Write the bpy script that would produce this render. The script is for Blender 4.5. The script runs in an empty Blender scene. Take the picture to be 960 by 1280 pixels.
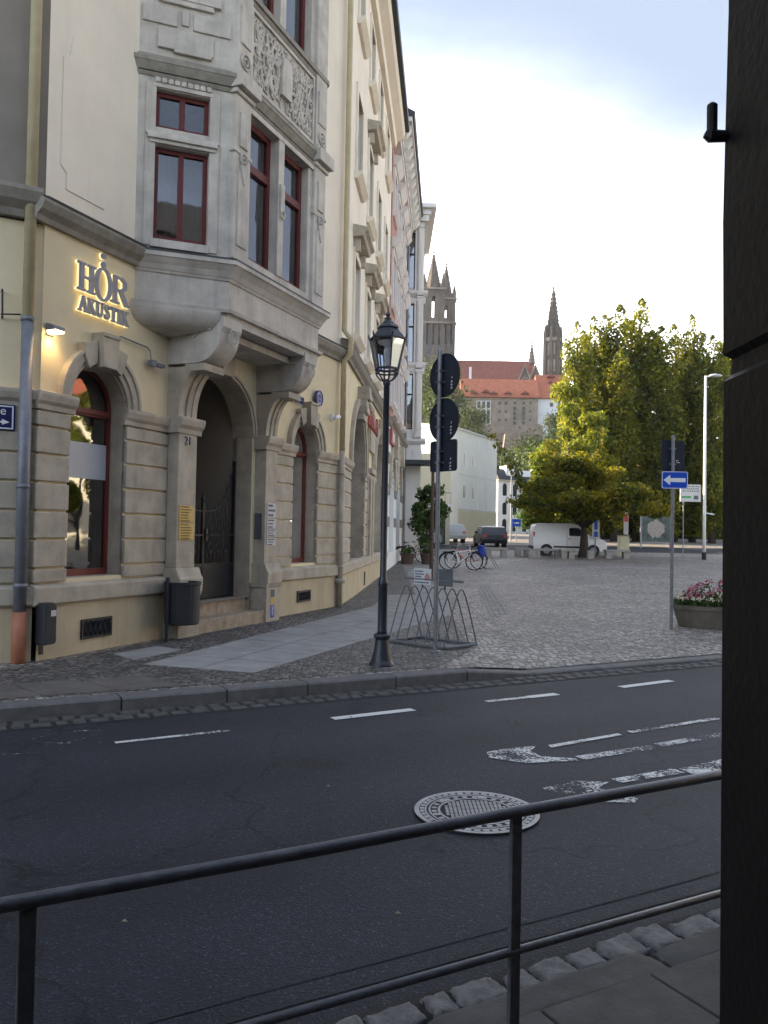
import bpy, math, random
from mathutils import Vector, Matrix, noise as mnoise
R = math.radians; PI = math.pi
random.seed(7)
S = bpy.context.scene
COL = S.collection
# ------------------------------------------------------------------ camera
F_PX, PITCH, ROLL, CAMH = 1030.0, R(1.335), R(1.05), 1.73
cd = bpy.data.cameras.new('camera'); cam = bpy.data.objects.new('camera', cd); COL.objects.link(cam)
cd.sensor_width = 36; cd.lens = F_PX/1280*36; cd.clip_end = 6000; cd.clip_start = 0.05
_f = Vector((0, math.cos(PITCH), math.sin(PITCH))); _u0 = Vector((0, -math.sin(PITCH), math.cos(PITCH))); _r0 = Vector((1, 0, 0))
_r = math.cos(ROLL)*_r0 + math.sin(ROLL)*_u0; _u = -math.sin(ROLL)*_r0 + math.cos(ROLL)*_u0
M = Matrix((_r, _u, -_f)).transposed().to_4x4(); M.translation = (0, 0, CAMH)
cam.matrix_world = M; S.camera = cam
# ------------------------------------------------------------------ world, sun, exposure
SUN_AZ, SUN_EL = R(-71), R(20)
W = bpy.data.worlds.new('World'); S.world = W; W.use_nodes = True
nt = W.node_tree; nt.nodes.clear()
out = nt.nodes.new('ShaderNodeOutputWorld'); bg = nt.nodes.new('ShaderNodeBackground')
sky = nt.nodes.new('ShaderNodeTexSky'); sky.sky_type = 'NISHITA'; sky.sun_disc = False
sky.sun_elevation = SUN_EL; sky.sun_rotation = SUN_AZ; sky.air_density = 1.0; sky.dust_density = 1.2; sky.ozone_density = 1.0
tc = nt.nodes.new('ShaderNodeTexCoord')
mp = nt.nodes.new('ShaderNodeMapping'); mp.inputs['Scale'].default_value = (1.0, 1.0, 2.6); mp.inputs['Rotation'].default_value = (0.2, 0.5, 0.3)
nz = nt.nodes.new('ShaderNodeTexNoise'); nz.inputs['Scale'].default_value = 2.2; nz.inputs['Detail'].default_value = 6; nz.inputs['Roughness'].default_value = 0.55
cr = nt.nodes.new('ShaderNodeMapRange'); cr.inputs['From Min'].default_value = 0.36; cr.inputs['From Max'].default_value = 0.62
sx = nt.nodes.new('ShaderNodeSeparateXYZ')
el = nt.nodes.new('ShaderNodeMapRange'); el.inputs['From Min'].default_value = 0.62; el.inputs['From Max'].default_value = 0.22
ad = nt.nodes.new('ShaderNodeMath'); ad.operation = 'MULTIPLY_ADD'; ad.inputs[1].default_value = 0.55; ad.use_clamp = True
mu = nt.nodes.new('ShaderNodeMath'); mu.operation = 'MULTIPLY'; mu.inputs[1].default_value = 0.8
mx = nt.nodes.new('ShaderNodeMix'); mx.data_type = 'RGBA'; mx.inputs['B'].default_value = (7.4, 7.1, 7.15, 1)
L = nt.links.new
L(tc.outputs['Generated'], mp.inputs['Vector']); L(mp.outputs['Vector'], nz.inputs['Vector']); L(nz.outputs['Fac'], cr.inputs['Value'])
L(tc.outputs['Generated'], sx.inputs[0]); L(sx.outputs['Z'], el.inputs['Value'])
L(cr.outputs['Result'], ad.inputs[0]); L(el.outputs['Result'], ad.inputs[2]); fr_ = nt.nodes.new('ShaderNodeMapRange'); fr_.interpolation_type = 'SMOOTHSTEP'; fr_.inputs['From Min'].default_value = -.35; fr_.inputs['From Max'].default_value = .55; fr_.inputs['To Min'].default_value = .3
L(sx.outputs['Y'], fr_.inputs['Value']); m2_ = nt.nodes.new('ShaderNodeMath'); m2_.operation = 'MULTIPLY'
L(ad.outputs[0], m2_.inputs[0]); L(fr_.outputs[0], m2_.inputs[1]); L(m2_.outputs[0], mu.inputs[0])
L(mu.outputs[0], mx.inputs['Factor']); L(sky.outputs['Color'], mx.inputs['A']); # a clear blue gap high up on the right of the view
bl_ = nt.nodes.new('ShaderNodeMath'); bl_.operation = 'MULTIPLY_ADD'; bl_.inputs[1].default_value = .36; L(sx.outputs['X'], bl_.inputs[0]); L(sx.outputs['Z'], bl_.inputs[2])
b2_ = nt.nodes.new('ShaderNodeMath'); b2_.operation = 'MULTIPLY_ADD'; b2_.inputs[1].default_value = -.12; L(nz.outputs['Fac'], b2_.inputs[0]); L(bl_.outputs[0], b2_.inputs[2])
b3_ = nt.nodes.new('ShaderNodeMapRange'); b3_.interpolation_type = 'SMOOTHSTEP'; b3_.inputs['From Min'].default_value = .27; b3_.inputs['From Max'].default_value = .535; b3_.inputs['To Max'].default_value = 1.0; L(b2_.outputs[0], b3_.inputs['Value'])
mb_ = nt.nodes.new('ShaderNodeMix'); mb_.data_type = 'RGBA'; mb_.inputs['B'].default_value = (.78, .94, 1.22, 1)
L(b3_.outputs[0], mb_.inputs['Factor']); L(mx.outputs['Result'], mb_.inputs['A']); L(mb_.outputs['Result'], bg.inputs['Color'])
bg.inputs['Strength'].default_value = 0.15; L(bg.outputs[0], out.inputs[0])
sd = bpy.data.lights.new('sun', 'SUN'); sd.energy = 4.6; sd.angle = R(0.5); sd.color = (1, 0.82, 0.58)
so = bpy.data.objects.new('sun', sd); COL.objects.link(so)
sdir = Vector((math.sin(SUN_AZ)*math.cos(SUN_EL), math.cos(SUN_AZ)*math.cos(SUN_EL), math.sin(SUN_EL)))
so.rotation_euler = sdir.to_track_quat('Z', 'Y').to_euler()
so.location = (-30, 20, 40)
vs = S.view_settings; vs.view_transform = 'Standard'; vs.look = 'None'; vs.gamma = 1; vs.use_curve_mapping = False; vs.exposure = 2.35
S.cycles.max_bounces = 6; S.cycles.transparent_max_bounces = 10

# ------------------------------------------------------------------ helpers
def lerp(a, b, k): return a + (b-a)*k
def cmul(c, k): return tuple(min(1, x*k) for x in c)
def px(x, y, Y):                                   # where the sight line of a photo pixel meets the depth Y
    d = _f + _r*((x-480)/F_PX) - _u*((y-640)/F_PX)
    return Vector((0, 0, CAMH)) + d*(Y/d.y)
def pxg(x, y, z=0.13):
    d = _f + _r*((x-480)/F_PX) - _u*((y-640)/F_PX)
    return Vector((0, 0, CAMH)) + d*((z-CAMH)/d.z)
def gz(y):                                         # height of the square: level near the kerb, rising towards the back
    P = [(-50, .13), (27, .13), (48, .5), (65, .92), (85, 1.35), (140, 2.2), (400, 3)]
    for (a, b), (c, d) in zip(P, P[1:]):
        if y <= c: return lerp(b, d, (y-a)/(c-a))
    return 3
def frame(o, ang):                                 # wall frame: t along the wall, d outwards, z up
    u = Vector((math.sin(ang), math.cos(ang), 0)); n = Vector((u.y, -u.x, 0)); o = Vector((o[0], o[1], 0))
    def f(t, d, z): return o + u*t + n*d + Vector((0, 0, z))
    f.u, f.n, f.o = u, n, o
    return f
ID = lambda t, d, z: Vector((t, d, z))
WL = {}
class MB:
    def __init__(s, f=ID): s.f = f; s.v = []; s.fc = []
    def add(s, pts, faces):
        b = len(s.v); s.v += [s.f(*p) for p in pts]; s.fc += [tuple(i+b for i in q) for q in faces]
    def raw(s, pts, faces):
        b = len(s.v); s.v += [Vector(p) for p in pts]; s.fc += [tuple(i+b for i in q) for q in faces]
    def quad(s, a, b, c, d): s.add([a, b, c, d], [(0, 1, 2, 3)])
    def box(s, t0, t1, d0, d1, z0, z1):
        p = [(t, d, z) for z in (z0, z1) for d in (d0, d1) for t in (t0, t1)]
        s.add(p, [(0, 2, 3, 1), (4, 5, 7, 6), (0, 1, 5, 4), (2, 6, 7, 3), (0, 4, 6, 2), (1, 3, 7, 5)])
    def prism(s, pts, a, b, ax):                   # ax: 'd' polygon in (t,z), 't' polygon in (d,z), 'z' polygon in (t,d)
        n = len(pts)
        g = {'d': lambda p, k: (p[0], k, p[1]), 't': lambda p, k: (k, p[0], p[1]), 'z': lambda p, k: (p[0], p[1], k)}[ax]
        s.add([g(p, a) for p in pts] + [g(p, b) for p in pts],
              [tuple(range(n))[::-1], tuple(range(n, 2*n))] + [(i, (i+1) % n, n+(i+1) % n, n+i) for i in range(n)])
    def wall(s, t0, t1, z0, z1, d, ops=(), rev=0.2, n=14, reveal=True, face=True):
        cur = t0
        if not face: t1 = cur
        for (ta, tb, zb, zt, arch) in ops:
            if face and ta > cur: s.quad((cur, d, z0), (ta, d, z0), (ta, d, z1), (cur, d, z1))
            if face and zb > z0: s.quad((ta, d, z0), (tb, d, z0), (tb, d, zb), (ta, d, zb))
            r = (tb-ta)/2; c = (ta+tb)/2
            top = [(c-r*math.cos(PI*i/n), zt+r*math.sin(PI*i/n)) for i in range(n+1)] if arch else [(ta, zt), (tb, zt)]
            if face:
              for p, q in zip(top, top[1:]): s.quad((p[0], d, p[1]), (q[0], d, q[1]), (q[0], d, z1), (p[0], d, z1))
            o = [(ta, zb)] + top + [(tb, zb)]
            if reveal:
              for p, q in zip(o, o[1:] + o[:1]): s.quad((p[0], d, p[1]), (p[0], d-rev, p[1]), (q[0], d-rev, q[1]), (q[0], d, q[1]))
            cur = tb
        if t1 > cur: s.quad((cur, d, z0), (t1, d, z0), (t1, d, z1), (cur, d, z1))
    def ring(s, c, zs, r0, r1, d0, d1, a0=0, a1=PI, n=18):
        p = []
        for i in range(n+1):
            a = lerp(a0, a1, i/n)
            for d in (d0, d1):
                for r in (r0, r1): p.append((c+r*math.cos(a), d, zs+r*math.sin(a)))
        fc = []
        for i in range(n):
            b = 4*i; e = b+4
            fc += [(b, e, e+1, b+1), (b+2, b+3, e+3, e+2), (b+1, e+1, e+3, b+3), (b, b+2, e+2, e)]
        fc += [(0, 1, 3, 2), (4*n, 4*n+2, 4*n+3, 4*n+1)]
        s.add(p, fc)
    def tube(s, path, r, n=8, cap=True):           # round bar along points in frame coordinates
        P = [s.f(*p) for p in path]; rr = r if isinstance(r, (list, tuple)) else [r]*len(P)
        b = len(s.v); prev = None
        for i, p in enumerate(P):
            t = (P[min(i+1, len(P)-1)] - P[max(i-1, 0)]).normalized()
            if prev is None: a = t.orthogonal().normalized()
            else: a = (prev - t*prev.dot(t)); a = a.normalized() if a.length > 1e-6 else t.orthogonal().normalized()
            prev = a; c = t.cross(a)
            for k in range(n): s.v.append(p + (a*math.cos(2*PI*k/n) + c*math.sin(2*PI*k/n))*rr[i])
        for i in range(len(P)-1):
            for k in range(n): s.fc.append((b+i*n+k, b+i*n+(k+1) % n, b+(i+1)*n+(k+1) % n, b+(i+1)*n+k))
        if cap:
            s.fc.append(tuple(b+k for k in range(n))[::-1]); s.fc.append(tuple(b+(len(P)-1)*n+k for k in range(n)))
    def lathe(s, prof, c, n=20, rot=0.0, sx=1, sy=1):    # profile of (r, z) about the vertical through c
        b = len(s.v)
        for r, z in prof:
            for k in range(n):
                a = rot+2*PI*k/n; s.v.append(s.f(c[0]+r*sx*math.cos(a), c[1]+r*sy*math.sin(a), c[2]+z))
        for i in range(len(prof)-1):
            for k in range(n): s.fc.append((b+i*n+k, b+i*n+(k+1) % n, b+(i+1)*n+(k+1) % n, b+(i+1)*n+k))
        s.fc.append(tuple(b+k for k in range(n))[::-1]); s.fc.append(tuple(b+(len(prof)-1)*n+k for k in range(n)))
    def build(s, name, mat, parent=None, smooth=False, bevel=0, loc=None):
        base = WL[parent.name] if parent else (Vector(loc) if loc is not None else Vector((0, 0, 0)))
        me = bpy.data.meshes.new(name); me.from_pydata([v-base for v in s.v], [], s.fc); me.materials.append(mat); me.update()
        import bmesh
        bm = bmesh.new(); bm.from_mesh(me); bmesh.ops.recalc_face_normals(bm, faces=bm.faces); bm.to_mesh(me); bm.free()
        if smooth:
            for p in me.polygons: p.use_smooth = True
        o = bpy.data.objects.new(name, me); COL.objects.link(o)
        if parent: o.parent = parent
        else: o.location = base
        WL[o.name] = base
        if bevel:
            m = o.modifiers.new('bevel', 'BEVEL'); m.width = bevel; m.segments = 2; m.limit_method = 'ANGLE'; m.angle_limit = R(40)
        return o
def tag(o, label=None, cat=None, group=None, kind=None):
    if label: o['label'] = label
    if cat: o['category'] = cat
    if group: o['group'] = group
    if kind: o['kind'] = kind
    return o
def thing(name, label, cat, loc, group=None, rz=0):
    o = bpy.data.objects.new(name, None); COL.objects.link(o); o.location = loc; o.rotation_euler = (0, 0, rz); o.empty_display_size = .2
    WL[o.name] = Vector(loc)
    return tag(o, label, cat, group)
def proto(name, label, cat, group=None):
    return thing(name, label, cat, (0, 0, 0), group)
def kids(o): return [c for c in bpy.data.objects if c.parent == o]
def copy_tree(o, parent=None):
    c = o.copy(); COL.objects.link(c)
    if parent: c.parent = parent
    for ch in kids(o): copy_tree(ch, c)
    return c
def struct(o): o['kind'] = 'structure'; return o
def text_mb(txt, size, place, depth=0.01, align='CENTER', shear=0):      # built-in lettering turned into mesh; place maps (x, y, depth) to world
    cu = bpy.data.curves.new('txt', 'FONT'); cu.body = txt; cu.size = size; cu.align_x = align; cu.extrude = depth/2; cu.shear = shear
    ob = bpy.data.objects.new('txt', cu); COL.objects.link(ob)
    bpy.context.view_layer.update()
    me = bpy.data.meshes.new_from_object(ob)
    m = MB(); m.raw([place(v.co.x, v.co.y, v.co.z) for v in me.vertices], [tuple(p.vertices) for p in me.polygons])
    bpy.data.objects.remove(ob); bpy.data.curves.remove(cu); bpy.data.meshes.remove(me)
    return m

def wpx(F, x, y, d=0):                              # photo pixel -> (t, z) on a wall plane
    r = _f + _r*((x-480)/F_PX) - _u*((y-640)/F_PX); c = Vector((0, 0, CAMH)); k = ((F.o+F.n*d-c).dot(F.n))/r.dot(F.n); p = c+r*k
    return (p-F.o).dot(F.u), p.z

# ------------------------------------------------------------------ materials
def nodemat(name):
    m = bpy.data.materials.new(name); m.use_nodes = True; t = m.node_tree
    return m, t, t.nodes['Principled BSDF'], t.links.new
def mat(name, col, rough=.8, var=.18, scale=3.0, bump=.15, bscale=60, streak=0.0, spec=.3, metal=0.0, dirt=0.0, bdist=.01):
    m, t, b, L = nodemat(name); N = t.nodes.new
    g = N('ShaderNodeNewGeometry')
    n1 = N('ShaderNodeTexNoise'); n1.inputs['Scale'].default_value = scale; n1.inputs['Detail'].default_value = 7; n1.inputs['Roughness'].default_value = .62
    L(g.outputs['Position'], n1.inputs['Vector'])
    r = N('ShaderNodeValToRGB'); r.color_ramp.elements[0].position = .3; r.color_ramp.elements[1].position = .72
    r.color_ramp.elements[0].color = (*cmul(col, 1-var), 1); r.color_ramp.elements[1].color = (*cmul(col, 1+var), 1)
    L(n1.outputs['Fac'], r.inputs['Fac']); c = r.outputs['Color']
    if streak or dirt:
        mpn = N('ShaderNodeMapping'); mpn.inputs['Scale'].default_value = (5, 5, .35) if streak else (1.3, 1.3, 1.3); L(g.outputs['Position'], mpn.inputs['Vector'])
        n2 = N('ShaderNodeTexNoise'); n2.inputs['Scale'].default_value = 1.2; n2.inputs['Detail'].default_value = 8; n2.inputs['Roughness'].default_value = .7
        L(mpn.outputs['Vector'], n2.inputs['Vector'])
        mr = N('ShaderNodeMapRange'); mr.inputs['From Min'].default_value = .5; mr.inputs['From Max'].default_value = .78; mr.inputs['To Max'].default_value = streak or dirt
        L(n2.outputs['Fac'], mr.inputs['Value'])
        mxn = N('ShaderNodeMix'); mxn.data_type = 'RGBA'; mxn.inputs['B'].default_value = (*cmul(col, .38), 1)
        L(mr.outputs['Result'], mxn.inputs['Factor']); L(c, mxn.inputs['A']); c = mxn.outputs['Result']
    L(c, b.inputs['Base Color'])
    b.inputs['Roughness'].default_value = rough; b.inputs['Metallic'].default_value = metal; b.inputs['Specular IOR Level'].default_value = spec
    if bump:
        n3 = N('ShaderNodeTexNoise'); n3.inputs['Scale'].default_value = bscale; n3.inputs['Detail'].default_value = 4; L(g.outputs['Position'], n3.inputs['Vector'])
        bp = N('ShaderNodeBump'); bp.inputs['Strength'].default_value = bump; bp.inputs['Distance'].default_value = bdist
        L(n3.outputs['Fac'], bp.inputs['Height']); L(bp.outputs['Normal'], b.inputs['Normal'])
    return m
def emit(name, col, st):
    m, t, b, L = nodemat(name); b.inputs['Base Color'].default_value = (*col, 1); b.inputs['Emission Color'].default_value = (*col, 1); b.inputs['Emission Strength'].default_value = st
    return m
def pane_mat(name, tint=(.55, .58, .6), base=.10):
    m, t, b, L = nodemat(name); t.nodes.remove(b); N = t.nodes.new; o = t.nodes['Material Output']
    tr = N('ShaderNodeBsdfTransparent'); tr.inputs['Color'].default_value = (*tint, 1)
    gl = N('ShaderNodeBsdfGlossy'); gl.inputs['Roughness'].default_value = .02; gl.inputs['Color'].default_value = (.93, .95, 1, 1)
    fr = N('ShaderNodeFresnel'); fr.inputs['IOR'].default_value = 1.5
    ma = N('ShaderNodeMath'); ma.operation = 'MULTIPLY_ADD'; ma.inputs[1].default_value = 1.3; ma.inputs[2].default_value = base; ma.use_clamp = True
    g = N('ShaderNodeNewGeometry'); n3 = N('ShaderNodeTexNoise'); n3.inputs['Scale'].default_value = .9; bp = N('ShaderNodeBump'); bp.inputs['Strength'].default_value = .04; bp.inputs['Distance'].default_value = .2
    L(g.outputs['Position'], n3.inputs['Vector']); L(n3.outputs['Fac'], bp.inputs['Height']); L(bp.outputs['Normal'], gl.inputs['Normal'])
    mx = N('ShaderNodeMixShader'); L(fr.outputs[0], ma.inputs[0]); L(ma.outputs[0], mx.inputs[0]); L(tr.outputs[0], mx.inputs[1]); L(gl.outputs[0], mx.inputs[2]); L(mx.outputs[0], o.inputs[0])
    return m
def cobble_mat(name, c0, c1, scale, joint=(.035, .034, .032), bump=.8):
    m, t, b, L = nodemat(name); N = t.nodes.new
    g = N('ShaderNodeNewGeometry'); mpn = N('ShaderNodeMapping'); mpn.inputs['Scale'].default_value = (1, 1, .01); L(g.outputs['Position'], mpn.inputs['Vector'])
    nw = N('ShaderNodeTexNoise'); nw.inputs['Scale'].default_value = 2.2; L(mpn.outputs[0], nw.inputs['Vector'])
    va = N('ShaderNodeVectorMath'); va.operation = 'MULTIPLY_ADD'; va.inputs[1].default_value = (.14, .14, 0); L(nw.outputs['Color'], va.inputs[0]); L(mpn.outputs[0], va.inputs[2])
    v = N('ShaderNodeTexVoronoi'); v.inputs['Scale'].default_value = scale; v.inputs['Randomness'].default_value = .62; L(va.outputs[0], v.inputs['Vector'])
    ve = N('ShaderNodeTexVoronoi'); ve.feature = 'DISTANCE_TO_EDGE'; ve.inputs['Scale'].default_value = scale; ve.inputs['Randomness'].default_value = .62; L(va.outputs[0], ve.inputs['Vector'])
    sep = N('ShaderNodeSeparateColor'); L(v.outputs['Color'], sep.inputs[0])
    r = N('ShaderNodeValToRGB'); r.color_ramp.elements[0].color = (*c0, 1); r.color_ramp.elements[1].color = (*c1, 1); L(sep.outputs[0], r.inputs['Fac'])
    n1 = N('ShaderNodeTexNoise'); n1.inputs['Scale'].default_value = .5; n1.inputs['Detail'].default_value = 6; L(mpn.outputs[0], n1.inputs['Vector'])
    pr = N('ShaderNodeMapRange'); pr.inputs['From Min'].default_value = .3; pr.inputs['From Max'].default_value = .7; pr.inputs['To Min'].default_value = .72; pr.inputs['To Max'].default_value = 1.2; L(n1.outputs['Fac'], pr.inputs['Value'])
    m1 = N('ShaderNodeMix'); m1.data_type = 'RGBA'; m1.blend_type = 'MULTIPLY'; m1.inputs['Factor'].default_value = 1; L(r.outputs[0], m1.inputs['A']); L(pr.outputs[0], m1.inputs['B'])
    jr = N('ShaderNodeMapRange'); jr.inputs['From Min'].default_value = .03; jr.inputs['From Max'].default_value = .14; L(ve.outputs['Distance'], jr.inputs['Value'])
    m2 = N('ShaderNodeMix'); m2.data_type = 'RGBA'; m2.inputs['A'].default_value = (*joint, 1); L(jr.outputs[0], m2.inputs['Factor']); L(m1.outputs['Result'], m2.inputs['B'])
    L(m2.outputs['Result'], b.inputs['Base Color']); b.inputs['Roughness'].default_value = .62; b.inputs['Specular IOR Level'].default_value = .4
    hr = N('ShaderNodeMapRange'); hr.interpolation_type = 'SMOOTHSTEP'; hr.inputs['From Min'].default_value = 0; hr.inputs['From Max'].default_value = .3; L(ve.outputs['Distance'], hr.inputs['Value'])
    hm = N('ShaderNodeMath'); hm.operation = 'MULTIPLY_ADD'; hm.inputs[1].default_value = .35; L(sep.outputs[1], hm.inputs[0]); L(hr.outputs[0], hm.inputs[2])
    bp = N('ShaderNodeBump'); bp.inputs['Strength'].default_value = bump; bp.inputs['Distance'].default_value = .02; L(hm.outputs[0], bp.inputs['Height']); L(bp.outputs[0], b.inputs['Normal'])
    return m
def asphalt_mat():
    m, t, b, L = nodemat('asphalt'); N = t.nodes.new; g = N('ShaderNodeNewGeometry')
    n1 = N('ShaderNodeTexNoise'); n1.inputs['Scale'].default_value = .55; n1.inputs['Detail'].default_value = 8; n1.inputs['Roughness'].default_value = .6; L(g.outputs['Position'], n1.inputs['Vector'])
    v = N('ShaderNodeTexVoronoi'); v.inputs['Scale'].default_value = 110; L(g.outputs['Position'], v.inputs['Vector'])
    sep = N('ShaderNodeSeparateColor'); L(v.outputs['Color'], sep.inputs[0])
    r = N('ShaderNodeValToRGB'); r.color_ramp.elements[0].position = .3; r.color_ramp.elements[1].position = .75
    r.color_ramp.elements[0].color = (.0165, .018, .0245, 1); r.color_ramp.elements[1].color = (.027, .029, .0375, 1); L(n1.outputs['Fac'], r.inputs['Fac'])
    r2 = N('ShaderNodeValToRGB'); r2.color_ramp.elements[0].color = (.7, .7, .7, 1); r2.color_ramp.elements[1].color = (1.25, 1.25, 1.25, 1)
    e = r2.color_ramp.elements.new(.93); e.color = (1.2, 1.2, 1.2, 1); r2.color_ramp.elements[2].color = (3.2, 3.1, 3, 1)
    L(sep.outputs[0], r2.inputs['Fac'])
    m1 = N('ShaderNodeMix'); m1.data_type = 'RGBA'; m1.blend_type = 'MULTIPLY'; m1.inputs['Factor'].default_value = 1; L(r.outputs[0], m1.inputs['A']); L(r2.outputs[0], m1.inputs['B'])
    # cracks / seams and worn lanes
    vc = N('ShaderNodeTexVoronoi'); vc.feature = 'DISTANCE_TO_EDGE'; vc.inputs['Scale'].default_value = .33; 
    nw = N('ShaderNodeTexNoise'); nw.inputs['Scale'].default_value = 1.8; nw.inputs['Detail'].default_value = 6; L(g.outputs['Position'], nw.inputs['Vector'])
    va = N('ShaderNodeVectorMath'); va.operation = 'MULTIPLY_ADD'; va.inputs[1].default_value = (1.2, 1.2, 0); L(nw.outputs['Color'], va.inputs[0]); L(g.outputs['Position'], va.inputs[2]); L(va.outputs[0], vc.inputs['Vector'])
    cr = N('ShaderNodeMapRange'); cr.inputs['From Max'].default_value = .009; cr.inputs['To Min'].default_value = .45; L(vc.outputs['Distance'], cr.inputs['Value'])
    m2 = N('ShaderNodeMix'); m2.data_type = 'RGBA'; m2.blend_type = 'MULTIPLY'; m2.inputs['Factor'].default_value = 1; L(m1.outputs['Result'], m2.inputs['A']); L(cr.outputs[0], m2.inputs['B'])
    # paler, polished wheel tracks along the road and darker drips between them
    dp = N('ShaderNodeVectorMath'); dp.operation = 'DOT_PRODUCT'; dp.inputs[1].default_value = (-math.cos(R(61.5)), math.sin(R(61.5)), 0); L(g.outputs['Position'], dp.inputs[0])
    sn = N('ShaderNodeMath'); sn.operation = 'MULTIPLY_ADD'; sn.inputs[1].default_value = 4.1; L(dp.outputs['Value'], sn.inputs[0]); L(n1.outputs['Fac'], sn.inputs[2]); s2 = N('ShaderNodeMath'); s2.operation = 'SINE'; L(sn.outputs[0], s2.inputs[0])
    tr = N('ShaderNodeMapRange'); tr.inputs['From Min'].default_value = -1; tr.inputs['To Min'].default_value = .86; tr.inputs['To Max'].default_value = 1.18; L(s2.outputs[0], tr.inputs['Value'])
    no = N('ShaderNodeTexNoise'); no.inputs['Scale'].default_value = 1.1; no.inputs['Detail'].default_value = 3; L(g.outputs['Position'], no.inputs['Vector'])
    om = N('ShaderNodeMapRange'); om.inputs['From Min'].default_value = .60; om.inputs['From Max'].default_value = .72; om.inputs['To Min'].default_value = 1; om.inputs['To Max'].default_value = .62; L(no.outputs['Fac'], om.inputs['Value'])
    tm = N('ShaderNodeMath'); tm.operation = 'MULTIPLY'; L(tr.outputs[0], tm.inputs[0]); L(om.outputs[0], tm.inputs[1])
    m3 = N('ShaderNodeMix'); m3.data_type = 'RGBA'; m3.blend_type = 'MULTIPLY'; m3.inputs['Factor'].default_value = 1; L(m2.outputs['Result'], m3.inputs['A']); L(tm.outputs[0], m3.inputs['B']); m2 = m3
    L(m2.outputs['Result'], b.inputs['Base Color']); b.inputs['Roughness'].default_value = .72; b.inputs['Specular IOR Level'].default_value = .3
    bp = N('ShaderNodeBump'); bp.inputs['Strength'].default_value = .5; bp.inputs['Distance'].default_value = .006; L(v.outputs['Distance'], bp.inputs['Height']); L(bp.outputs[0], b.inputs['Normal'])
    return m
def paint_mat(name, wear, scale=26):
    m, t, b, L = nodemat(name); N = t.nodes.new; o = t.nodes['Material Output']; g = N('ShaderNodeNewGeometry')
    b.inputs['Base Color'].default_value = (.62, .62, .60, 1); b.inputs['Roughness'].default_value = .7
    n1 = N('ShaderNodeTexNoise'); n1.inputs['Scale'].default_value = scale; n1.inputs['Detail'].default_value = 8; n1.inputs['Roughness'].default_value = .75; L(g.outputs['Position'], n1.inputs['Vector'])
    n2 = N('ShaderNodeTexNoise'); n2.inputs['Scale'].default_value = 2.6; n2.inputs['Detail'].default_value = 4; L(g.outputs['Position'], n2.inputs['Vector'])
    ma = N('ShaderNodeMath'); ma.operation = 'MULTIPLY_ADD'; ma.inputs[1].default_value = .6; L(n2.outputs['Fac'], ma.inputs[0]); L(n1.outputs['Fac'], ma.inputs[2])
    r = N('ShaderNodeMapRange'); r.inputs['From Min'].default_value = wear; r.inputs['From Max'].default_value = wear+.06; L(ma.outputs[0], r.inputs['Value'])
    tr = N('ShaderNodeBsdfTransparent'); mx = N('ShaderNodeMixShader'); L(r.outputs[0], mx.inputs[0]); L(tr.outputs[0], mx.inputs[1]); L(b.outputs[0], mx.inputs[2]); L(mx.outputs[0], o.inputs[0])
    return m
def leaf_mat(name, c0, c1, trans=.45, nscale=.6):
    m, t, b, L = nodemat(name); N = t.nodes.new; o = t.nodes['Material Output']; t.nodes.remove(b)
    g = N('ShaderNodeNewGeometry'); n1 = N('ShaderNodeTexNoise'); n1.inputs['Scale'].default_value = nscale; n1.inputs['Detail'].default_value = 3; L(g.outputs['Position'], n1.inputs['Vector'])
    ma = N('ShaderNodeMath'); ma.operation = 'MULTIPLY_ADD'; ma.inputs[1].default_value = .45; ma.inputs[2].default_value = -.22; L(g.outputs['Random Per Island'], ma.inputs[0])
    a2 = N('ShaderNodeMath'); a2.operation = 'ADD'; L(ma.outputs[0], a2.inputs[0]); L(n1.outputs['Fac'], a2.inputs[1])
    r = N('ShaderNodeValToRGB'); r.color_ramp.elements[0].position = .3; r.color_ramp.elements[1].position = .72
    r.color_ramp.elements[0].color = (*c0, 1); r.color_ramp.elements[1].color = (*c1, 1); L(a2.outputs[0], r.inputs['Fac'])
    df = N('ShaderNodeBsdfPrincipled'); df.inputs['Roughness'].default_value = .55; df.inputs['Specular IOR Level'].default_value = .25
    tl = N('ShaderNodeBsdfTranslucent'); mx = N('ShaderNodeMixShader'); mx.inputs[0].default_value = trans
    hs = N('ShaderNodeHueSaturation'); hs.inputs['Value'].default_value = 1.5; hs.inputs['Saturation'].default_value = 1.1; L(r.outputs[0], hs.inputs['Color'])
    L(r.outputs[0], df.inputs['Base Color']); L(hs.outputs[0], tl.inputs['Color']); L(df.outputs[0], mx.inputs[1]); L(tl.outputs[0], mx.inputs[2]); L(mx.outputs[0], o.inputs[0])
    return m
def tile_mat(name, col, rows=2.6):
    m = mat(name, col, rough=.8, var=.28, scale=1.1, bump=0, dirt=.35); t = m.node_tree; N = t.nodes.new; L = t.links.new; b = t.nodes['Principled BSDF']
    g = N('ShaderNodeNewGeometry'); w = N('ShaderNodeTexWave'); w.bands_direction = 'Z'; w.inputs['Scale'].default_value = rows; w.inputs['Distortion'].default_value = .6
    L(g.outputs['Position'], w.inputs['Vector']); bp = N('ShaderNodeBump'); bp.inputs['Strength'].default_value = .5; bp.inputs['Distance'].default_value = .1; L(w.outputs['Fac'], bp.inputs['Height']); L(bp.outputs[0], b.inputs['Normal'])
    return m
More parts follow.
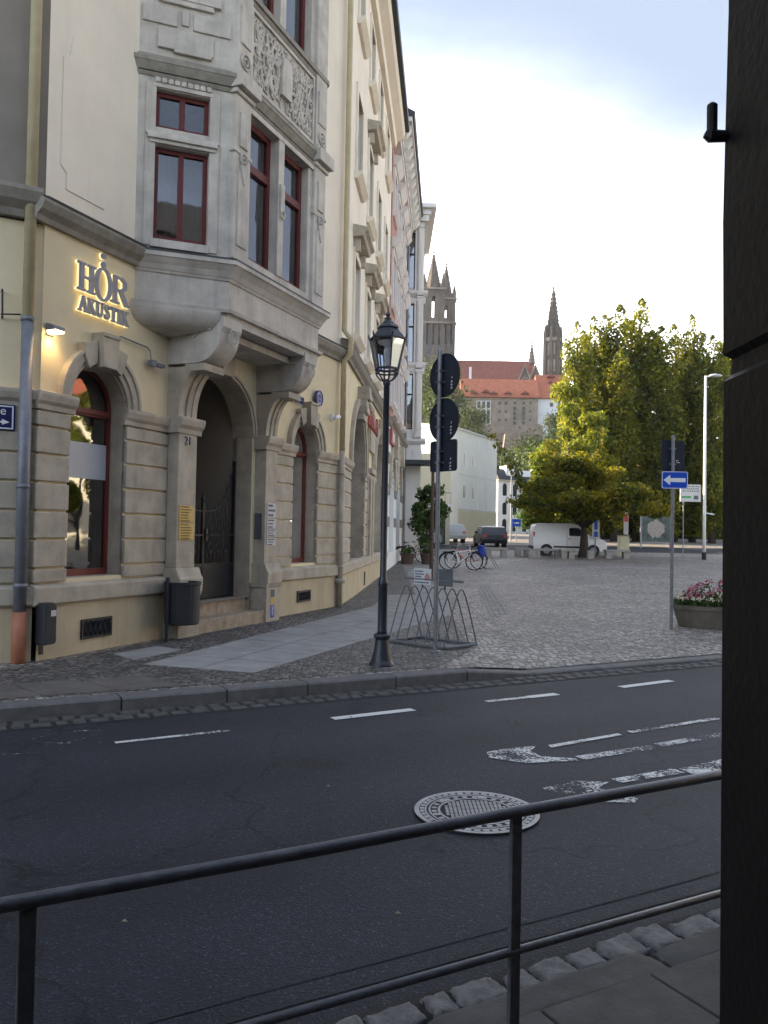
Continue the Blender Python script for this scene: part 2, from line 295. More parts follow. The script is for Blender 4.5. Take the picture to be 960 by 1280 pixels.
MT = dict(
    cream=mat('cream_plaster', (.72, .62, .42), .9, .08, 1.4, .12, 90, dirt=.16),
    cream_base=mat('cream_plinth_plaster', (.53, .45, .31), .9, .12, 2.0, .2, 70, streak=.32),
    pale=mat('pale_plaster', (.76, .69, .585), .9, .08, .9, .1, 90, streak=.12),
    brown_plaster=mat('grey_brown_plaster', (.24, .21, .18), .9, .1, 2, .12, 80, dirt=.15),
    stone=mat('sandstone', (.44, .39, .315), .85, .24, 3.2, .35, 50, streak=.30),
    oriel=mat('grey_sandstone', (.50, .465, .42), .85, .24, 2.6, .3, 45, streak=.5),
    mould=mat('weathered_sandstone', (.27, .25, .215), .85, .2, 6, .35, 55, streak=.5),
    step=mat('step_sandstone', (.36, .29, .22), .8, .3, 9, .4, 40, dirt=.6),
    lead=mat('dark_lead_sheet', (.055, .058, .065), .55, .2, 6, .1, 30),
    frame=mat('oxblood_frame', (.115, .022, .022), .45, .15, 6, .05, 60),
    redframe=mat('red_painted_frame', (.17, .042, .034), .5, .15, 6, .05, 60),
    pane=pane_mat('window_glass'), shoppane=pane_mat('shop_glass', (.5, .5, .5), .16), clear=pane_mat('lantern_glass', (.9, .92, .95), .06),
    frost=mat('frosted_band', (.45, .48, .53), .35, .04, 3, 0),
    curtain=mat('net_curtain', (.19, .165, .145), .95, .12, 6, .1, 30),
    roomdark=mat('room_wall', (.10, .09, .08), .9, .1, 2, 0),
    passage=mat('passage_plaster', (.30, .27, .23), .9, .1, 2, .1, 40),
    iron=mat('wrought_iron', (.018, .019, .024), .5, .2, 20, .1, 90, spec=.45),
    iron_blue=mat('blue_black_iron_paint', (.020, .023, .034), .42, .2, 14, .08, 90, spec=.5),
    galv=mat('galvanised_steel', (.20, .21, .23), .5, .2, 14, .05, 90, metal=.6),
    rail=mat('grey_rail_paint', (.085, .088, .105), .4, .3, 22, .25, 120, spec=.5, dirt=.75),
    zinc=mat('zinc_pipe', (.19, .20, .23), .5, .15, 8, .05, 60, metal=.25),
    orangepipe=mat('terracotta_pipe', (.36, .15, .09), .6, .15, 8, .05, 60),
    creampipe=mat('cream_painted_pipe', (.50, .43, .27), .6, .12, 5, .05, 60, streak=.3),
    signback=mat('dark_sign_back', (.012, .016, .028), .5, .15, 6, .02, 60),
    white=mat('white_paint', (.75, .75, .75), .5, .04, 4, 0), whitetxt=mat('white_lettering', (.7, .7, .7), .6, .03, 9, 0),
    signblue=mat('dull_blue_letters', (.05, .065, .22), .5, .08, 6, 0), dullred=mat('faded_red', (.36, .10, .085), .6, .15, 6, 0), farsett=mat('worn_setts', (.085, .082, .08), .8, .3, 9, .4, 40, dirt=.4),
    blue=mat('sign_blue', (.01, .065, .42), .4, .05, 5, 0), darkblue=mat('navy_enamel', (.012, .018, .09), .35, .05, 5, 0),
    yellow=mat('yellow_plaque', (.55, .36, .07), .45, .08, 9, 0), darktxt=mat('dark_lettering', (.03, .03, .03), .6, .05, 9, 0),
    red=mat('sign_red', (.55, .06, .04), .45, .05, 9, 0),
    slate=mat('slate_letter_face', (.27, .28, .33), .4, .1, 9, 0), halo=emit('halo_light', (1, .86, .5), .17),
    lampglow=emit('lit_lamp_glass', (1, .75, .38), 4.0),
    bin=mat('charcoal_bin', (.028, .03, .036), .55, .15, 9, .05, 40),
    rubber=mat('tyre_rubber', (.012, .012, .013), .8, .2, 9, 0), chrome=mat('bright_metal', (.5, .5, .52), .3, .05, 9, 0, metal=.9),
    vanwhite=mat('white_car_paint', (.70, .70, .72), .3, .03, 2, 0, spec=.5), carglass=mat('car_glass', (.02, .024, .03), .06, .05, 3, 0, spec=.9),
    silver=mat('silver_car_paint', (.38, .40, .43), .3, .04, 2, 0, spec=.5), blackcar=mat('dark_car_paint', (.03, .032, .04), .3, .04, 2, 0, spec=.5), plastic=mat('black_plastic', (.02, .02, .022), .6, .1, 9, 0),
    concrete=mat('bench_stone', (.30, .28, .26), .85, .2, 6, .3, 40, dirt=.3), planter=mat('planter_concrete', (.125, .108, .088), .85, .2, 5, .3, 45, streak=.3),
    terracotta=mat('brown_planter', (.10, .065, .05), .8, .2, 5, .2, 40),
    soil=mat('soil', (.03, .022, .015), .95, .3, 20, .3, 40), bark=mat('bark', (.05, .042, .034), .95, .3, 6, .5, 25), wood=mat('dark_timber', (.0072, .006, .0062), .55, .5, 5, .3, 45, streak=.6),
    slab=mat('pale_granite_slab', (.27, .265, .26), .8, .22, 3.5, .3, 70, dirt=.45), slabdark=mat('brown_slab', (.125, .112, .10), .85, .25, 3, .3, 60, dirt=.3),
    kerb=mat('granite_kerb', (.13, .125, .125), .8, .25, 8, .4, 60, dirt=.35), sett=mat('granite_sett', (.15, .143, .14), .75, .45, 14, .8, 60, dirt=.5),
    nearslab=mat('near_slab', (.085, .08, .075), .85, .25, 7, .35, 60, dirt=.3), joint=mat('sandy_joint', (.035, .033, .031), .95, .3, 20, .4, 60),
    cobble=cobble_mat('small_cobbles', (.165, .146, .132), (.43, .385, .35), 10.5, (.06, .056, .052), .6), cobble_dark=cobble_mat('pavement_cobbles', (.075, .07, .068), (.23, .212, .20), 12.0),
    asphalt=asphalt_mat(), paint=paint_mat('road_paint', .60, 24), wornpaint=paint_mat('worn_road_paint', .765, 42), chalk=paint_mat('chalk_marks', .90, 34),
    castiron=mat('cast_iron_cover', (.34, .34, .34), .5, .25, 12, .3, 90, metal=.15), ironpit=mat('cover_recess', (.03, .03, .032), .8, .2, 12, .2, 90),
    pink=mat('pink_plaster', (.42, .21, .18), .9, .1, 2, .1, 60), greystone=mat('grey_band', (.22, .21, .19), .85, .15, 4, .2, 50), whitewall=mat('white_render', (.74, .75, .74), .9, .04, .6, .05, 40, streak=.1),
    lilac=mat('offwhite_stucco', (.68, .655, .635), .9, .07, 1, .1, 50, streak=.15), creamhouse=mat('cream_render', (.60, .56, .42), .9, .05, .5, .05, 40),
    rock=mat('castle_rubble', (.215, .17, .14), .95, .3, .5, .6, 2.5, bdist=.3), castlewhite=mat('castle_plaster', (.50, .51, .54), .9, .1, .2, 0, streak=.2),
    tower=mat('dark_gothic_stone', (.082, .068, .058), .95, .3, .35, .5, 2, bdist=.3), trace=mat('pale_tracery_stone', (.19, .165, .135), .95, .3, .35, .4, 2, bdist=.3),
    roofdark=tile_mat('old_red_tiles', (.19, .06, .045), 1.2), rooforange=tile_mat('orange_tiles', (.30, .09, .05), 1.4), slate_roof=mat('slate_roofing', (.05, .05, .055), .7, .2, 4, .2, 20),
    hole=mat('unlit_window', (.022, .022, .026), .3, .1, 1, 0), hillgreen=mat('hillside_grass', (.045, .058, .025), .95, .5, .12, .5, 2, bdist=.3), earth=mat('far_ground', (.08, .085, .06), .95, .3, .02, 0),
    mapface=mat('map_sheet', (.06, .085, .085), .3, .6, 2.5, 0), green=mat('sign_green', (.02, .30, .07), .5, .05, 8, 0), tarp=mat('blue_cover', (.012, .04, .30), .5, .2, 9, .2, 30),
    banner=mat('pale_banner', (.52, .53, .54), .6, .05, 4, 0), greyboard=mat('grey_board', (.10, .105, .12), .6, .1, 5, 0),
    leaf_poplar=leaf_mat('poplar_leaves', (.042, .062, .012), (.20, .195, .028), .5), leaf_lime=leaf_mat('autumn_lime_leaves', (.07, .10, .018), (.205, .205, .03), .52), leaf_maple=leaf_mat('spreading_tree_leaves', (.036, .055, .013), (.20, .17, .02), .5),
    leaf_dark=leaf_mat('dark_leaves', (.012, .024, .008), (.035, .055, .016), .3), leaf_street=leaf_mat('street_tree_leaves', (.03, .058, .018), (.10, .15, .045), .4, 2), leaf_bush=leaf_mat('hillside_leaves', (.026, .045, .010), (.08, .10, .024), .35, .25),
    petal_white=mat('cream_petals', (.66, .62, .46), .7, .1, 30, 0), petal_pink=mat('pink_petals', (.45, .09, .15), .7, .2, 30, 0), petal_lilac=mat('mauve_petals', (.40, .16, .26), .7, .2, 30, 0),
    deadleaf=mat('dry_leaf', (.35, .30, .2), .8, .2, 30, 0),
)

# ================================================================== GROUND, ROAD, SQUARE
RA = R(61.5); RU = Vector((math.sin(RA), math.cos(RA), 0)); RN = Vector((-RU.y, RU.x, 0))
def FR(s, n, z): return RU*s + RN*n + Vector((0, 0, z))            # road frame: s along the road, n across it
KN = 7.93
m = MB(); m.raw([(900*math.cos(a*PI/24), 900*math.sin(a*PI/24), -.4) for a in range(48)], [tuple(range(48))])
struct(m.build('ground', MT['earth']))
m = MB(FR)
ss = [-70, -30, -12] + [i*.5-8 for i in range(60)] + [30, 45, 80]
for a, b in zip(ss, ss[1:]): m.quad((a, 2.62, 0), (b, 2.62, 0), (b, 16, 0), (a, 16, 0))
struct(m.build('road', MT['asphalt']))
# the square: columns along the kerb, rows running back and rising
def zk(s, dy):                                                     # dropped kerb to the right
    k = max(0, min(1, (s-5.3)/1.3)); k = k*k*(3-2*k)
    return lerp(.13, lerp(.035, .13, min(1, dy/3.0)), k)
m = MB(); cols = [-70, -40, -20, -12, -8] + [i*.4-6 for i in range(40)] + [11, 14, 18, 24, 32, 45, 70]
rows = [.30, .6, 1.0, 1.5, 2, 2.7, 3.5, 5, 7, 10, 14, 19, 25, 32, 40, 50, 62, 76, 95, 130]
P = []
for s in cols:
    for dy in rows:
        q = FR(s, KN+.0, 0); y = q.y+dy; P.append((q.x-dy*.0, y, zk(s, dy)+gz(y)-.13))
n = len(rows)
m.raw(P, [(i*n+j, (i+1)*n+j, (i+1)*n+j+1, i*n+j+1) for i in range(len(cols)-1) for j in range(n-1)])
struct(m.build('square_cobbles', MT['cobble']))
# far kerb: long granite stones, sinking flush to the right, and a sett gutter before it
m = MB(FR); s = -14.0
while s < 22:
    ln = random.uniform(.85, 1.15) if s > -20 else 1
    z0, z1 = zk(s, 0), zk(s+ln, 0); j = random.uniform(-.008, .008)
    a, b = s+.008, s+ln-.008
    pts = [(a, KN+j, -.1), (b, KN+j, -.1), (b, KN+.36, -.1), (a, KN+.36, -.1), (a, KN+j, z0-.012), (b, KN+j, z1-.012), (b, KN+.02+j, z1+.004), (a, KN+.02+j, z0+.004), (b, KN+.16, z1+.004), (a, KN+.16, z0+.004), (b, KN+.36, z1-.004), (a, KN+.36, z0-.004)]
    m.add(pts, [(0, 1, 5, 4), (4, 5, 6, 7), (7, 6, 8, 9), (9, 8, 10, 11), (0, 4, 7, 9, 11, 3), (1, 2, 10, 8, 6, 5)]); s += ln
struct(m.build('far_kerb', MT['kerb']))
m = MB(FR); m.quad((-14, KN-.34, .003), (22, KN-.34, .003), (22, KN+.05, .003), (-14, KN+.05, .003))
struct(m.build('far_gutter_bed', MT['joint']))
m = MB(FR)
for r in range(2):
    s = -14.0
    while s < 16:
        ln = random.uniform(.12, .2); n0 = KN-.33+r*.165+random.uniform(-.01, .01); h = random.uniform(.006, .018)
        m.add([(s, n0, -.02), (s+ln, n0, -.02), (s+ln, n0+.15, -.02), (s, n0+.15, -.02), (s+.02, n0+.02, h), (s+ln-.02, n0+.02, h), (s+ln-.02, n0+.13, h+.004), (s+.02, n0+.13, h+.004)],
              [(4, 5, 6, 7), (0, 1, 5, 4), (1, 2, 6, 5), (2, 3, 7, 6), (3, 0, 4, 7)]); s += ln+.015
struct(m.build('far_gutter', MT['farsett']))
# near side: gutter of big rough setts, kerb slab, pavement
m = MB(FR); m.quad((-30, -6, -.03), (30, -6, -.03), (30, 2.75, -.012), (-30, 2.75, -.012))
m.quad((-30, 2.44, .006), (30, 2.44, .006), (30, 2.66, .004), (-30, 2.66, .004))
struct(m.build('near_gutter_bed', MT['joint']))
def stone(m, s0, s1, n0, n1, h, jit=.012, crown=.02):               # one rough hewn stone: rounded top, uneven edges
    k = 11; g = []; ph = random.uniform(0, 99)
    for j in range(k):
        for i in range(k):
            a, b = lerp(i/(k-1), (1-math.cos(PI*i/(k-1)))/2, .6), lerp(j/(k-1), (1-math.cos(PI*j/(k-1)))/2, .6); e = min(i, k-1-i, j, k-1-j)
            sh = 1-.05*((2*a-1)**2)*((2*b-1)**2); nn = mnoise.noise(Vector((a*2.2+ph, b*1.6, ph)))+.5*mnoise.noise(Vector((a*6+ph, b*5, ph)))+.25*mnoise.noise(Vector((a*14, b*12+ph, ph)))
            s_ = (s0+s1)/2+(a-.5)*(s1-s0)*sh+random.uniform(-jit, jit)*.4*(e == 0); n_ = (n0+n1)/2+(b-.5)*(n1-n0)*sh+random.uniform(-jit, jit)*.4*(e == 0)
            g.append((s_, n_, h+nn*crown-(.03 if e == 0 else .007 if e == 1 else 0)))
    m.add(g, [(j*k+i, j*k+i+1, (j+1)*k+i+1, (j+1)*k+i) for j in range(k-1) for i in range(k-1)])
    ed = [(i, 0) for i in range(k)]+[(k-1, j) for j in range(1, k)]+[(i, k-1) for i in range(k-2, -1, -1)]+[(0, j) for j in range(k-2, 0, -1)]
    idx = [j*k+i for i, j in ed]; m.add([(g[q][0], g[q][1], -.08) for q in idx]+[g[q] for q in idx], [(a, (a+1) % len(idx), len(idx)+(a+1) % len(idx), len(idx)+a) for a in range(len(idx))])
m = MB(FR); s = -6
while s < 10:
    ln = random.choice((.11, .14, .15, .17, .2, .22)); stone(m, s, s+ln, 2.475+random.uniform(-.015, .015), 2.635+random.uniform(-.03, .02), .03+random.uniform(-.006, .006), .03, .013); s += ln+random.uniform(.014, .035)
struct(m.build('near_gutter', MT['sett'], smooth=True))
m = MB(FR); s = -6.3
while s < 10:
    ln = random.uniform(.7, 1.1); stone(m, s, s+ln, 2.28+random.uniform(-.01,.01), 2.44, .07, .012, .014); s += ln+.012
struct(m.build('near_kerb', MT['nearslab'], smooth=True))
m = MB(FR)
for r in range(8):
    s = -8+r*.22
    while s < 10:
        ln = .52; m.box(s, s+ln-.012, 1.92-r*.35, 2.258-r*.35, -.02, .088+random.uniform(0, .006)); s += ln
struct(m.build('near_pavement', MT['nearslab'], bevel=.006))
# pale slab walk along the houses, dark brown slabs, dark small cobbles between
def slabs(name, key, quads, z=.008, gap=.012):
    m = MB()
    for q in quads:
        c = sum((Vector(p) for p in q), Vector())/4
        w = []
        for p in q:
            p = Vector(p); d = (c-p); p2 = p+d.normalized()*gap; w.append((p2.x, p2.y, gz(p2.y)+z))
        m.raw(w+[(a, b, e-.04) for a, b, e in w], [(0, 1, 2, 3), (0, 4, 5, 1), (1, 5, 6, 2), (2, 6, 7, 3), (3, 7, 4, 0)])
    return struct(m.build(name, MT[key]))
A0, A1 = pxg(205, 836), pxg(320, 838)          # near end of the pale walk, left and right
B0, B1 = pxg(478, 750), pxg(497, 757)
C0, C1 = pxg(505, 702), pxg(565, 702)
A0 = pxg(148, 838)
qs = []
L0, L1 = pxg(196, 826), pxg(300, 841)
E0, E1 = pxg(470, 762), pxg(560, 768)
def band(p0, p1, q0, q1, nr, nc):
    o = []
    for i in range(nr):
        a, b = i/nr, (i+1)/nr
        for j in range(nc):
            c, d = j/nc, (j+1)/nc
            f = lambda u, v: (p0.lerp(q0, u)).lerp(p1.lerp(q1, u), v)
            o.append([f(a, c), f(a, d), f(b, d), f(b, c)])
    return o
S0, S1 = pxg(178, 831), pxg(318, 842); T0, T1 = pxg(466, 758), pxg(563, 769); U0, U1 = pxg(528, 704), pxg(562, 702)
slabs('pale_slab_walk', 'slab', band(S0, S1, T0, T1, 10, 2)+band(T0, T1, U0, U1, 16, 2))
slabs('pale_cover_slab', 'slab', [[pxg(140, 818), pxg(168, 826), pxg(228, 813), pxg(196, 808)]], .010)
DS = []
for i in range(-9, 5):
    s0 = -1.3+i*.66; DS.append([FR(s0+.25, KN+.37, .13), FR(s0+.91, KN+.37, .13), FR(s0+.66, KN+1.12, .13), FR(s0, KN+1.12, .13)])
slabs('brown_slabs', 'slabdark', DS, .007, .022)
def FR0(t): a = R(61.5); return Vector((-4.19+t*math.sin(a), 9.68+t*math.cos(a), .13))
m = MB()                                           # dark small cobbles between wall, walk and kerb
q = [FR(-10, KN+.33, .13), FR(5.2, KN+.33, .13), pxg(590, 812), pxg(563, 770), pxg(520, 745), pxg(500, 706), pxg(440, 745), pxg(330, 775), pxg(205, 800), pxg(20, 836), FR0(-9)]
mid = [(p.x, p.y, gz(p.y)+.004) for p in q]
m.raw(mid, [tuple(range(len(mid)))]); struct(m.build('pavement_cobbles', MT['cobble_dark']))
# drainage channel of long pale setts in the square
m = MB(); pa, pb, pc, pd = pxg(592, 722), pxg(607, 722), pxg(640, 769), pxg(612, 770)
for k in range(4):
    u0, u1 = (k+.05)/4, (k+.62)/4
    for i in range(14):
        v0, v1 = i/14, (i+.9)/14
        f = lambda u, v: pa.lerp(pb, u).lerp(pd.lerp(pc, u), v)
        w = [f(u0, v0), f(u1, v0), f(u1, v1), f(u0, v1)]; m.raw([(p.x, p.y, gz(p.y)+.012) for p in w], [(0, 1, 2, 3)])
struct(m.build('drain_channel', MT['slab']))
# back street along the far side of the square and the curved kerb on the right
m = MB(); pts = []
for i in range(20):
    x = -5+i*5.0; pts += [(x, 53+.05*x, gz(53+.05*x)+.006), (x, 62+.05*x, gz(62+.05*x)+.012)]
m.raw(pts, [(2*i, 2*i+2, 2*i+3, 2*i+1) for i in range(19)])
struct(m.build('back_street', MT['asphalt']))
# ---- painted marks
def rquad(m, s0, n0, s1, n1, w, z=.006):
    a = Vector((s0, n0, 0)); b = Vector((s1, n1, 0)); t = (b-a).normalized(); p = Vector((-t.y, t.x, 0))*w/2
    m.quad(*[(v.x, v.y, z) for v in (a-p, b-p, b+p, a+p)])
m = MB(FR); rquad(m, 3.24, 6.88, 4.12, 6.92, .11); rquad(m, 5.55, 6.95, 5.95, 6.96, .11); rquad(m, 6.9, 6.98, 7.78, 7.05, .11)
struct(m.build('lane_dashes', MT['paint']))
m = MB(FR); rquad(m, 5.0, 6.94, 5.55, 6.95, .08); rquad(m, 1.3, 6.82, 2.25, 6.84, .06)
struct(m.build('worn_lane_dashes', MT['wornpaint']))
m = MB(FR)                                         # two worn turn arrows: split heads and broken shafts
for pl in ([(3.78, 5.2), (3.95, 4.96), (4.36, 4.84), (4.38, 4.90), (4.17, 5.06), (4.2, 5.22), (4.34, 5.32), (4.1, 5.36), (3.86, 5.34)],
           [(4.42, 5.23), (4.44, 5.30), (5.27, 5.36), (5.26, 5.30)], [(4.42, 4.84), (4.42, 4.95), (5.22, 4.95), (5.22, 4.85)], [(5.29, 4.87), (5.29, 4.97), (6.6, 5.02), (6.6, 4.92)], [(5.40, 5.32), (5.4, 5.39), (6.6, 5.44), (6.6, 5.37)],
           [(3.66, 4.42), (3.72, 4.22), (3.85, 4.02), (4.02, 3.93), (4.10, 3.98), (3.99, 4.12), (4.05, 4.28), (4.18, 4.33), (3.98, 4.46)], [(4.25, 4.28), (4.25, 4.38), (4.86, 4.38), (4.86, 4.26)], [(4.88, 4.2), (4.9, 4.36), (5.7, 4.42), (5.7, 4.22)]):
    m.add([(s, n, .007) for s, n in pl], [tuple(range(len(pl)))])
struct(m.build('worn_arrows', MT['wornpaint']))
m = MB(FR)
for (s, n, a, b) in ((.55, 7.25, .28, .16), (.95, 7.15, .3, .2), (.75, 6.85, .42, .1)):
    k = 22
    p = [(s+a*r*math.cos(2*PI*i/k)+.1*math.sin(4*PI*i/k), n+b*r*math.sin(2*PI*i/k), .007) for r in (.86, 1) for i in range(k)]
    m.add(p, [(i, (i+1) % k, k+(i+1) % k, k+i) for i in range(k)])
struct(m.build('chalk_loops', MT['chalk']))
m = MB(FR); rnd = random.Random(12)
for n0, w_ in ((2.80, .02), (2.93, .012)):
    pts = []
    for i in range(70): s_ = -5+i*.2; o_ = .012*mnoise.noise(Vector((s_*1.3, n0*7, 0))); pts += [(s_, n0+o_, .0035), (s_, n0+o_+w_*rnd.uniform(.6, 1.3), .0035)]
    m.add(pts, [(2*i, 2*i+2, 2*i+3, 2*i+1) for i in range(69)])
struct(m.build('tar_seams', MT['ironpit']))
# ---- manhole cover
mc = FR(2.98, 4.22, 0)
mh = thing('manhole_cover', 'round cast iron manhole cover with checked centre set in the dark road', 'manhole cover', mc)
def disc(m, r0, r1, z, n=48, a0=0, a1=2*PI):
    full = abs(a1-a0-2*PI) < 1e-6
    p = [(mc.x+r*math.cos(lerp(a0, a1, i/n)), mc.y+r*math.sin(lerp(a0, a1, i/n)), z) for i in range(n+1) for r in (r0, r1)]
    m.raw(p, [(2*i, 2*i+1, 2*i+3, 2*i+2) for i in range(n)])
m = MB(); disc(m, .0, .385, .005); m.build('recess', MT['ironpit'], mh)
m = MB(); disc(m, .355, .385, .016)
for i in range(40): disc(m, .325, .35, .016, 3, 2*PI*i/40, 2*PI*(i+.72)/40)
for r0, r1 in ((.31, .322), (.285, .297), (.225, .24)): disc(m, r0, r1, .015)
m.build('rim', MT['castiron'], mh)
m = MB()
for i in range(26): disc(m, .247, .278, .015, 3, 2*PI*i/26, 2*PI*(i+.5)/26)
q = .026
for i in range(-8, 9):
    for j in range(-8, 9):
        if math.hypot(i*q, j*q) < .205: m.raw([(mc.x+i*q+a*.0095, mc.y+j*q+b*.0095, .016) for a, b in ((-1, -1), (1, -1), (1, 1), (-1, 1))], [(0, 1, 2, 3)])
for a in range(6):
    x, y = mc.x+.262*math.cos(a*PI/3+.3), mc.y+.262*math.sin(a*PI/3+.3); m.raw([(x+b*.022, y+c*.018, .018) for b, c in ((-1, -1), (1, -1), (1, 1), (-1, 1))], [(0, 1, 2, 3)])
m.build('lid', MT['castiron'], mh)
for i, (x, y) in enumerate(((410, 985), (35, 1194), (497, 1145), (155, 1155), (640, 905))):
    p = pxg(x, y, 0); m = MB(); r = .013
    m.raw([(p.x-r, p.y, .012), (p.x-.2*r, p.y-r*.6, .016), (p.x+r*1.2, p.y+.2*r, .008), (p.x+.1*r, p.y+.7*r, .02)], [(0, 1, 2), (0, 2, 3)])
    tag(m.build('fallen_leaf', MT['deadleaf'], loc=p), ['small dry leaf on the asphalt left of the manhole cover', 'dry leaf on the road near the left railing post', 'dry leaf on the road just above the middle of the railing', 'dry leaf on the road beyond the left part of the railing', 'dry leaf beside the worn white arrow'][i], 'leaf', 'dry leaves on the road')

# ================================================================== CORNER HOUSE
OB = (-4.09, 9.74); AB = R(21.96)
FB = frame(OB, AB)
pC = FB(8.4, 0, 0); FC = frame((pC.x, pC.y), R(4.55))
AA = R(61.5); FA0 = frame(OB, AA)
FA = frame((OB[0]-.12*math.sin(AA), OB[1]-.12*math.cos(AA)), AA)   # left wing: t runs from -20 up to 0
pk = FB(1.6, 0, 0); pq = FB(2.5, .95, 0); FK = frame((pk.x, pk.y), math.atan2((pq-pk).x, (pq-pk).y)); KL = (pq-pk).length
FF = frame((pq.x, pq.y), AB); pr_ = FB(5.4, .95, 0); ps = FB(6.3, 0, 0); FQ = frame((pr_.x, pr_.y), math.atan2((ps-pr_).x, (ps-pr_).y)); QL = (ps-pr_).length
ZG, ZS, ZE = .10, 5.57, 16.6
house = thing('corner_house', 'cream corner house with stone ground floor, carved oriel and arched gateway', 'building', FB(0, 0, ZG))
# --- walls
W1, W2, WP = (.45, 1.5, 1.08, 3.28, True), (6.24, 7.29, 1.08, 3.28, True), (2.95, 4.8, 0.1, 3.30, True)
m = MB(FB); m.wall(-.02, 8.4, .8, 5.34, 0, (W1, WP, W2), .32, reveal=False)
m2 = MB(FC); m2.wall(0, 12.7, .8, 5.6, 0, ((1.7, 4.8, 1.0, 3.2, True), (7.7, 10.8, 1.0, 3.2, True)), .55, reveal=False)
m.v += m2.v[:]; o_ = len(m.v)-len(m2.v); m.fc += [tuple(i+o_ for i in f) for f in m2.fc]
def merge(a, b): k = len(a.v); a.v += b.v; a.fc += [tuple(i+k for i in f) for f in b.fc]
m3 = MB(FA); m3.wall(-22, .12, .8, 5.3, 0, ((-3.2, -2.1, 1.08, 3.28, True), (-6.2, -5.1, 1.08, 3.28, True)), .3, reveal=False); merge(m, m3)
m.build('wall', MT['cream'], house)
for F, op, rv in ((FB, W1, .32), (FB, W2, .32), (FB, WP, .4), (FC, (1.7, 4.8, 1.0, 3.2, True), .55), (FC, (7.7, 10.8, 1.0, 3.2, True), .55), (FA, (-3.2, -2.1, 1.08, 3.28, True), .3), (FA, (-6.2, -5.1, 1.08, 3.28, True), .3)):
    m = MB(F); m.wall(op[0], op[1], op[2], 5, .001, (op,), rv, face=False); m.build('reveal', MT['stone'], house)
UPW = [1.65, 4.4, 7.15, 9.9]
m = MB(FB); m.wall(-.02, 1.6, ZS-.05, ZE-.3, 0); m.wall(6.3, 8.4, ZS-.05, ZE-.3, 0)
m2 = MB(FC)
bands = [(5.7, 8.9, 6.3, 8.2), (8.9, 12.7, 10.1, 12.1), (12.7, ZE-.3, 13.75, 15.5)]
for z0, z1, wb, wt in bands: m2.wall(0, 12.7, z0, z1, 0, [(t, t+1.1, wb, wt, False) for t in UPW], .22)
merge(m, m2); m.build('upper_wall', MT['pale'], house)
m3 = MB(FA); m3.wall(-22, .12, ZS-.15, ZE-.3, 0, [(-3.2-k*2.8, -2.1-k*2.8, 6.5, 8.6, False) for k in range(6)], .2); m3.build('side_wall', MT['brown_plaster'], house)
m = MB(FB); m.wall(-.02, 2.42, 0, .8, .05); m.wall(5.32, 8.4, 0, .8, .05)
m2 = MB(FC); m2.wall(0, 12.7, 0, .8, .05); merge(m, m2); m2 = MB(FA); m2.wall(-22, .08, 0, .8, .05); merge(m, m2)
m.build('plinth', MT['cream_base'], house)
# closed shell: roof slab and rear walls
m = MB(); a, b, c, d = FA(-22, .5, 0), FB(0, .5, 0), FB(8.4, .55, 0), FC(12.9, .6, 0); e = Vector((-9, 36, 0)); g = FA(-22, -11, 0)
ring_ = [a, b, c, d, e, g]
k = len(ring_); zc = ZE+.15
inner = [v.lerp(Vector((-9, 19, 0)), .35) for v in ring_]
m.raw([(v.x, v.y, zc) for v in ring_]+[(v.x, v.y, zc+3.4) for v in inner]+[(v.x, v.y, zc-.02) for v in ring_], [tuple(range(k, 2*k))]+[(i, (i+1) % k, k+(i+1) % k, k+i) for i in range(k)]+[tuple(range(2*k, 3*k))])
m.build('roof', MT['roofdark'], house)
m = MB(); w = [FC(12.68, -.02, 0), Vector((-8.5, 35, 0)), FA(-21.9, -10.5, 0), FA(-22, 0, 0)]
for p, q in zip(w, w[1:]): m.raw([(p.x, p.y, 0), (q.x, q.y, 0), (q.x, q.y, zc-.05), (p.x, p.y, zc-.05)], [(0, 1, 2, 3)])
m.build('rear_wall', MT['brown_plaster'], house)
m = MB(FC); m.prism([(0, 15.95), (.14, 15.95), (.18, 16.15), (.42, 16.3), (.48, 16.5), (0, 16.5)], -.2, 12.75, 't')
m2 = MB(FB); m2.prism([(0, 15.95), (.14, 15.95), (.18, 16.15), (.42, 16.3), (.48, 16.5), (0, 16.5)], -.2, 8.6, 't'); merge(m, m2); m.build('eaves_cornice', MT['pale'], house)
m = MB(FC); m.prism([(.46, 16.5), (.62, 16.52), (.64, 16.66), (.5, 16.72), (.1, 16.85), (.1, 16.5)], -.3, 12.75, 't'); m.build('gutter', MT['lead'], house)
# --- string courses, impost bands, ledges
SC = [(0, 5.30), (.06, 5.30), (.08, 5.36), (.15, 5.42), (.19, 5.50), (.19, 5.535), (0, 5.6)]
m = MB(FB); m.prism(SC, -.22, 1.62, 't'); m.prism(SC, 6.25, 8.42, 't')
m2 = MB(FC); m2.prism([(d*1.1, z+.2) for d, z in SC], -.12, 12.7, 't'); merge(m, m2)
m2 = MB(FA); m2.prism([(d*1.35, 5.3+(z-5.3)*1.35+.02) for d, z in SC], -22, .06, 't'); merge(m, m2)
m.build('string_course', MT['mould'], house, bevel=.006)
m = MB(FB); LC = [(.19, 5.54), (.2, 5.565), (0, 5.63), (0, 5.6)]; m.prism(LC, -.15, 1.62, 't'); m.prism(LC, 6.25, 8.42, 't')
m2 = MB(FC); m2.prism([(d*1.1, z+.2) for d, z in LC], -.12, 12.7, 't'); m2.build('lead_flashing', MT['lead'], house); m.build('lead_flashing', MT['lead'], house)
IM = [(0, 3.10), (.05, 3.10), (.055, 3.16), (.09, 3.20), (.11, 3.27), (.11, 3.31), (0, 3.34)]
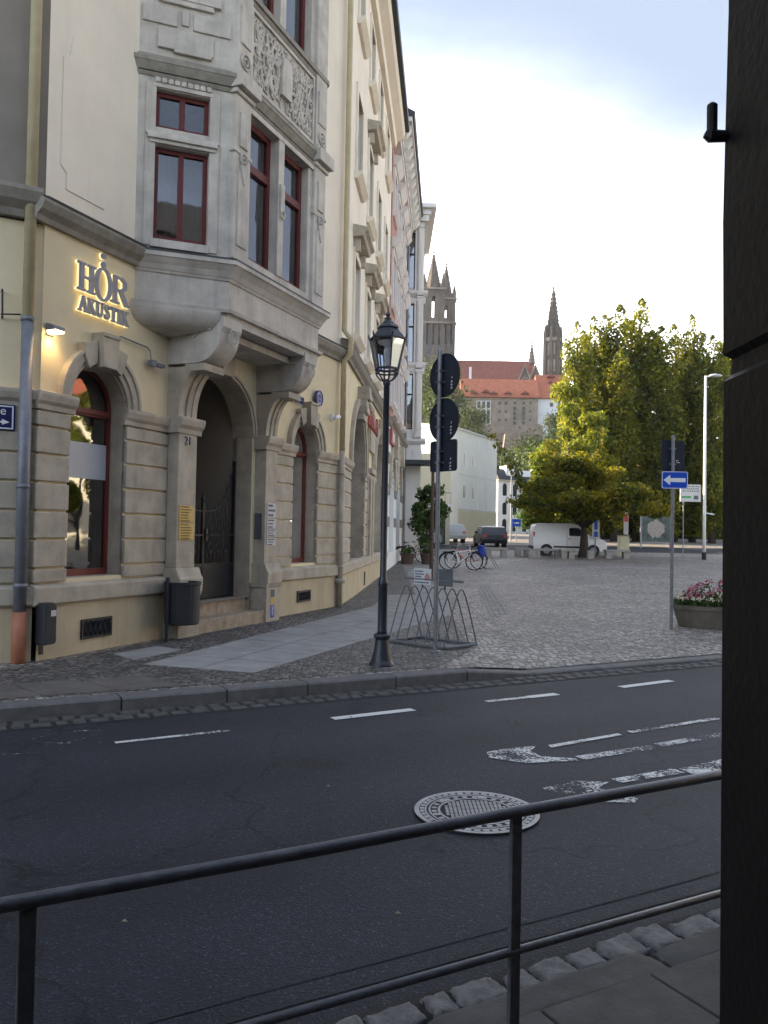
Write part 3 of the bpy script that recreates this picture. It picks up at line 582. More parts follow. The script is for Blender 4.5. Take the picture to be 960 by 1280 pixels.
for F, segs in ((FB, ((-.1, .52), (1.43, 2.41), (5.31, 6.31), (7.22, 8.42))), (FC, ((0, 1.75), (4.75, 7.75), (10.75, 12.7))), (FA, ((-2.1, .08), (-5.1, -3.2), (-22, -6.2)))):
    for a, b in segs: m = MB(F); m.prism(IM, a, b, 't'); m.build('impost_band', MT['stone'], house, bevel=.006)
LG = [(0, .76), (.09, .78), (.11, .80), (.11, .985), (.08, 1.0), (0, 1.03)]
m = MB(FB); m.prism(LG, -.1, 2.42, 't'); m.prism(LG, 5.32, 8.5, 't'); m2 = MB(FC); m2.prism(LG, -.08, 12.7, 't'); merge(m, m2); m2 = MB(FA); m2.prism(LG, -22, .08, 't'); merge(m, m2)
m.build('sill_ledge', MT['stone'], house, bevel=.008)
# --- rusticated stone courses
ys = [1.035, 1.215, 1.56, 1.90, 2.24, 2.575, 2.90, 3.095]
def each(name, key, bevel, *items):                 # one part per separate piece
    for F, fn in items:
        m = MB(F); fn(m); m.build(name, MT[key], house, bevel=bevel)
def courses(a, b, d):
    def fn(m):
        for z0, z1 in zip(ys, ys[1:]): m.box(a, b, -.05, d+random.uniform(-.003, .003), z0+.014, z1-.014)
    return fn
each('ashlar_courses', 'stone', .012, *[(FB, courses(a, b, .042)) for a, b in ((-.09, .45), (1.5, 2.40), (5.32, 6.24), (7.29, 8.43))],
     *[(FC, courses(a, b, .04)) for a, b in ((-.03, 1.7), (4.8, 5.5), (7.1, 7.7), (10.8, 12.68))], *[(FA, courses(a, b, .04)) for a, b in ((-2.1, .03), (-5.1, -3.2), (-22, -6.2))])
# --- arch mouldings with keystones
m = MB(FB)
for c in (.975, 6.765):
    m = MB(FB)
    m.ring(c, 3.30, .525, .60, -.2, .05); m.ring(c, 3.30, .60, .70, -.02, .08); m.ring(c, 3.30, .70, .745, -.02, .105)
    m.prism([(c-.36, 3.83), (c-.30, 3.72), (c-.16, 3.80), (c-.16, 4.08), (c-.42, 4.02)], -.02, .115, 'd'); m.prism([(c+.36, 3.83), (c+.42, 4.02), (c+.16, 4.08), (c+.16, 3.80), (c+.30, 3.72)], -.02, .115, 'd')
    m.prism([(c-.125, 3.76), (c+.125, 3.76), (c+.155, 4.15), (c-.155, 4.15)], -.25, .19, 'd'); m.prism([(c-.155, 4.15), (c+.155, 4.15), (c+.165, 4.20), (c-.165, 4.20)], -.02, .21, 'd'); m.build('arch_moulding', MT['stone'], house, bevel=.006)
for c in (3.25, 9.25):
    m2 = MB(FC)
    m2.ring(c, 3.25, 1.52, 1.62, -.3, .05, n=24); m2.ring(c, 3.25, 1.62, 1.80, -.02, .09, n=24)
    for k in range(5):
        m2.prism([(c-.36+.03*k, 4.5+.17*k), (c+.36-.03*k, 4.5+.17*k), (c+.36-.03*k+.03*(k % 2), 4.66+.17*k), (c-.36+.03*k-.03*(k % 2), 4.66+.17*k)], -.2, .18+.05*(k % 2)+.03*k, 'd')
    m2.build('arch_moulding', MT['stone'], house, bevel=.006)
# --- portal: archivolt, piers, fluted coves and scroll consoles
m = MB(FB); c = 3.875
m.ring(c, 3.30, .925, .965, -.3, .03, n=26); m.ring(c, 3.30, .965, 1.01, -.02, .06, n=26)
m.prism([(c-.16, 4.2), (c+.16, 4.2), (c+.2, 4.62), (c-.2, 4.62)], -.2, .10, 'd'); m.build('portal_arch', MT['stone'], house, bevel=.005)
for t0, t1 in ((2.41, 2.86), (4.91, 5.30)):
    m = MB(FB)
    m.box(t0-.03, t1+.05, -.3, .30, 0, .72); m.prism([(-.3, .72), (.30, .72), (.33, .80), (.34, .98), (.31, 1.02), (.26, 1.14), (-.3, 1.14)], t0-.05, t1+.07, 't'); m.box(t0, t1, -.3, .22, 1.14, 3.12)
    m.prism([(-.3, 3.10), (.24, 3.10), (.25, 3.17), (.29, 3.22), (.31, 3.29), (.31, 3.34), (-.3, 3.34)], t0-.05, t1+.09, 't')
    m.build('pier', MT['stone'], house, bevel=.01)
    m = MB(FB); n = 10
    cove = [(.20+.38*(1-math.cos(PI/2*i/n)), 3.34+.72*math.sin(PI/2*i/n)) for i in range(n+1)]
    w = (t1-t0)/4
    for k in range(4):                              # stepped flutes
        off = [0, .045, .02, 0][k]
        m.prism([(-.02, 3.34)]+[(d-off, z) for d, z in cove]+[(-.02, 4.06)], t0+k*w, t0+(k+1)*w, 't')
    m.box(t0-.01, t1+.03, .30, .64, 3.99, 4.094); m.build('cove_bracket', MT['stone'], house)
    m = MB(FB); sc = [(-.02, 4.10), (.50, 4.10)]
    for i in range(13):
        k = i/12; sc.append((.50+.40*math.sin(k*PI/2), 4.10+.42*(1-math.cos(k*PI/2))))
    sc += [(.945, 4.60), (.945, 4.74), (-.02, 4.74)]
    m.prism(sc, t0-.02, t1+.02, 't')
    for tt in (t0-.05, t1+.02):                     # carved edge scroll and disc on the cheek
        dd = .03
        for r0, r1, dz in ((.03, .062, 0), (.085, .105, 0)):
            p = []
            for i in range(19):
                a = 2*PI*i/18
                for r in (r0, r1):
                    for q in (0, dd): p.append((tt+q, .42+r*math.cos(a), 4.56+r*math.sin(a)))
            fc = []
            for i in range(18):
                b = 4*i; e = b+4; fc += [(b, e, e+2, b+2), (b+1, b+3, e+3, e+1), (b+2, e+2, e+3, b+3), (b, b+1, e+1, e)]
            m.add(p, fc)
        m.box(tt, tt+dd, -.02, .31, 4.55, 4.575); m.box(tt, tt+dd, .53, .76, 4.55, 4.575)
    tw = (t0+t1)/2
    for r in (.045, .085): m.tube([(tw+r*math.cos(2*PI*i/16), .955, 4.50+r*math.sin(2*PI*i/16)) for i in range(17)], .013, 6)
    m.tube([(tw+.12*math.cos(PI+PI*i/8), .96-.25*(i % 8 == 9), 4.5+.16*math.sin(PI+PI*i/8)) for i in range(9)], .012, 6)
    m.build('console', MT['oriel'], house, bevel=.006)
# passage behind the gate
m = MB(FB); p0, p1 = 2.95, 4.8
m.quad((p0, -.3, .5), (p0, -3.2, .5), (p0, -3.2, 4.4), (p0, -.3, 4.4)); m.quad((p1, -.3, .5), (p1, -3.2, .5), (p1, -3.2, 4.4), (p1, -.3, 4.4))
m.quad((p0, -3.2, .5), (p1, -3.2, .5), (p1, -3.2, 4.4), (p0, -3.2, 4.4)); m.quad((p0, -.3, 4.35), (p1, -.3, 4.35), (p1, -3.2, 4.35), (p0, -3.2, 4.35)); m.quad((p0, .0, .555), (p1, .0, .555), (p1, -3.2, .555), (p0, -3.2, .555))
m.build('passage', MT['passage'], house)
m = MB(FB); m.box(3.0, 4.75, -1.75, -1.65, .56, .62); m.box(3.0, 4.75, -1.75, -1.65, 3.0, 3.16)
for a, b in ((3.0, 3.12), (3.82, 3.93), (4.63, 4.75)): m.box(a, b, -1.76, -1.64, .56, 3.1)
m.box(3.82, 3.93, -1.76, -1.64, 3.16, 4.3); m.box(3.12, 3.82, -1.72, -1.68, .62, 1.3); m.box(3.93, 4.63, -1.72, -1.68, .62, 1.3)
m.build('inner_door', MT['wood'], house)
m = MB(FB); m.box(2.88, 4.89, -.2, .26, .0, .34); m.build('step', MT['step'], house, bevel=.015)
m = MB(FB); m.box(2.95, 4.8, -.6, -.06, .0, .548); m.build('step', MT['step'], house, bevel=.015)
# gate with two leaves
for side in (0, 1):
    ta, tb = (2.97, 3.865) if side == 0 else (3.885, 4.78)
    m = MB(FB); d = -.34; hi, lo = (ta, tb) if side == 0 else (tb, ta)
    topz = lambda t: 2.0+.85*(abs(t-lo)/.9)**3.2
    m.box(ta, tb, d-.012, d+.012, .60, 1.12); m.box(ta, tb, d-.02, d+.02, 1.10, 1.15); m.box(ta, tb, d-.02, d+.02, .58, .63); m.box(ta, tb, d-.02, d+.02, 1.60, 1.63)
    m.box(hi-.02, hi+.02, d-.022, d+.022, .58, 2.9); m.box(lo-.02, lo+.02, d-.022, d+.022, .58, 2.15)
    m.tube([(lerp(lo, hi, i/12), d, topz(lerp(lo, hi, i/12))) for i in range(13)], .016, 6)
    for k in range(1, 8):
        t = lerp(ta, tb, k/8); zt = topz(t)+.06; m.tube([(t, d, 1.12), (t, d, zt), (t, d, zt+.07)], [.010, .010, .002], 6)
    for k in range(3):
        tcx = lerp(ta, tb, (k+1)/4)
        for sg in (1, -1): m.tube([(tcx+sg*(.09-.0055*i)*math.cos(i*.55), d, 1.38+.012*i*sg*0+(.13-.009*i)*math.sin(i*.55)) for i in range(13)], .009, 5)
        m.tube([(tcx+.07*math.cos(2*PI*i/12), d, 1.80+.1*math.sin(2*PI*i/12)) for i in range(13)], .008, 5)
    m.lathe([(.0, .0), (.03, .02), (.035, .05), (.015, .09), (.02, .12), (0, .16)], (lo, d, 2.15), 8)
    g = m.build('gate', MT['iron'], house)
    if side: m = MB(FB); m.box(3.90, 3.96, d+.01, d+.05, 1.52, 1.72); m.tube([(3.93, d+.05, 1.62), (3.93, d+.09, 1.62), (4.03, d+.09, 1.62)], .01, 6); m.build('handle', MT['iron'], g)
# cellar vents
for t0, t1, z0, z1 in ((.70, 1.26, .30, .55), (6.45, 7.0, .34, .56)):
    m = MB(FB); m.box(t0, t1, .03, .056, z0, z1); m.build('vent', MT['ironpit'], house)
    m = MB(FB)
    for a, b, c_, d_ in ((t0, t1, z0, z0+.03), (t0, t1, z1-.03, z1), (t0, t0+.03, z0+.03, z1-.03), (t1-.03, t1, z0+.03, z1-.03)): m.box(a, b, .03, .075, c_, d_)
    for k in range(6): x = lerp(t0+.06, t1-.06, k/5); m.tube([(x-.04, .066, z0+.03), (x+.04, .066, z1-.03)], .008, 5); m.tube([(x+.04, .066, z0+.03), (x-.04, .066, z1-.03)], .008, 5)
    m.build('vent_grille', MT['iron'], house)
m = MB(FC); m.box(4.85, 5.15, .03, .06, .25, .62); m.build('vent', MT['ironpit'], house)
# --- windows
def bars(m, t0, t1, z0, z1, d, w, th, cols=1, trans=()):
    m.box(t0, t0+w, d-th, d, z0, z1); m.box(t1-w, t1, d-th, d, z0, z1); m.box(t0+w, t1-w, d-th, d, z0, z0+w*1.2); m.box(t0+w, t1-w, d-th, d, z1-w, z1)
    for k in range(1, cols): c = lerp(t0, t1, k/cols); m.box(c-w*.6, c+w*.6, d-th, d+.008, z0+w*1.2, z1-w)
    for z in trans: m.box(t0+w, t1-w, d-th+.004, d+.022, z-w*.7, z+w*.7)
def window(F, t0, t1, z0, z1, d, parent=house, cols=2, trans=(), key='frame', cur=True, pk='pane', w=.06, name='window'):
    m = MB(F); bars(m, t0, t1, z0, z1, d, w, .06, cols, trans); f = m.build(name, MT[key], parent)
    m = MB(F); m.quad((t0+.02, d-.035, z0+.02), (t1-.02, d-.035, z0+.02), (t1-.02, d-.035, z1-.02), (t0+.02, d-.035, z1-.02)); m.build('glass', MT[pk], f)
    if cur:
        m = MB(F); n = 36; half = [(t0+.02, t0+(t1-t0)*.46), (t0+(t1-t0)*.54, t1-.02)] if cur == 'split' else [(t0+.02, t1-.02)]
        for a, b in half:
            pts = []
            for i in range(n+1):
                t = lerp(a, b, i/n); dd = d-.16+.018*math.sin(i*1.35)+.008*math.sin(i*3.1); pts += [(t, dd, z0), (t, dd+.004*math.sin(i), z1)]
            m.add(pts, [(2*i, 2*i+2, 2*i+3, 2*i+1) for i in range(n)])
        m.build('curtain', MT['curtain'], f, smooth=True)
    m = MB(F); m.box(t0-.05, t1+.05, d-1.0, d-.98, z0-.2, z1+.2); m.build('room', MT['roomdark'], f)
    return f
def arch_window(F, t0, t1, z0, zs, d, trans, parent=house, w=.055, band=None):
    c, r = (t0+t1)/2, (t1-t0)/2
    m = MB(F); m.box(t0, t0+w, d-.06, d, z0, zs); m.box(t1-w, t1, d-.06, d, z0, zs); m.box(t0+w, t1-w, d-.06, d, z0, z0+w*1.6); m.ring(c, zs, r-w, r, d-.06, d)
    m.box(t0+w, t1-w, d-.06, d+.02, trans-.05, trans+.05); m.box(t0+w, t1-w, d, d+.045, trans-.02, trans+.02)
    f = m.build('shop_window', MT['redframe'], parent)
    m = MB(F); p = [(t0+.02, z0+.02), (t1-.02, z0+.02), (t1-.02, zs)]+[(c+(r-.02)*math.cos(PI*i/16), zs+(r-.02)*math.sin(PI*i/16)) for i in range(1, 16)]+[(t0+.02, zs)]
    m.add([(x, d-.03, z) for x, z in p], [tuple(range(len(p)))]); m.build('glass', MT['shoppane'], f)
    if band: m = MB(F); m.box(t0+w, t1-w, d-.028, d-.02, band[0], band[1]); m.build('frosted_band', MT['frost'], f)
    m = MB(F); a, b, e = t0-.3, t1+.3, d-1.6
    for q in (((a, e, z0), (b, e, z0), (b, e, zs+r), (a, e, zs+r)), ((a, d-.34, z0), (a, e, z0), (a, e, zs+r), (a, d-.34, zs+r)), ((b, d-.34, z0), (b, e, z0), (b, e, zs+r), (b, d-.34, zs+r)), ((a, d-.34, z0), (b, d-.34, z0), (b, e, z0), (a, e, z0))): m.quad(*q)
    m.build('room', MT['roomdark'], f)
    return f
arch_window(FB, .45, 1.5, 1.08, 3.28, -.24, 3.22, band=(2.35, 2.82))
arch_window(FB, 6.24, 7.29, 1.08, 3.28, -.24, 3.22)
for c in (3.25, 9.25):
    f = arch_window(FC, c-1.55, c+1.55, 1.05, 3.2, -.48, 3.1, w=.1)
    m = MB(FC); m.box(c-.5, c-.42, -.54, -.47, 1.1, 4.6); m.box(c+.42, c+.5, -.54, -.47, 1.1, 4.6); m.build('mullion', MT['redframe'], f)
m = MB(FC)                                          # carved niche pier between the arches
for a, b, z0, z1, d in ((5.5, 5.62, 1.03, 4.6, .06), (6.98, 7.1, 1.03, 4.6, .06), (5.62, 6.98, 4.0, 4.7, .10), (5.7, 6.9, 3.35, 3.5, .16), (5.75, 6.1, 1.03, 3.3, .12), (6.5, 6.85, 1.03, 3.3, .12), (6.0, 6.6, 4.7, 5.1, .14)): m.box(a, b, -.05, d, z0, z1)
m.build('niche_pier', MT['stone'], house, bevel=.015)
# wall panels, upper windows with sills and hoods on the right wing
m = MB(FB)
pts = [(.30, 5.85), (.98, 5.85), (.98, 6.05), (1.06, 6.12), (1.06, 7.45), (.98, 7.52), (.92, 7.8), (.36, 7.8), (.30, 7.52), (.20, 7.45), (.20, 6.12), (.30, 6.05)]
m.prism(pts, -.01, .014, 'd'); m.build('wall_panel', MT['pale'], house)
for k, t in enumerate(UPW):
    for z0, z1, wb, wt in bands: window(FC, t, t+1.1, wb, wt, -.14, cols=2, trans=(wb+(wt-wb)*.68,), cur=True, key='frame')
for t in UPW:
    for z0, z1, wb, wt in bands:
        m = MB(FC); m.box(t-.14, t, -.02, .05, wb, wt+.14); m.box(t+1.1, t+1.24, -.02, .05, wb, wt+.14); m.box(t, t+1.1, -.02, .05, wt, wt+.14); m.prism([(0, wb-.16), (.08, wb-.16), (.2, wb-.05), (.2, wb-.002), (0, wb-.002)], t-.2, t+1.3, 't'); m.build('window_surround', MT['pale'], house)
for k, t in enumerate(UPW):
    for zz in (8.55,)+((12.4,) if k == 1 else ()):
        m = MB(FC); m.box(t-.12, t+.0, -.02, .16, zz-.30, zz); m.box(t+1.1, t+1.22, -.02, .16, zz-.30, zz); m.prism([(0, zz), (.24, zz+.02), (.28, zz+.10), (.36, zz+.15), (.36, zz+.22), (0, zz+.30)], t-.24, t+1.34, 't')
        m.build('window_hood', MT['stone'], house, bevel=.008)
# --- oriel
def oring(off, z0, z1, offt=None):                  # band following the oriel plan, off = outward offset bottom/top
    offt = off if offt is None else offt
    def plan(o): return [(1.6-o*1.05, -.05), (1.6-o*.95, 0), (2.5-o*.42, .95+o), (5.4+o*.42, .95+o), (6.3+o*.95, 0), (6.3+o*1.05, -.05)]
    a, b = plan(off), plan(offt); k = len(a)
    return ([(t, d, z0) for t, d in a]+[(t, d, z1) for t, d in b], [tuple(range(k)), tuple(range(k, 2*k))]+[(i, (i+1) % k, k+(i+1) % k, k+i) for i in range(k)])
ob = MB(FB)
for o0, o1, z0, z1 in ((-.30, -.30, 4.56, 4.66), (-.03, -.02, 4.68, 4.80), (.045, .06, 4.80, 4.845), (-.02, -.02, 4.84, 5.26), (.0, .02, 5.26, 5.30), (.03, .07, 5.30, 5.37), (.07, .15, 5.37, 5.46), (.17, .17, 5.46, 5.52)):
    ob.add(*oring(o0, z0, z1, o1))
oriel = ob.build('oriel_base', MT['oriel'], house)
m = MB(FB); m.add(*oring(.175, 5.521, 5.545, .17)); m.add(*oring(.17, 5.546, 5.60, -.02)); m.build('oriel_flashing', MT['lead'], house)
m = MB(FK); n = 10                                   # rounded underside of the left canted side
rp = [(-.6, 4.50), (-.20, 4.52)]+[(.07-.26*(1-math.sin(PI/2*i/n)), 4.53+.27*(1-math.cos(PI/2*i/n))) for i in range(n+1)]+[(-.5, 4.80)]
m.prism(rp, -.05, KL-.12, 't'); m.build('oriel_bowl', MT['oriel'], house, smooth=False)
m = MB(FB)
ow = MB(FK); ow.wall(0, KL, 5.57, 7.16, 0, ((.24, .98, 5.73, 7.04, False),), .13); ow.wall(0, KL, 7.16, 8.15, 0, ((.24, .98, 7.29, 7.83, False),), .13); ow.wall(0, KL, 8.15, 9.6, 0); ow.wall(0, KL, 9.6, 14.6, 0, ((.24, .98, 9.78, 12, False),), .13)
of = MB(FF); fo = ((.44, 1.30, 5.74, 7.9, False), (1.48, 2.36, 5.74, 7.9, False)); of.wall(0, 2.9, 5.57, 8.15, 0, fo, .16); of.wall(0, 2.9, 8.15, 9.6, -.03); of.wall(0, 2.9, 9.6, 14.6, 0, tuple((a, b, 9.74, 12, False) for a, b, *_ in fo), .16)
oq = MB(FQ); oq.wall(0, QL, 5.57, 14.6, 0)
merge(m, ow); merge(m, of); merge(m, oq); m.add(*oring(.12, 14.6, 14.8)); m.build('oriel_wall', MT['oriel'], house)
m = MB(FB)
for o0, o1, z0, z1 in ((.02, .05, 7.98, 8.03), (.05, .11, 8.05, 8.16), (.12, .12, 8.16, 8.22), (.09, .0, 8.22, 8.30), (.03, .05, 9.52, 9.58), (.08, .08, 9.58, 9.66)): m.add(*oring(o0, z0, z1, o1))
m.build('oriel_cornice', MT['mould'], house)
m = MB(FF)
for a, b in ((.0, .40), (2.5, 2.9)):                # corner pilasters with capitals, scroll drops and panels
    m.box(a-.01, b+.01, -.02, .055, 5.6, 7.98); m.box(a+.07, b-.07, .05, .075, 5.8, 6.9); m.box(a+.10, b-.10, .05, .085, 7.25, 7.75)
    m.box(a-.05, b+.05, -.02, .10, 7.98, 8.04); m.box(a-.07, b+.07, -.02, .19, 8.05, 8.26); m.box(a-.03, b+.03, -.02, .12, 8.26, 8.34)
    m.box(a, b, -.03, .06, 8.3, 14.5); m.box(a+.06, b-.06, .05, .085, 8.75, 9.3)
    c = (a+b)/2
    for z, rr in ((8.52, .11), (7.08, .085)):
        for r in (rr, rr*.45): m.tube([(c+r*math.cos(2*PI*i/16), .075, z+r*math.sin(2*PI*i/16)) for i in range(17)], .02, 6)
    m.prism([(c-.1, 6.98), (c-.05, 6.8), (c, 6.7), (c+.05, 6.8), (c+.1, 6.98)], .05, .1, 'd'); m.box(a-.04, b+.04, -.02, .07, 7.14, 7.19)
m.box(1.30, 1.48, -.02, .03, 5.74, 7.9); m.box(1.33, 1.45, .03, .07, 6.75, 7.2); m.tube([(1.39+.06*math.cos(2*PI*i/12), .07, 6.72+.06*math.sin(2*PI*i/12)) for i in range(13)], .018, 6)
m.box(.40, 2.5, -.02, .04, 7.90, 7.98)
m2 = MB(FK)                                          # stonework of the left canted side
m2.box(.16, 1.06, -.02, .05, 7.05, 7.10); m2.box(.13, 1.09, -.02, .09, 7.10, 7.16); m2.box(.10, 1.12, -.02, .06, 7.16, 7.20); m2.box(.18, 1.04, -.02, .03, 7.84, 7.9)
for k in range(9): m2.box(.22+k*.088, .29+k*.088, .0, .05, 7.9, 7.97)
m2.box(.10, .24, -.02, .025, 5.62, 7.9); m2.box(.98, 1.12, -.02, .025, 5.62, 7.9); m2.box(.2, 1.0, -.02, .05, 5.60, 5.715)
m2.box(.24, 1.0, -.02, .05, 8.40, 8.68); m2.box(.03, .5, -.02, .03, 8.74, 8.98); m2.box(.56, .66, -.02, .03, 8.78, 9.0); m2.box(.72, 1.25, -.02, .03, 8.74, 8.98); m2.box(.24, 1.0, -.02, .05, 9.05, 9.32); m2.box(.40, 1.1, -.02, .065, 9.12, 9.26); m2.box(.46, .98, -.02, .06, 8.36, 8.40)
merge(m, m2); m.build('oriel_stonework', MT['oriel'], house, bevel=.008)
m = MB(FF); rnd = random.Random(3)                   # strapwork relief
m.box(.40, 2.5, -.03, -.012, 8.32, 9.52)
for a, b, c_, d_ in ((.42, 2.48, 8.33, 8.385), (.42, 2.48, 9.455, 9.51), (.42, .47, 8.385, 9.455), (2.43, 2.48, 8.385, 9.455)): m.box(a, b, -.02, .03, c_, d_)
m.prism([(1.30, 8.62), (1.60, 8.62), (1.62, 8.95), (1.56, 9.24), (1.34, 9.24), (1.28, 8.95)], -.02, .07, 'd')
def spiral(cx, cz, r, turns, dirn, ph, w=.022):
    k = 22; m.tube([(cx+r*(1-.8*i/k)*math.cos(ph+dirn*turns*2*PI*i/k), .012, cz+r*(1-.8*i/k)*math.sin(ph+dirn*turns*2*PI*i/k)) for i in range(k+1)], w, 6)
for sg in (-1, 1):
    for cx, cz, r, ph in ((.32, 9.16, .17, 0), (.32, 8.68, .18, 1), (.66, 9.20, .16, 2), (.66, 8.62, .17, 3), (.88, 8.92, .13, .5), (.50, 8.93, .12, 4), (.80, 9.28, .09, 1), (.84, 8.5, .09, 2)):
        spiral(1.45+sg*cx, cz, r, 1.25, sg, ph*sg, .027)
    m.tube([(1.45+sg*(.18+.06*i), .01, 8.92+.40*math.sin(i*.62)) for i in range(14)], .026, 6)
    m.tube([(1.45+sg*(.18+.06*i), .01, 8.92-.40*math.sin(i*.62)) for i in range(14)], .026, 6)
    m.tube([(1.45+sg*.2, .01, 8.5), (1.45+sg*.42, .02, 8.92), (1.45+sg*.2, .01, 9.36)], .024, 6)
for k in range(44):
    a, b = .55+.175*(k % 11)+rnd.uniform(-.03, .03), 8.50+.27*(k//11)+rnd.uniform(-.03, .03)
    if abs(a-1.45) > .2: spiral(a, b, rnd.uniform(.07, .115), 1.1, rnd.choice((-1, 1)), rnd.uniform(0, 6), .016)
for k in range(9): a = .6+k*.21; m.tube([(a-.10, .008, 8.42), (a, .014, 8.93), (a+.10, .008, 9.43)], .014, 5); m.tube([(a+.12, .008, 8.42), (a, .014, 8.8), (a-.12, .008, 9.43)], .012, 5)
for k in range(60): a, b = rnd.uniform(.52, 2.4), rnd.uniform(8.43, 9.42); m.lathe([(.035, 0), (.03, .02), (.0, .03)], (a, -.01, b), 6) if False else m.box(a-.022, a+.022, -.02, rnd.uniform(.01, .035), b-.022, b+.022)
m.build('relief_panel', MT['oriel'], house)
window(FK, .24, .98, 5.73, 7.04, -.10, cols=2); window(FK, .24, .98, 7.29, 7.83, -.10, cols=2, cur=False); window(FK, .24, .98, 9.78, 12, -.10, cols=2)
for a, b, *_ in fo:
    window(FF, a, b, 5.74, 7.9, -.13, cols=1, trans=(7.2,), w=.085, cur='split'); window(FF, a, b, 9.74, 12, -.13, cols=1, trans=(11.2,), w=.085, cur='split')
# --- rain pipes
tq = wpx(FA, 31, 530, .12)[0]
m = MB(FA); m.tube([(tq, .12, 4.12), (tq, .12, 16)], .066, 10); m.build('rain_pipe', MT['creampipe'], house, smooth=True)
m = MB(FA); m.tube([(tq, .12, .72), (tq, .12, 4.12)], .07, 10)
for z in (2.15, 4.1, 1.0): m.tube([(tq, .12, z), (tq, .12, z+.05)], .08, 10)
m.build('rain_pipe', MT['zinc'], house, smooth=True)
m = MB(FA); m.tube([(tq, .12, .08), (tq, .12, .72)], .082, 10); m.build('pipe_shoe', MT['orangepipe'], house, smooth=True)
m = MB(FB); m.tube([(8.22, .12, 3.4), (8.22, .12, 5.3), (8.22, .26, 5.45), (8.22, .28, 5.75), (8.22, .12, 5.95), (8.22, .12, 15.9)], .06, 10); m.build('rain_pipe', MT['creampipe'], house, smooth=True)
m = MB(FB); m.tube([(8.22, .12, .1), (8.22, .12, 3.4)], .062, 10); m.box(8.12, 8.32, .03, .2, .62, .72)
for z in (.95, 1.9, 2.9): m.tube([(8.22, .12, z), (8.22, .12, z+.04)], .072, 10)
m.build('rain_pipe', MT['stone'], house, smooth=True)
#PART3
lh = thing('unseen_house', 'unseen plain cream house added further left to keep sun off the road', 'building', FA(-40, 0, .1))  # out-of-view house added to block low sun along the road
m = MB(FA); m.wall(-62, -22.1, 0, 15, .0, [(-60+3.2*k, -58.8+3.2*k, 7, 9, False) for k in range(11)], .2); m.quad((-62, 0, 0), (-62, -11, 0), (-62, -11, 15), (-62, 0, 15)); m.quad((-22.1, 0, 0), (-22.1, -11, 0), (-22.1, -11, 15), (-22.1, 0, 15)); m.quad((-62, -11, 0), (-22.1, -11, 0), (-22.1, -11, 15), (-62, -11, 15)); m.build('wall', MT['creamhouse'], lh)
m = MB(FA); m.prism([(.5, 15), (-5.5, 19), (-11.5, 15)], -62, -22.1, 't'); m.build('roof', MT['roofdark'], lh)

# ================================================================== NEIGHBOURING HOUSES IN THE ROW
ph = thing('terraced_house', 'pink plastered house with banded stone ground floor beyond the cream corner house', 'building', FC(12.75, 0, .12))
T0_, T1_ = 12.75, 22.6
PW = [13.4, 15.8, 18.2, 20.6]
m = MB(FC); m.wall(T0_, T1_, 5.9, 9.6, .02, [(t, t+1.1, 6.6, 8.7, False) for t in PW], .22); m.wall(T0_, T1_, 9.6, 13.2, .02, [(t, t+1.1, 10.3, 12.2, False) for t in PW], .22); m.wall(T0_, T1_, 13.2, 16.2, .02, [(t, t+1.1, 13.8, 15.3, False) for t in PW], .22)
m.build('wall', MT['pink'], ph)
m = MB(FC); m.wall(T0_, T1_, 0, 5.9, .03, ((14.0, 16.6, .9, 3.4, True), (18.2, 20.8, .9, 3.4, True)), .4); m.build('ground_floor', MT['whitewall'], ph)
for z in (1.9, 3.1, 4.3):
    for a, b in ((T0_, 13.9), (16.7, 18.1), (20.9, T1_)): m = MB(FC); m.box(a, b, -.02, .07, z, z+.38); m.build('stone_band', MT['greystone'], ph)
for a in (14.0, 18.2):
    f = arch_window(FC, a, a+2.6, .9, 3.4, -.35, 3.2, parent=ph, w=.1); m = MB(FC); m.ring(a+1.3, 3.4, 1.3, 1.75, -.02, .12); m.prism([(a+1.0, 4.6), (a+1.6, 4.6), (a+1.75, 5.5), (a+.85, 5.5)], -.1, .28, 'd'); m.build('arch_moulding', MT['stone'], ph)
m = MB(FC); m.prism([(d*1.5, z+.4) for d, z in SC], T0_, T1_, 't'); m.build('string_course', MT['mould'], ph)
for t in PW:
    for wb, wt in ((6.6, 8.7), (10.3, 12.2), (13.8, 15.3)):
        window(FC, t, t+1.1, wb, wt, -.14, parent=ph, trans=(wb+(wt-wb)*.68,))
        m = MB(FC); m.box(t-.16, t, 0, .1, wb-.1, wt+.2); m.box(t+1.1, t+1.26, 0, .1, wb-.1, wt+.2); m.box(t, t+1.1, 0, .1, wt, wt+.2); m.prism([(0, wt+.2), (.15, wt+.2), (.32, wt+.42), (.32, wt+.52), (0, wt+.6)], t-.25, t+1.35, 't'); m.prism([(0, wb-.2), (.1, wb-.2), (.22, wb-.1), (.22, wb), (0, wb)], t-.2, t+1.3, 't'); m.build('window_surround', MT['lilac'], ph)
m = MB(FC); m.box(T0_, T1_, 0, .3, 16.2, 16.42); m.box(T0_+.02, T1_, 0, .72, 16.95, 17.12); m.box(T0_+.03, T1_, 0, .36, 16.42, 16.95); m.build('cornice', MT['lilac'], ph)
for k in range(11): t = T0_+.3+k*.92; m = MB(FC); m.prism([(.3, 16.45), (.5, 16.55), (.66, 16.8), (.66, 16.94), (.3, 16.94)], t, t+.36, 't'); m.build('modillion', MT['lilac'], ph)
m = MB(FC); m.prism([(.78, 17.12), (.82, 17.3), (-5, 20.5), (-10, 17.5), (-10, 17.12)], T0_+.01, T1_, 't'); m.build('roof', MT['slate_roof'], ph)
m = MB(FC); m.box(T0_+.03, T1_-.02, -10, -9.8, .1, 17.1); m.box(T1_-.2, T1_-.02, -9.8, -.02, .1, 17.1); m.box(T0_+.02, T0_+.2, -9.8, -.3, 5.9, 17.1); m.build('rear_wall', MT['lilac'], ph)
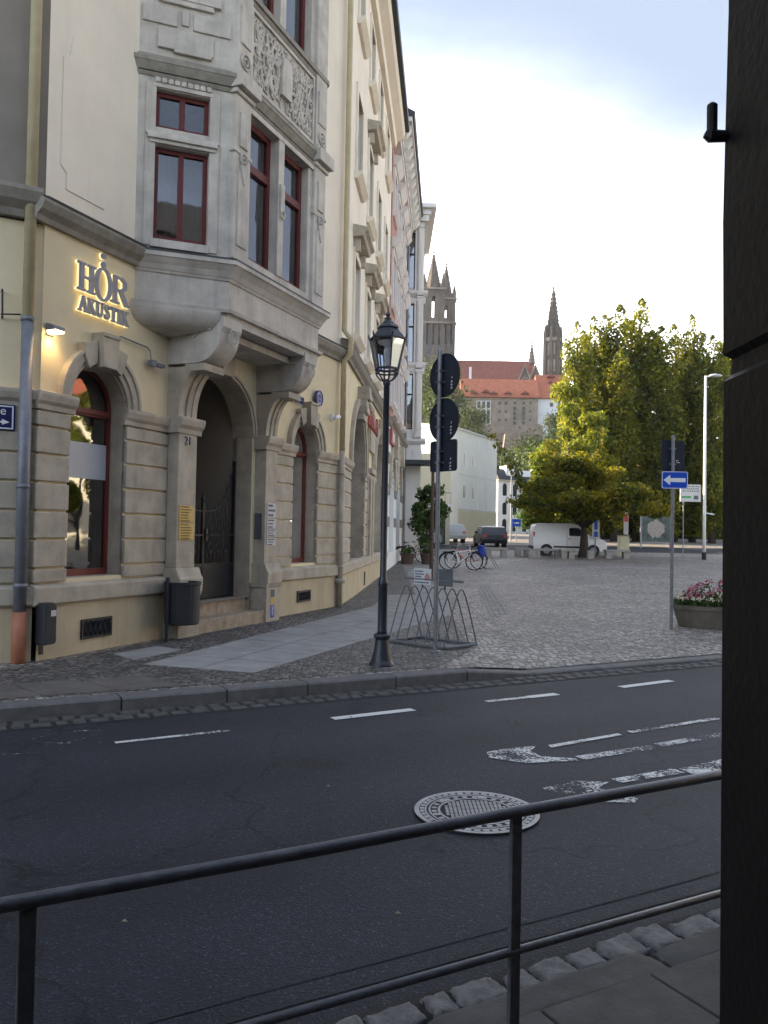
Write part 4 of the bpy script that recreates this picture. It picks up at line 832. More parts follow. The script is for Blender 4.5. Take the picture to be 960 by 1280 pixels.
m = MB(FC); m.tube([(T1_-.15, .14, .15), (T1_-.15, .14, 16.4)], .06, 8); m.build('rain_pipe', MT['zinc'], ph)
# house with projecting pilastered end
FD = frame((.05, 40.3), R(90)); zg = gz(40)
bh = thing('bay_house', 'off-white stucco house with pilasters and tall windows projecting at the end of the row', 'building', FD(0, 0, zg))
XW = px(529, 400, 40.3).x-.05
m = MB(FD)
lv = [(6.75, 9.55), (9.95, 13.0), (13.7, 16.5)]
zz = [6.1, 9.75, 13.3, 17.0]
for (z0, z1), (wb, wt) in zip(zip(zz, zz[1:]), lv): m.wall(-1, XW, z0, z1, 0, ((.75, 1.26, wb, wt, False),), .25)
m.wall(-1, XW, zg-.1, 6.1, 0)
for q in (((XW, 0), (XW, -6)), ((XW, -6), (-9, -6))): m.quad((*q[0], zg-.1), (*q[1], zg-.1), (*q[1], 17), (*q[0], 17))
m.build('wall', MT['lilac'], bh)
for wb, wt in lv:
    window(FD, .75, 1.26, wb, wt, -.12, parent=bh, cols=1, trans=(wb+(wt-wb)*.62,), key='signback', w=.05)
for wb, wt in lv:
    m = MB(FD); a, b = 1.40, XW-.04; m.box(a, b, 0, .12, wb-.25, wt+.2); m.box(a+.06, b-.06, .12, .15, wb-.1, wt); m.box(a-.04, b+.03, 0, .18, wt+.2, wt+.34); m.box(a-.04, b+.03, 0, .18, wb-.4, wb-.25); m.box(.62, .75, 0, .08, wb-.2, wt+.1); m.box(1.26, 1.34, 0, .08, wb-.2, wt+.1); m.build('pilaster', MT['lilac'], bh)
for z, o in ((6.0, .2), (9.75, .16), (13.3, .2), (9.98-.5, .1), (12.95, .1)): m = MB(FD); m.prism([(0, z), (.05, z), (o, z+.15), (o, z+.24), (0, z+.32)], -1, XW+o, 't'); m.build('string_course', MT['lilac'], bh)
m = MB(FD); m.box(-1, XW+.2, -6.1, .2, 17.0, 17.3); m.box(-1, XW+.55, -6.4, .55, 17.55, 17.75); m.box(-1, XW+.3, -6.2, .3, 17.3, 17.55); m.build('cornice', MT['lilac'], bh)
m = MB(FD); m.prism([(.3, 17.752), (-3, 18.1), (-6, 17.752)], -9, XW+.3, 't'); m.build('roof', MT['slate_roof'], bh)
for x in (.2, .75, 1.28): m = MB(FD); m.box(x, x+.46, 0, .04, 5.05, 5.75); m.box(x+.06, x+.40, .04, .06, 5.11, 5.69); m.build('panel', MT['lilac'], bh)
m = MB(FD); m.box(-9, .9, -20, -6.02, zg-.3, 9.4); m.build('added_shade_wing', MT['lilac'], bh)  # hidden block added in the gap to keep the square shaded
m = MB(FD); m.tube([(.42, .12, zg), (.42, .12, 17.2)], .06, 8); m.build('rain_pipe', MT['iron'], bh)
m = MB(FD); m.box(.9, 3.2, .02, 1.6, 4.95, 5.12); m.build('canopy', MT['iron'], bh)
# cream corner block behind with balconies
FE = frame((1.4, 60.5), R(90)); ze = gz(60)
cb = thing('balcony_house', 'cream rendered house with a glass railed balcony behind the potted tree', 'building', FE(0, 0, ze))
m = MB(FE); m.wall(-.6, 3.45, ze-.2, 7.5, 0, ((.3, 1.1, 4.6, 6.2, False),), .4); m.quad((3.45, 0, ze-.2), (3.45, -10, ze-.2), (3.45, -10, 7.5), (3.45, 0, 7.5)); m.quad((-.6, 0, 7.5), (3.45, 0, 7.5), (3.45, -10, 7.5), (-.6, -10, 7.5)); m.build('wall', MT['creamhouse'], cb)
m = MB(FE); m.box(.0, 3.45, .01, 1.3, 3.55, 3.75); m.build('balcony', MT['whitewall'], cb)
m = MB(FE); m.box(.0, 3.45, 1.22, 1.26, 4.55, 4.6)
for k in range(9): m.box(.02+k*.42, .05+k*.42, 1.22, 1.26, 3.75, 4.55)
m.build('balcony_railing', MT['galv'], cb)
window(FE, .3, 1.1, 4.6, 6.2, -.2, parent=cb, cur=False); window(FE, 1.6, 3.1, ze+.1, 3.2, .09, parent=cb, cols=3, cur=False, key='signback')
# white rendered gable house
pW = px(563, 600, 80); FW = frame((pW.x, pW.y), math.atan2(12.6-pW.x, 12.5)); zw = gz(80)
wh = thing('white_house', 'plain white rendered house with few slit windows and a pale yellow base panel', 'building', FW(0, 0, zw))
LW = 13.9
m = MB(FW); m.wall(0, LW, zw-.5, 12.0, 0, (), .2); m.quad((0, 0, zw-.5), (0, -9, zw-.5), (0, -9, 13.5), (0, 0, 12.0)); m.quad((LW, 0, zw-.5), (LW, -9, zw-.5), (LW, -9, 12), (LW, 0, 12)); m.quad((0, -9, zw-.5), (LW, -9, zw-.5), (LW, -9, 12), (0, -9, 12)); m.build('wall', MT['whitewall'], wh)
m = MB(FW); m.box(-.12, LW+.12, -9.2, .15, 12.0, 12.16); m.build('roof', MT['banner'], wh)
for t, z in ((3.6, 8.6), (6.2, 8.6), (3.6, 5.3), (6.2, 5.3), (3.5, 5.3-3.4+.9)):
    m = MB(FW); m.box(t, t+.38, .005, .03, z, z+1.15); m.build('window', MT['hole'], wh)
m = MB(FW); m.box(2.2, LW-.02, .0, .05, zw, 4.0); m.build('base_panel', MT['creamhouse'], wh)
for t in (7.8, 10.6): m = MB(FW); m.box(t, t+.08, .0, .05, 4.2, 11.9); m.build('down_pipe', MT['whitewall'], wh)
m = MB(FW); m.box(2.0, LW, .0, .03, 4.02, 4.14); m.box(2.0, LW, .0, .03, 7.55, 7.6); m.build('ledge', MT['banner'], wh)
# white villa with arched windows
pV = px(622, 640, 108); FV = frame((pV.x, pV.y), R(58)); zv = gz(108)
vl = thing('white_villa', 'white villa with rows of arched windows and a dark slate roof', 'building', FV(0, 0, zv))
op = lambda z: [(.8+1.75*k, 1.6+1.75*k, z, z+1.25, True) for k in range(5)]
m = MB(FV); m.wall(0, 9.4, zv-.5, 3.9, 0, op(zv+.3), .2); m.wall(0, 9.4, 3.9, 6.4, 0, op(4.2), .2); m.wall(0, 9.4, 6.4, 8.6, 0, op(6.7), .2); m.quad((0, 0, zv-.5), (0, -8, zv-.5), (0, -8, 8.6), (0, 0, 8.6)); m.quad((9.4, 0, zv-.5), (9.4, -8, zv-.5), (9.4, -8, 8.6), (9.4, 0, 8.6)); m.build('wall', MT['white'], vl)
for z in (zv+.3, 4.2, 6.7):
    for a, b, zb, zt, _ in op(z): m = MB(FV); m.box(a, b, -.18, -.12, zb, zt+.4); m.build('window', MT['hole'], vl)
m = MB(FV); m.box(-.2, 9.6, -8, .3, 8.6, 8.8); m.build('cornice', MT['stone'], vl)
m = MB(FV); m.prism([(.2, 8.8), (-.8, 10.3), (-7, 10.3), (-8, 8.8)], 0, 9.4, 't'); m.build('roof', MT['slate_roof'], vl)
for t, w_, h in ((1.6, 1.4, 10.7), (4.2, 1.8, 10.2), (7, 1.2, 10.6)): m = MB(FV); m.box(t, t+w_, -1.6, -.2, 8.8, h); m.build('dormer', MT['white'], vl)
for k, (x, y, Y, w_, h_) in enumerate(((655, 628, 120, 6, 4), (668, 640, 126, 9, 3.6))):
    p = px(x, y, Y); F_ = frame((p.x, p.y), R(95)); z_ = gz(Y)
    o = thing('small_house', ['small pale house with a red tiled roof at the foot of the hill', 'low cream house half hidden behind the street tree'][k], 'building', F_(0, 0, z_))
    m = MB(F_); m.box(0, w_, -6, 0, z_-.4, z_+h_); m.build('wall', MT['creamhouse'], o); m = MB(F_); m.prism([(.4, z_+h_), (-3, z_+h_+2.4), (-6.4, z_+h_)], -.3, w_+.3, 't'); m.build('roof', MT['rooforange'], o)
    for j in range(3): m = MB(F_); m.box(.8+j*w_/3, 1.6+j*w_/3, .0, .03, z_+1.2, z_+2.5); m.build('window', MT['hole'], o)

# ================================================================== HILL, CASTLE, CATHEDRAL
def hz(x, y):
    k = max(0, min(1, (y-170)/95)); k = k*k*(3-2*k); e = max(0, 1-abs((x-20)/190)**2.2)
    return 2.0 + 26*k*e + 3*mnoise.noise(Vector((x*.02, y*.02, 0)))*k
m = MB(); nx, ny = 60, 30; P = []
for i in range(nx):
    for j in range(ny): x = -220+i*8; y = 118+j*12; P.append((x, y, hz(x, y)-.2 if j else 0))
m.raw(P, [(i*ny+j, (i+1)*ny+j, (i+1)*ny+j+1, i*ny+j+1) for i in range(nx-1) for j in range(ny-1)])
struct(m.build('castle_hill', MT['hillgreen'], smooth=True))
YC = 285
def cp(x, y, Y=YC): v = px(x, y, Y); return v.x, v.z
ca = thing('castle', 'medieval castle with rubble wall, irregular windows and bright orange roof below the cathedral', 'castle', (cp(640, 540)[0], YC, 36))
FCa = frame((0, YC), R(90))                         # t = x, d towards the viewer
def X(x): return cp(x, 540)[0]
def Z(y, x=620, Y=YC): return cp(x, y, Y)[1]
m = MB(FCa); m.box(X(577), X(672), -14, 0, 25, Z(496)); m.build('wall', MT['rock'], ca)
m = MB(FCa); m.prism([(X(622), 22), (X(676), 22), (X(674), Z(535)), (X(668), Z(532)), (X(640), Z(534)), (X(628), Z(545))], 0.2, 7, 'd'); m.build('buttress_wall', MT['rock'], ca)
m = MB(FCa); m.box(X(668), X(712), -16, -1.5, 25, Z(496)); m.build('wing_wall', MT['castlewhite'], ca)
m = MB(FCa); m.box(X(556), X(578), -16, -2, 25, Z(497)); m.build('wing_wall', MT['castlewhite'], ca)
m = MB(FCa); m.prism([(1.2, Z(497)), (-6, Z(470)), (-14, Z(497))], X(576), X(674), 't'); m.build('roof', MT['rooforange'], ca)
m = MB(FCa); m.prism([(-.4, Z(496.5)), (-8, Z(462)), (-16.5, Z(496.5))], X(673), X(716), 't'); m.build('roof', MT['rooforange'], ca)
m = MB(FCa); m.prism([(-1.4, Z(497.5)), (-8, Z(474)), (-16.5, Z(497.5))], X(552), X(577), 't'); m.build('roof', MT['roofdark'], ca)
for x, y, w_, h_ in [(598, 506, 3.2, 7), (604, 506, 3.2, 7), (610, 506, 3.2, 7), (598, 517, 3.2, 7), (604, 517, 3.2, 7), (610, 517, 3.2, 7), (598, 526, 3.2, 6), (604, 526, 3.2, 6), (610, 526, 3.2, 6)] + [(x, y, 2.6, 2.6) for x in (624, 632) for y in (504, 514.5, 525)] + [(x, y, 2.8, h) for x in (643, 654) for y, h in ((504, 2.5), (511, 4), (517, 4), (523, 4), (529, 3.5), (538, 3))] + [(662.5, y, 2.2, 2.4) for y in (504, 514, 525)] + [(602, 539, 2, 2.4), (611, 539, 2, 2.4), (690, 505, 2, 3), (700, 506, 2, 3), (690, 520, 2, 3)]:
    s_ = YC/F_PX; w_, h_ = w_*1.25, h_*1.2; cx, cz = X(x), Z(y, x); wing = x > 672
    m = MB(FCa); m.box(cx-w_*s_/2-.25, cx+w_*s_/2+.25, -1.6 if wing else -.2, -1.4 if wing else .12, cz-h_*s_/2-.25, cz+h_*s_/2+.25); f = m.build('window', MT['castlewhite' if 595 < x < 612 and y < 530 else 'trace'], ca)
    m = MB(FCa); m.box(cx-w_*s_/2, cx+w_*s_/2, -1.5 if wing else -.1, -1.35 if wing else .18, cz-h_*s_/2, cz+h_*s_/2); m.build('pane', MT['hole'], f)
for x, y in ((692, 466), (692, 474), (690, 486), (592, 491), (606, 489), (616, 491), (634, 491), (655, 491)):
    cx, cz = X(x), Z(y, x); d0 = -6 if x > 680 else .0; m = MB(FCa); m.prism([(cx-1.4, cz-.4), (cx, cz+.6), (cx+1.4, cz-.4)], d0-3, d0+1.3, 'd'); m.build('dormer', MT['roofdark'], ca)
# cathedral
YK = 325; FK2 = frame((0, YK), R(90)); sk = YK/F_PX
X2 = lambda x: px(x, 500, YK).x; Z2 = lambda y, x=620: px(x, y, YK).z
ct = thing('cathedral', 'gothic cathedral with long dark red roof, twin west towers and slender openwork spire', 'church', (X2(620), YK, 38))
m = MB(FK2); m.box(X2(540), X2(676), -18, 0, 30, Z2(488)); m.build('wall', MT['tower'], ct)
m = MB(FK2); xa, xb = X2(550), X2(678); rz0, rz1 = Z2(490), Z2(445)
m.add([(xa, .8, rz0), (xb, .8, rz0), (xb, -18.8, rz0), (xa, -18.8, rz0), (xa, -9, rz1), (X2(671), -9, rz1)], [(0, 1, 5, 4), (1, 2, 5), (2, 3, 4, 5), (3, 0, 4), (0, 1, 2, 3)]); m.build('roof', MT['roofdark'], ct)
for x in (655, 668):                                # little gothic gables against the roof
    cx = X2(x); zb = Z2(484); m = MB(FK2); m.prism([(cx-3.4, zb), (cx+3.4, zb), (cx, zb+8.2)], -2, 1.2, 'd'); g = m.build('gable', MT['tower'], ct)
    m = MB(FK2)
    for a in (-1, 1): m.tube([(cx+a*3.6, 1.35, zb), (cx, 1.35, zb+8.7)], .32, 6)
    m.tube([(cx, 1.35, zb+8), (cx, 1.35, zb+10)], [.3, .05], 6); m.tube([(cx+1.2*math.cos(i*PI/6), 1.35, zb+2.6+1.2*math.sin(i*PI/6)) for i in range(13)], .25, 5); m.build('tracery', MT['trace'], g)
def octspire(m, cx, cd, z0, z1, r, n=8, crock=12):
    m.lathe([(r, 0), (r*.06, (z1-z0)*.96), (r*.03, z1-z0)], (cx, cd, z0), n, PI/8)
    for k in range(n):
        a = PI/8+2*PI*k/n
        for j in range(1, crock):
            f = j/crock; rr = r*(1-f*.95); x, d, z = cx+rr*math.cos(a), cd+rr*math.sin(a), z0+(z1-z0)*.96*f; s_ = .32; m.box(x-s_/2, x+s_/2, d-s_/2, d+s_/2, z, z+.55)
    m.lathe([(.12, 0), (.5, .3), (.5, .7), (.15, 1.0), (.1, 2.0)], (cx, cd, z1-.6), 6); m.box(cx-.8, cx+.8, cd-.12, cd+.12, z1+.75, z1+1.05)
def gothic_tower(cx, cd, hw, zb, zs, ztop, zspire, stages):
    m = MB(FK2)                                     # corner piers, openings between them
    pw = hw*.42
    for a in (-1, 1):
        for b in (-1, 1): m.box(cx+a*hw-(pw if a > 0 else 0), cx+a*hw+(pw if a < 0 else 0), cd+b*hw-(pw if b > 0 else 0), cd+b*hw+(pw if b < 0 else 0), zb, ztop)
    for z0, z1, open_ in stages:
        if not open_: m.box(cx-hw+.3, cx+hw-.3, cd-hw+.3, cd+hw-.3, z0, z1)
        else:
            for a in (-1, 1):
                for (f, g) in ((0, 1), (1, 0)):
                    o = hw-.5
                    for q in (-1, 1):
                        u0, u1 = sorted((q*hw*.15, q*(hw-pw+.01)))
                        if f: m.box(cx+a*o-.3, cx+a*o+.3, cd+u0, cd+u1, z0, z1-1.6)
                        else: m.box(cx+u0, cx+u1, cd+a*o-.3, cd+a*o+.3, z0, z1-1.6)
                    if f: m.box(cx+a*o-.3, cx+a*o+.3, cd-hw+pw, cd+hw-pw, z1-1.601, z1)
                    else: m.box(cx-hw+pw, cx+hw-pw, cd+a*o-.3, cd+a*o+.3, z1-1.6, z1)
    m.build('tower', MT['tower'], ct)
    m = MB(FK2)
    for z in (zs, ztop): m.box(cx-hw-.5, cx+hw+.5, cd-hw-.5, cd+hw+.5, z-.5, z+.2)
    for a in (-1, 1):
        for k in range(3): x = cx-hw*.55+k*hw*.55; m.box(x-.28, x+.28, cd+hw-.1, cd+hw+.35, zs-9, zs-.5)
    m.build('cornice', MT['trace'], ct)
    m = MB(FK2)
    for a in (-1, 1):
        for b in (-1, 1): m.lathe([(hw*.24, 0), (hw*.26, 2.2), (hw*.03, 6.5)], (cx+a*hw*.86, cd+b*hw*.86, ztop), 4, PI/4)
    m.build('pinnacles', MT['tower'], ct)
    m = MB(FK2); octspire(m, cx, cd, ztop, zspire, hw*.82); m.build('spire', MT['tower'], ct)
for x, hwp, yt, ys_, dd in ((541, 13.5, 364, 315, -6), (557, 11.5, 376, 330, -17)):
    sc_ = (YK-dd)/F_PX; cx = px(x, 400, YK-dd).x; zt = px(x, yt, YK-dd).z; zs = px(x, 406, YK-dd).z; zsp = px(x, ys_, YK-dd).z
    gothic_tower(cx, dd, hwp*sc_, 30, zs, zt, zsp, ((30, zs-14, False), (zs-14, zs-10, False), (zs-10, zs, False), (zs, zs+2, False), (zs+2, zt-1.5, True), (zt-1.5, zt, False)))
    m = MB(FK2); hw = hwp*sc_
    for k in (-1, 1):
        p = [(cx+k*hw*.40+a, z) for a, z in ((-1.1, zs-13), (1.1, zs-13), (1.1, zs-5), (.6, zs-3.6), (0, zs-2.6), (-.6, zs-3.6), (-1.1, zs-5))]; m.prism(p, dd+hw-.35, dd+hw-.22, 'd')
    m.build('belfry_opening', MT['hole'], ct)
YE = 318; cx = px(691, 440, YE).x; se = YE/F_PX; hw = 10*se; cd_ = YK-YE
zt = px(691, 424, YE).z
m = MB(FK2); m.lathe([(hw, 0), (hw, zt-40)], (cx, cd_, 40), 8, PI/8)
for k in range(8):
    a = PI/8+2*PI*k/8; m.lathe([(.8, 0), (.8, zt-39), (.65, zt-37.5), (.05, zt-34)], (cx+hw*1.02*math.cos(a), cd_+hw*1.02*math.sin(a), 40), 4, a+PI/4)
m.build('tower', MT['tower'], ct)
m = MB(FK2); m.lathe([(hw*1.16, 0), (hw*1.2, .4), (hw*1.2, 1.2), (hw*1.1, 1.4)], (cx, cd_, zt-1.2), 8, PI/8)
for k in range(8):
    a = 2*PI*k/8
    for z in (zt-13, zt-6.5): m.box(cx+hw*.93*math.cos(a)-.3, cx+hw*.93*math.cos(a)+.3, cd_+hw*.93*math.sin(a)-.3, cd_+hw*.93*math.sin(a)+.3, z, z+4.5)
m.build('gallery', MT['trace'], ct)
m = MB(FK2); z1 = px(691, 364, YE).z                # openwork spire: ribs, rings, crockets
for k in range(8):
    a = PI/8+2*PI*k/8; r0 = hw*.80; m.tube([(cx+r0*math.cos(a), cd_+r0*math.sin(a), zt), (cx+.25*math.cos(a), cd_+.25*math.sin(a), z1)], [.62, .3], 5)
    for j in range(1, 11): f = j/11; rr = r0*(1-f)+.45; m.box(cx+rr*math.cos(a)-.28, cx+rr*math.cos(a)+.28, cd_+rr*math.sin(a)-.28, cd_+rr*math.sin(a)+.28, lerp(zt, z1, f), lerp(zt, z1, f)+.7)
for j in range(0, 9): f = j/9; rr = hw*.80*(1-f)+.2; z = lerp(zt, z1, f); m.tube([(cx+rr*math.cos(PI/8+2*PI*k/8), cd_+rr*math.sin(PI/8+2*PI*k/8), z) for k in range(9)], .38, 5)
m.lathe([(.2, 0), (.6, .4), (.2, 1), (.5, 1.5), (.1, 2.4)], (cx, cd_, z1-.4), 6); m.build('spire', MT['tower'], ct)
m = MB(FK2); cx = X2(669); octspire(m, cx, -9, rz1-1, Z2(420), 1.5, crock=6); m.build('roof_turret', MT['trace'], ct)
m = MB(FK2); cx = X2(587); m.box(cx-.45, cx+.45, .5, 1.4, rz0+3, rz0+9.5); m.build('chimney', MT['castlewhite'], ct)

# ================================================================== TREES
import array
def leafmesh(name, centers, size, mat_, flat=0.0, rnd=None):
    rnd = rnd or random; V = []; Fc = []
    for c in centers:
        s_ = size*rnd.uniform(.6, 1.3); n = Vector((rnd.gauss(0, 1), rnd.gauss(0, 1), rnd.gauss(0, 1)+flat)).normalized(); a = n.orthogonal().normalized(); a.rotate(Matrix.Rotation(rnd.uniform(0, 6.28), 3, n)); b = n.cross(a)
        k = len(V); V += [c-a*s_*.5, c-b*s_*.32+n*s_*.06, c+a*s_*.5, c+b*s_*.32+n*s_*.06]; Fc.append((k, k+1, k+2, k+3))
    me = bpy.data.meshes.new(name); me.from_pydata(V, [], Fc); me.materials.append(mat_); me.update(); return me
def attach(name, me, parent):
    o = bpy.data.objects.new(name, me); COL.objects.link(o); o.parent = parent; WL[o.name] = Vector((0, 0, 0)); return o
def poplar_crown(h, rad, seed, n=22000):
    rnd = random.Random(seed); C = []; lobes = []     # upswept leafy branches packed round a column
    for k in range(46):
        z = h*rnd.uniform(.10, .80); a = rnd.uniform(0, 6.28); f = z/h
        env = rad*min(1, .55+f*1.6)*(1-max(0, f-.58)**1.3*1.15)
        r = env*rnd.uniform(.15, .80); lobes.append((r*math.cos(a), r*math.sin(a), z, rnd.uniform(.34, .52)*rad, rnd.uniform(1.5, 3.2)*(1-.25*f), a))
    for q in range(4): a = rnd.uniform(0, 6.28); lobes.append((rad*.38*math.cos(a), rad*.38*math.sin(a), h*rnd.uniform(.80, .89), rad*.38, h*.085, a))
    lobes.append((0, 0, h*.89, rad*.38, h*.11, 0))
    tot = sum(l[3]**2*l[4] for l in lobes)
    for x, y, z, r, hh, a in lobes:
        for i in range(int(n*r*r*hh/tot)):
            t = rnd.uniform(-1, 1); q = math.sqrt(max(0, 1-t*t))*(1 if t < 0 else (1-t)**.18); u = rnd.random()**.4*q*r; b = rnd.uniform(0, 6.28)
            C.append(Vector((x+u*math.cos(b)+.25*t*math.cos(a), y+u*math.sin(b)+.25*t*math.sin(a), max(.6, z+t*hh))))
    return C
def trunk_mb(h, r, limbs=(), lean=(0, 0)):
    m = MB(); m.tube([(lean[0]*k/5, lean[1]*k/5, h*k/5-.15) for k in range(6)], [r*(1.25 if k == 0 else 1-.14*k) for k in range(6)], 9)
    for pts, r0 in limbs: m.tube(pts, [r0*(1-.8*i/(len(pts)-1)) for i in range(len(pts))], 6)
    return m
pops = []
plist = [(722, 398, 74, 2.0, 0, 'poplar with a yellowing left side, leftmost of the tall row'), (744, 392, 77, 2.2, 1, 'poplar second from the left in the tall row'), (772, 378, 76, 2.5, 2, 'tall poplar just left of the highest one'), (800, 369, 78, 2.8, 0, 'highest poplar of the row with a pointed top'), (824, 405, 76, 2.5, 1, 'poplar filling the dip right of the highest one'),
         (845, 402, 80, 2.1, 2, 'poplar behind the blue one-way sign'), (868, 390, 79, 1.9, 0, 'slim pointed poplar just left of the white street lamp'), (892, 415, 76, 2.0, 1, 'dark poplar beside the timber post at the right edge'), (760, 470, 84, 3.0, 2, 'broad low poplar behind the spreading tree'), (915, 405, 83, 2.4, 2, 'poplar hidden behind the timber post')]
protos = []
for k in range(3):
    o = proto('poplar', 'tall poplar', 'tree', 'tall poplars beyond the square')
    attach('crown', leafmesh('poplar_crown', poplar_crown(20, 2.2, 11+k), .30, MT['leaf_poplar'], rnd=random.Random(k)), o)
    rnd = random.Random(40+k); lim = [([(0, 0, 2+j*1.6), (math.cos(j*2.1)*.5, math.sin(j*2.1)*.5, 3.4+j*1.6), (math.cos(j*2.1)*1.1, math.sin(j*2.1)*1.1, 6+j*1.6)], .12) for j in range(7)]
    trunk_mb(18, .34, lim).build('trunk', MT['bark'], o, smooth=True); protos.append(o)
used = set()
for x, y, Y, rad, k, lab in plist:
    o = protos[k] if k not in used else copy_tree(protos[k]); used.add(k)
    top = px(x, y, Y); z0 = gz(Y); o.location = (top.x, Y, z0); h = top.z-z0; o.scale = (rad/2.2, rad/2.2, h/20.2); o.rotation_euler = (0, 0, random.uniform(0, 6.28)); o['label'] = lab
def blob_tree(name, label, cat, loc, clumps, n, size, key, trunk, group=None, seed=1, flat=.3, shell=.5):
    rnd = random.Random(seed); o = thing(name, label, cat, loc, group); C = []
    tot = sum(r*r for *_, r in clumps)
    for x, y, z, sz, r in clumps:
        for i in range(int(n*r*r/tot)):
            v = Vector((rnd.gauss(0, 1), rnd.gauss(0, 1), rnd.gauss(0, 1))).normalized()*r*(rnd.random()**shell); v.z *= sz; C.append(Vector((x, y, z))+v)
    attach('crown', leafmesh(name+'_crown', C, size, MT[key], flat, rnd), o)
    if trunk:
        t_ = trunk; t_.v = [v+Vector(loc) for v in t_.v]; t_.build('trunk', MT['bark'], o, smooth=True)
    return o
# broad spreading tree at the back of the square
rnd = random.Random(5); cl = []
for k in range(64):
    a = rnd.uniform(0, 6.28); r = 4.3*math.sqrt(rnd.random()); z = 2.0+3.5*(1-(r/4.8)**2)*rnd.random()**.8+.8*rnd.random(); cl.append((r*math.cos(a), r*math.sin(a)*.8, z, .42, rnd.uniform(.55, 1.15)))
for k in range(7): cl.append((-3.6-.28*k, 0, 4.2+.42*k, 1.0, .38-.02*k))
for k in range(6): cl.append((.6+.08*k, 0, 5.2+.4*k, 1.3, .42-.04*k))
for k in range(6): cl.append((-1.5-.1*k, .3, 4.9+.3*k, 1.2, .5-.04*k))
p = px(730, 690, 46.5); tl = [([(0, 0, 1.7), (math.cos(a)*1.2, math.sin(a)*1.0, 2.6), (math.cos(a)*3.4, math.sin(a)*2.6, 3.4+.5*(i % 3))], .15) for i, a in enumerate((0, .9, 1.8, 2.7, 3.4, 4.2, 5.1, 5.8))]
blob_tree('spreading_tree', 'broad low tree with yellow-green crown spreading above the white van', 'tree', (p.x, 46.5, gz(46.5)), cl, 22000, .21, 'leaf_maple', trunk_mb(3.0, .30, tl), seed=8)
# yellow lime trees in front of the poplars
for k, (x, yt, Y, w_, hb, lab) in enumerate(((712, 475, 62, 2.6, 5, 'bright yellow-green tree lit by the sun at the left of the tree group'), (745, 505, 64, 2.6, 4, 'yellowing tree between the poplars and the spreading tree'), (686, 560, 58, 1.6, 3, 'small golden tree left of the yellow-green tree'))):
    rnd = random.Random(60+k); t = px(x, yt, Y); z0 = gz(Y); H_ = t.z-z0; cl = []
    for j in range(26):
        f = rnd.uniform(.22, .93); r = w_*math.sin(PI*min(1, f*.95+.08))**.6*rnd.random()**.5; a = rnd.uniform(0, 6.28); cl.append((r*math.cos(a), r*math.sin(a), f*H_, .9, rnd.uniform(.55, 1.0)))
    blob_tree('lime_tree', lab, 'tree', (t.x, Y, z0), cl, 9500, .27, 'leaf_lime', trunk_mb(H_*.7, .24), 'yellowing trees before the poplars', seed=70+k)
# street trees
for k, (x, y, Y, w_, yt, yb, lab) in enumerate(((533, 692, 37.2, .86, 600, 676, 'small round street tree behind the brown tub planters'), (667, 692, 76, 1.9, 618, 668, 'small street tree in front of the white villa'))):
    b = px(x, y, Y); z0 = gz(Y); rnd = random.Random(80+k); zt_, zb_ = px(x, yt, Y).z-z0, px(x, yb, Y).z-z0; cl = []
    for j in range(22):
        f = rnd.random(); a = rnd.uniform(0, 6.28); r = w_*math.sin(PI*(.12+.8*f))*rnd.random()**.5*.85; cl.append((r*math.cos(a), r*math.sin(a), lerp(zb_, zt_, f), .9, w_*rnd.uniform(.28, .45)))
    blob_tree('street_tree', lab, 'tree', (b.x, Y, z0), cl, 3000, .17+.05*k, 'leaf_street', trunk_mb(zb_+1.2, .09, [([(0, 0, zb_), (.4, 0, zb_+1), (.7, .2, zb_+1.8)], .05), ([(0, 0, zb_), (-.4, .2, zb_+1), (-.7, 0, zb_+1.6)], .05)]), seed=90+k)
# bushes on the hillside and against the castle
bl = [(585, 520, 262, 8), (578, 540, 255, 9), (592, 546, 250, 6), (566, 532, 262, 7), (660, 575, 215, 9), (680, 560, 235, 10), (700, 525, 262, 6), (708, 545, 250, 9), (690, 585, 205, 9), (610, 588, 205, 9), (560, 470, 275, 6), (534, 470, 255, 11), (545, 500, 250, 12), (590, 575, 215, 9), (648, 598, 190, 7), (720, 545, 248, 10)]
bp = proto('hillside_bush', 'bush', 'bush', 'bushes on the castle hill'); rnd = random.Random(9)
attach('crown', leafmesh('bush_crown', [Vector((c.x+rnd.gauss(0, .32), c.y+rnd.gauss(0, .32), max(-.3, c.z+rnd.gauss(0, .28)))) for c in [Vector((rnd.uniform(-.7, .7), rnd.uniform(-.7, .7), rnd.uniform(0, 1.1))) for _ in range(16)] for _ in range(130)], .16, MT['leaf_bush'], rnd=rnd), bp)
trunk_mb(.8, .06).build('trunk', MT['bark'], bp)
where = ['pressed against the left end of the castle wall', 'below the left end of the castle wall', 'on the slope above the white house', 'beside the round sign, left of the castle', 'above the white villa roof', 'below the right part of the castle rock', 'high against the white castle wing', 'below the white castle wing', 'low on the slope near the golden tree', 'behind the right corner of the white house', 'climbing the cathedral wall left of the red roof', 'dark and high below the twin towers', 'between the end of the row and the round signs', 'behind the roof edge of the white house', 'behind the roof of the white villa', 'behind the top of the golden tree']
for k, (x, y, Y, r) in enumerate(bl):
    o = bp if k == 0 else copy_tree(bp); v = px(x, y, Y); o.location = (v.x, Y, v.z-r*.45); o.scale = (r*.62, r*.62, r*.62); o.rotation_euler = (0, 0, rnd.uniform(0, 6.28)); o['label'] = 'grey-green bush '+where[k]
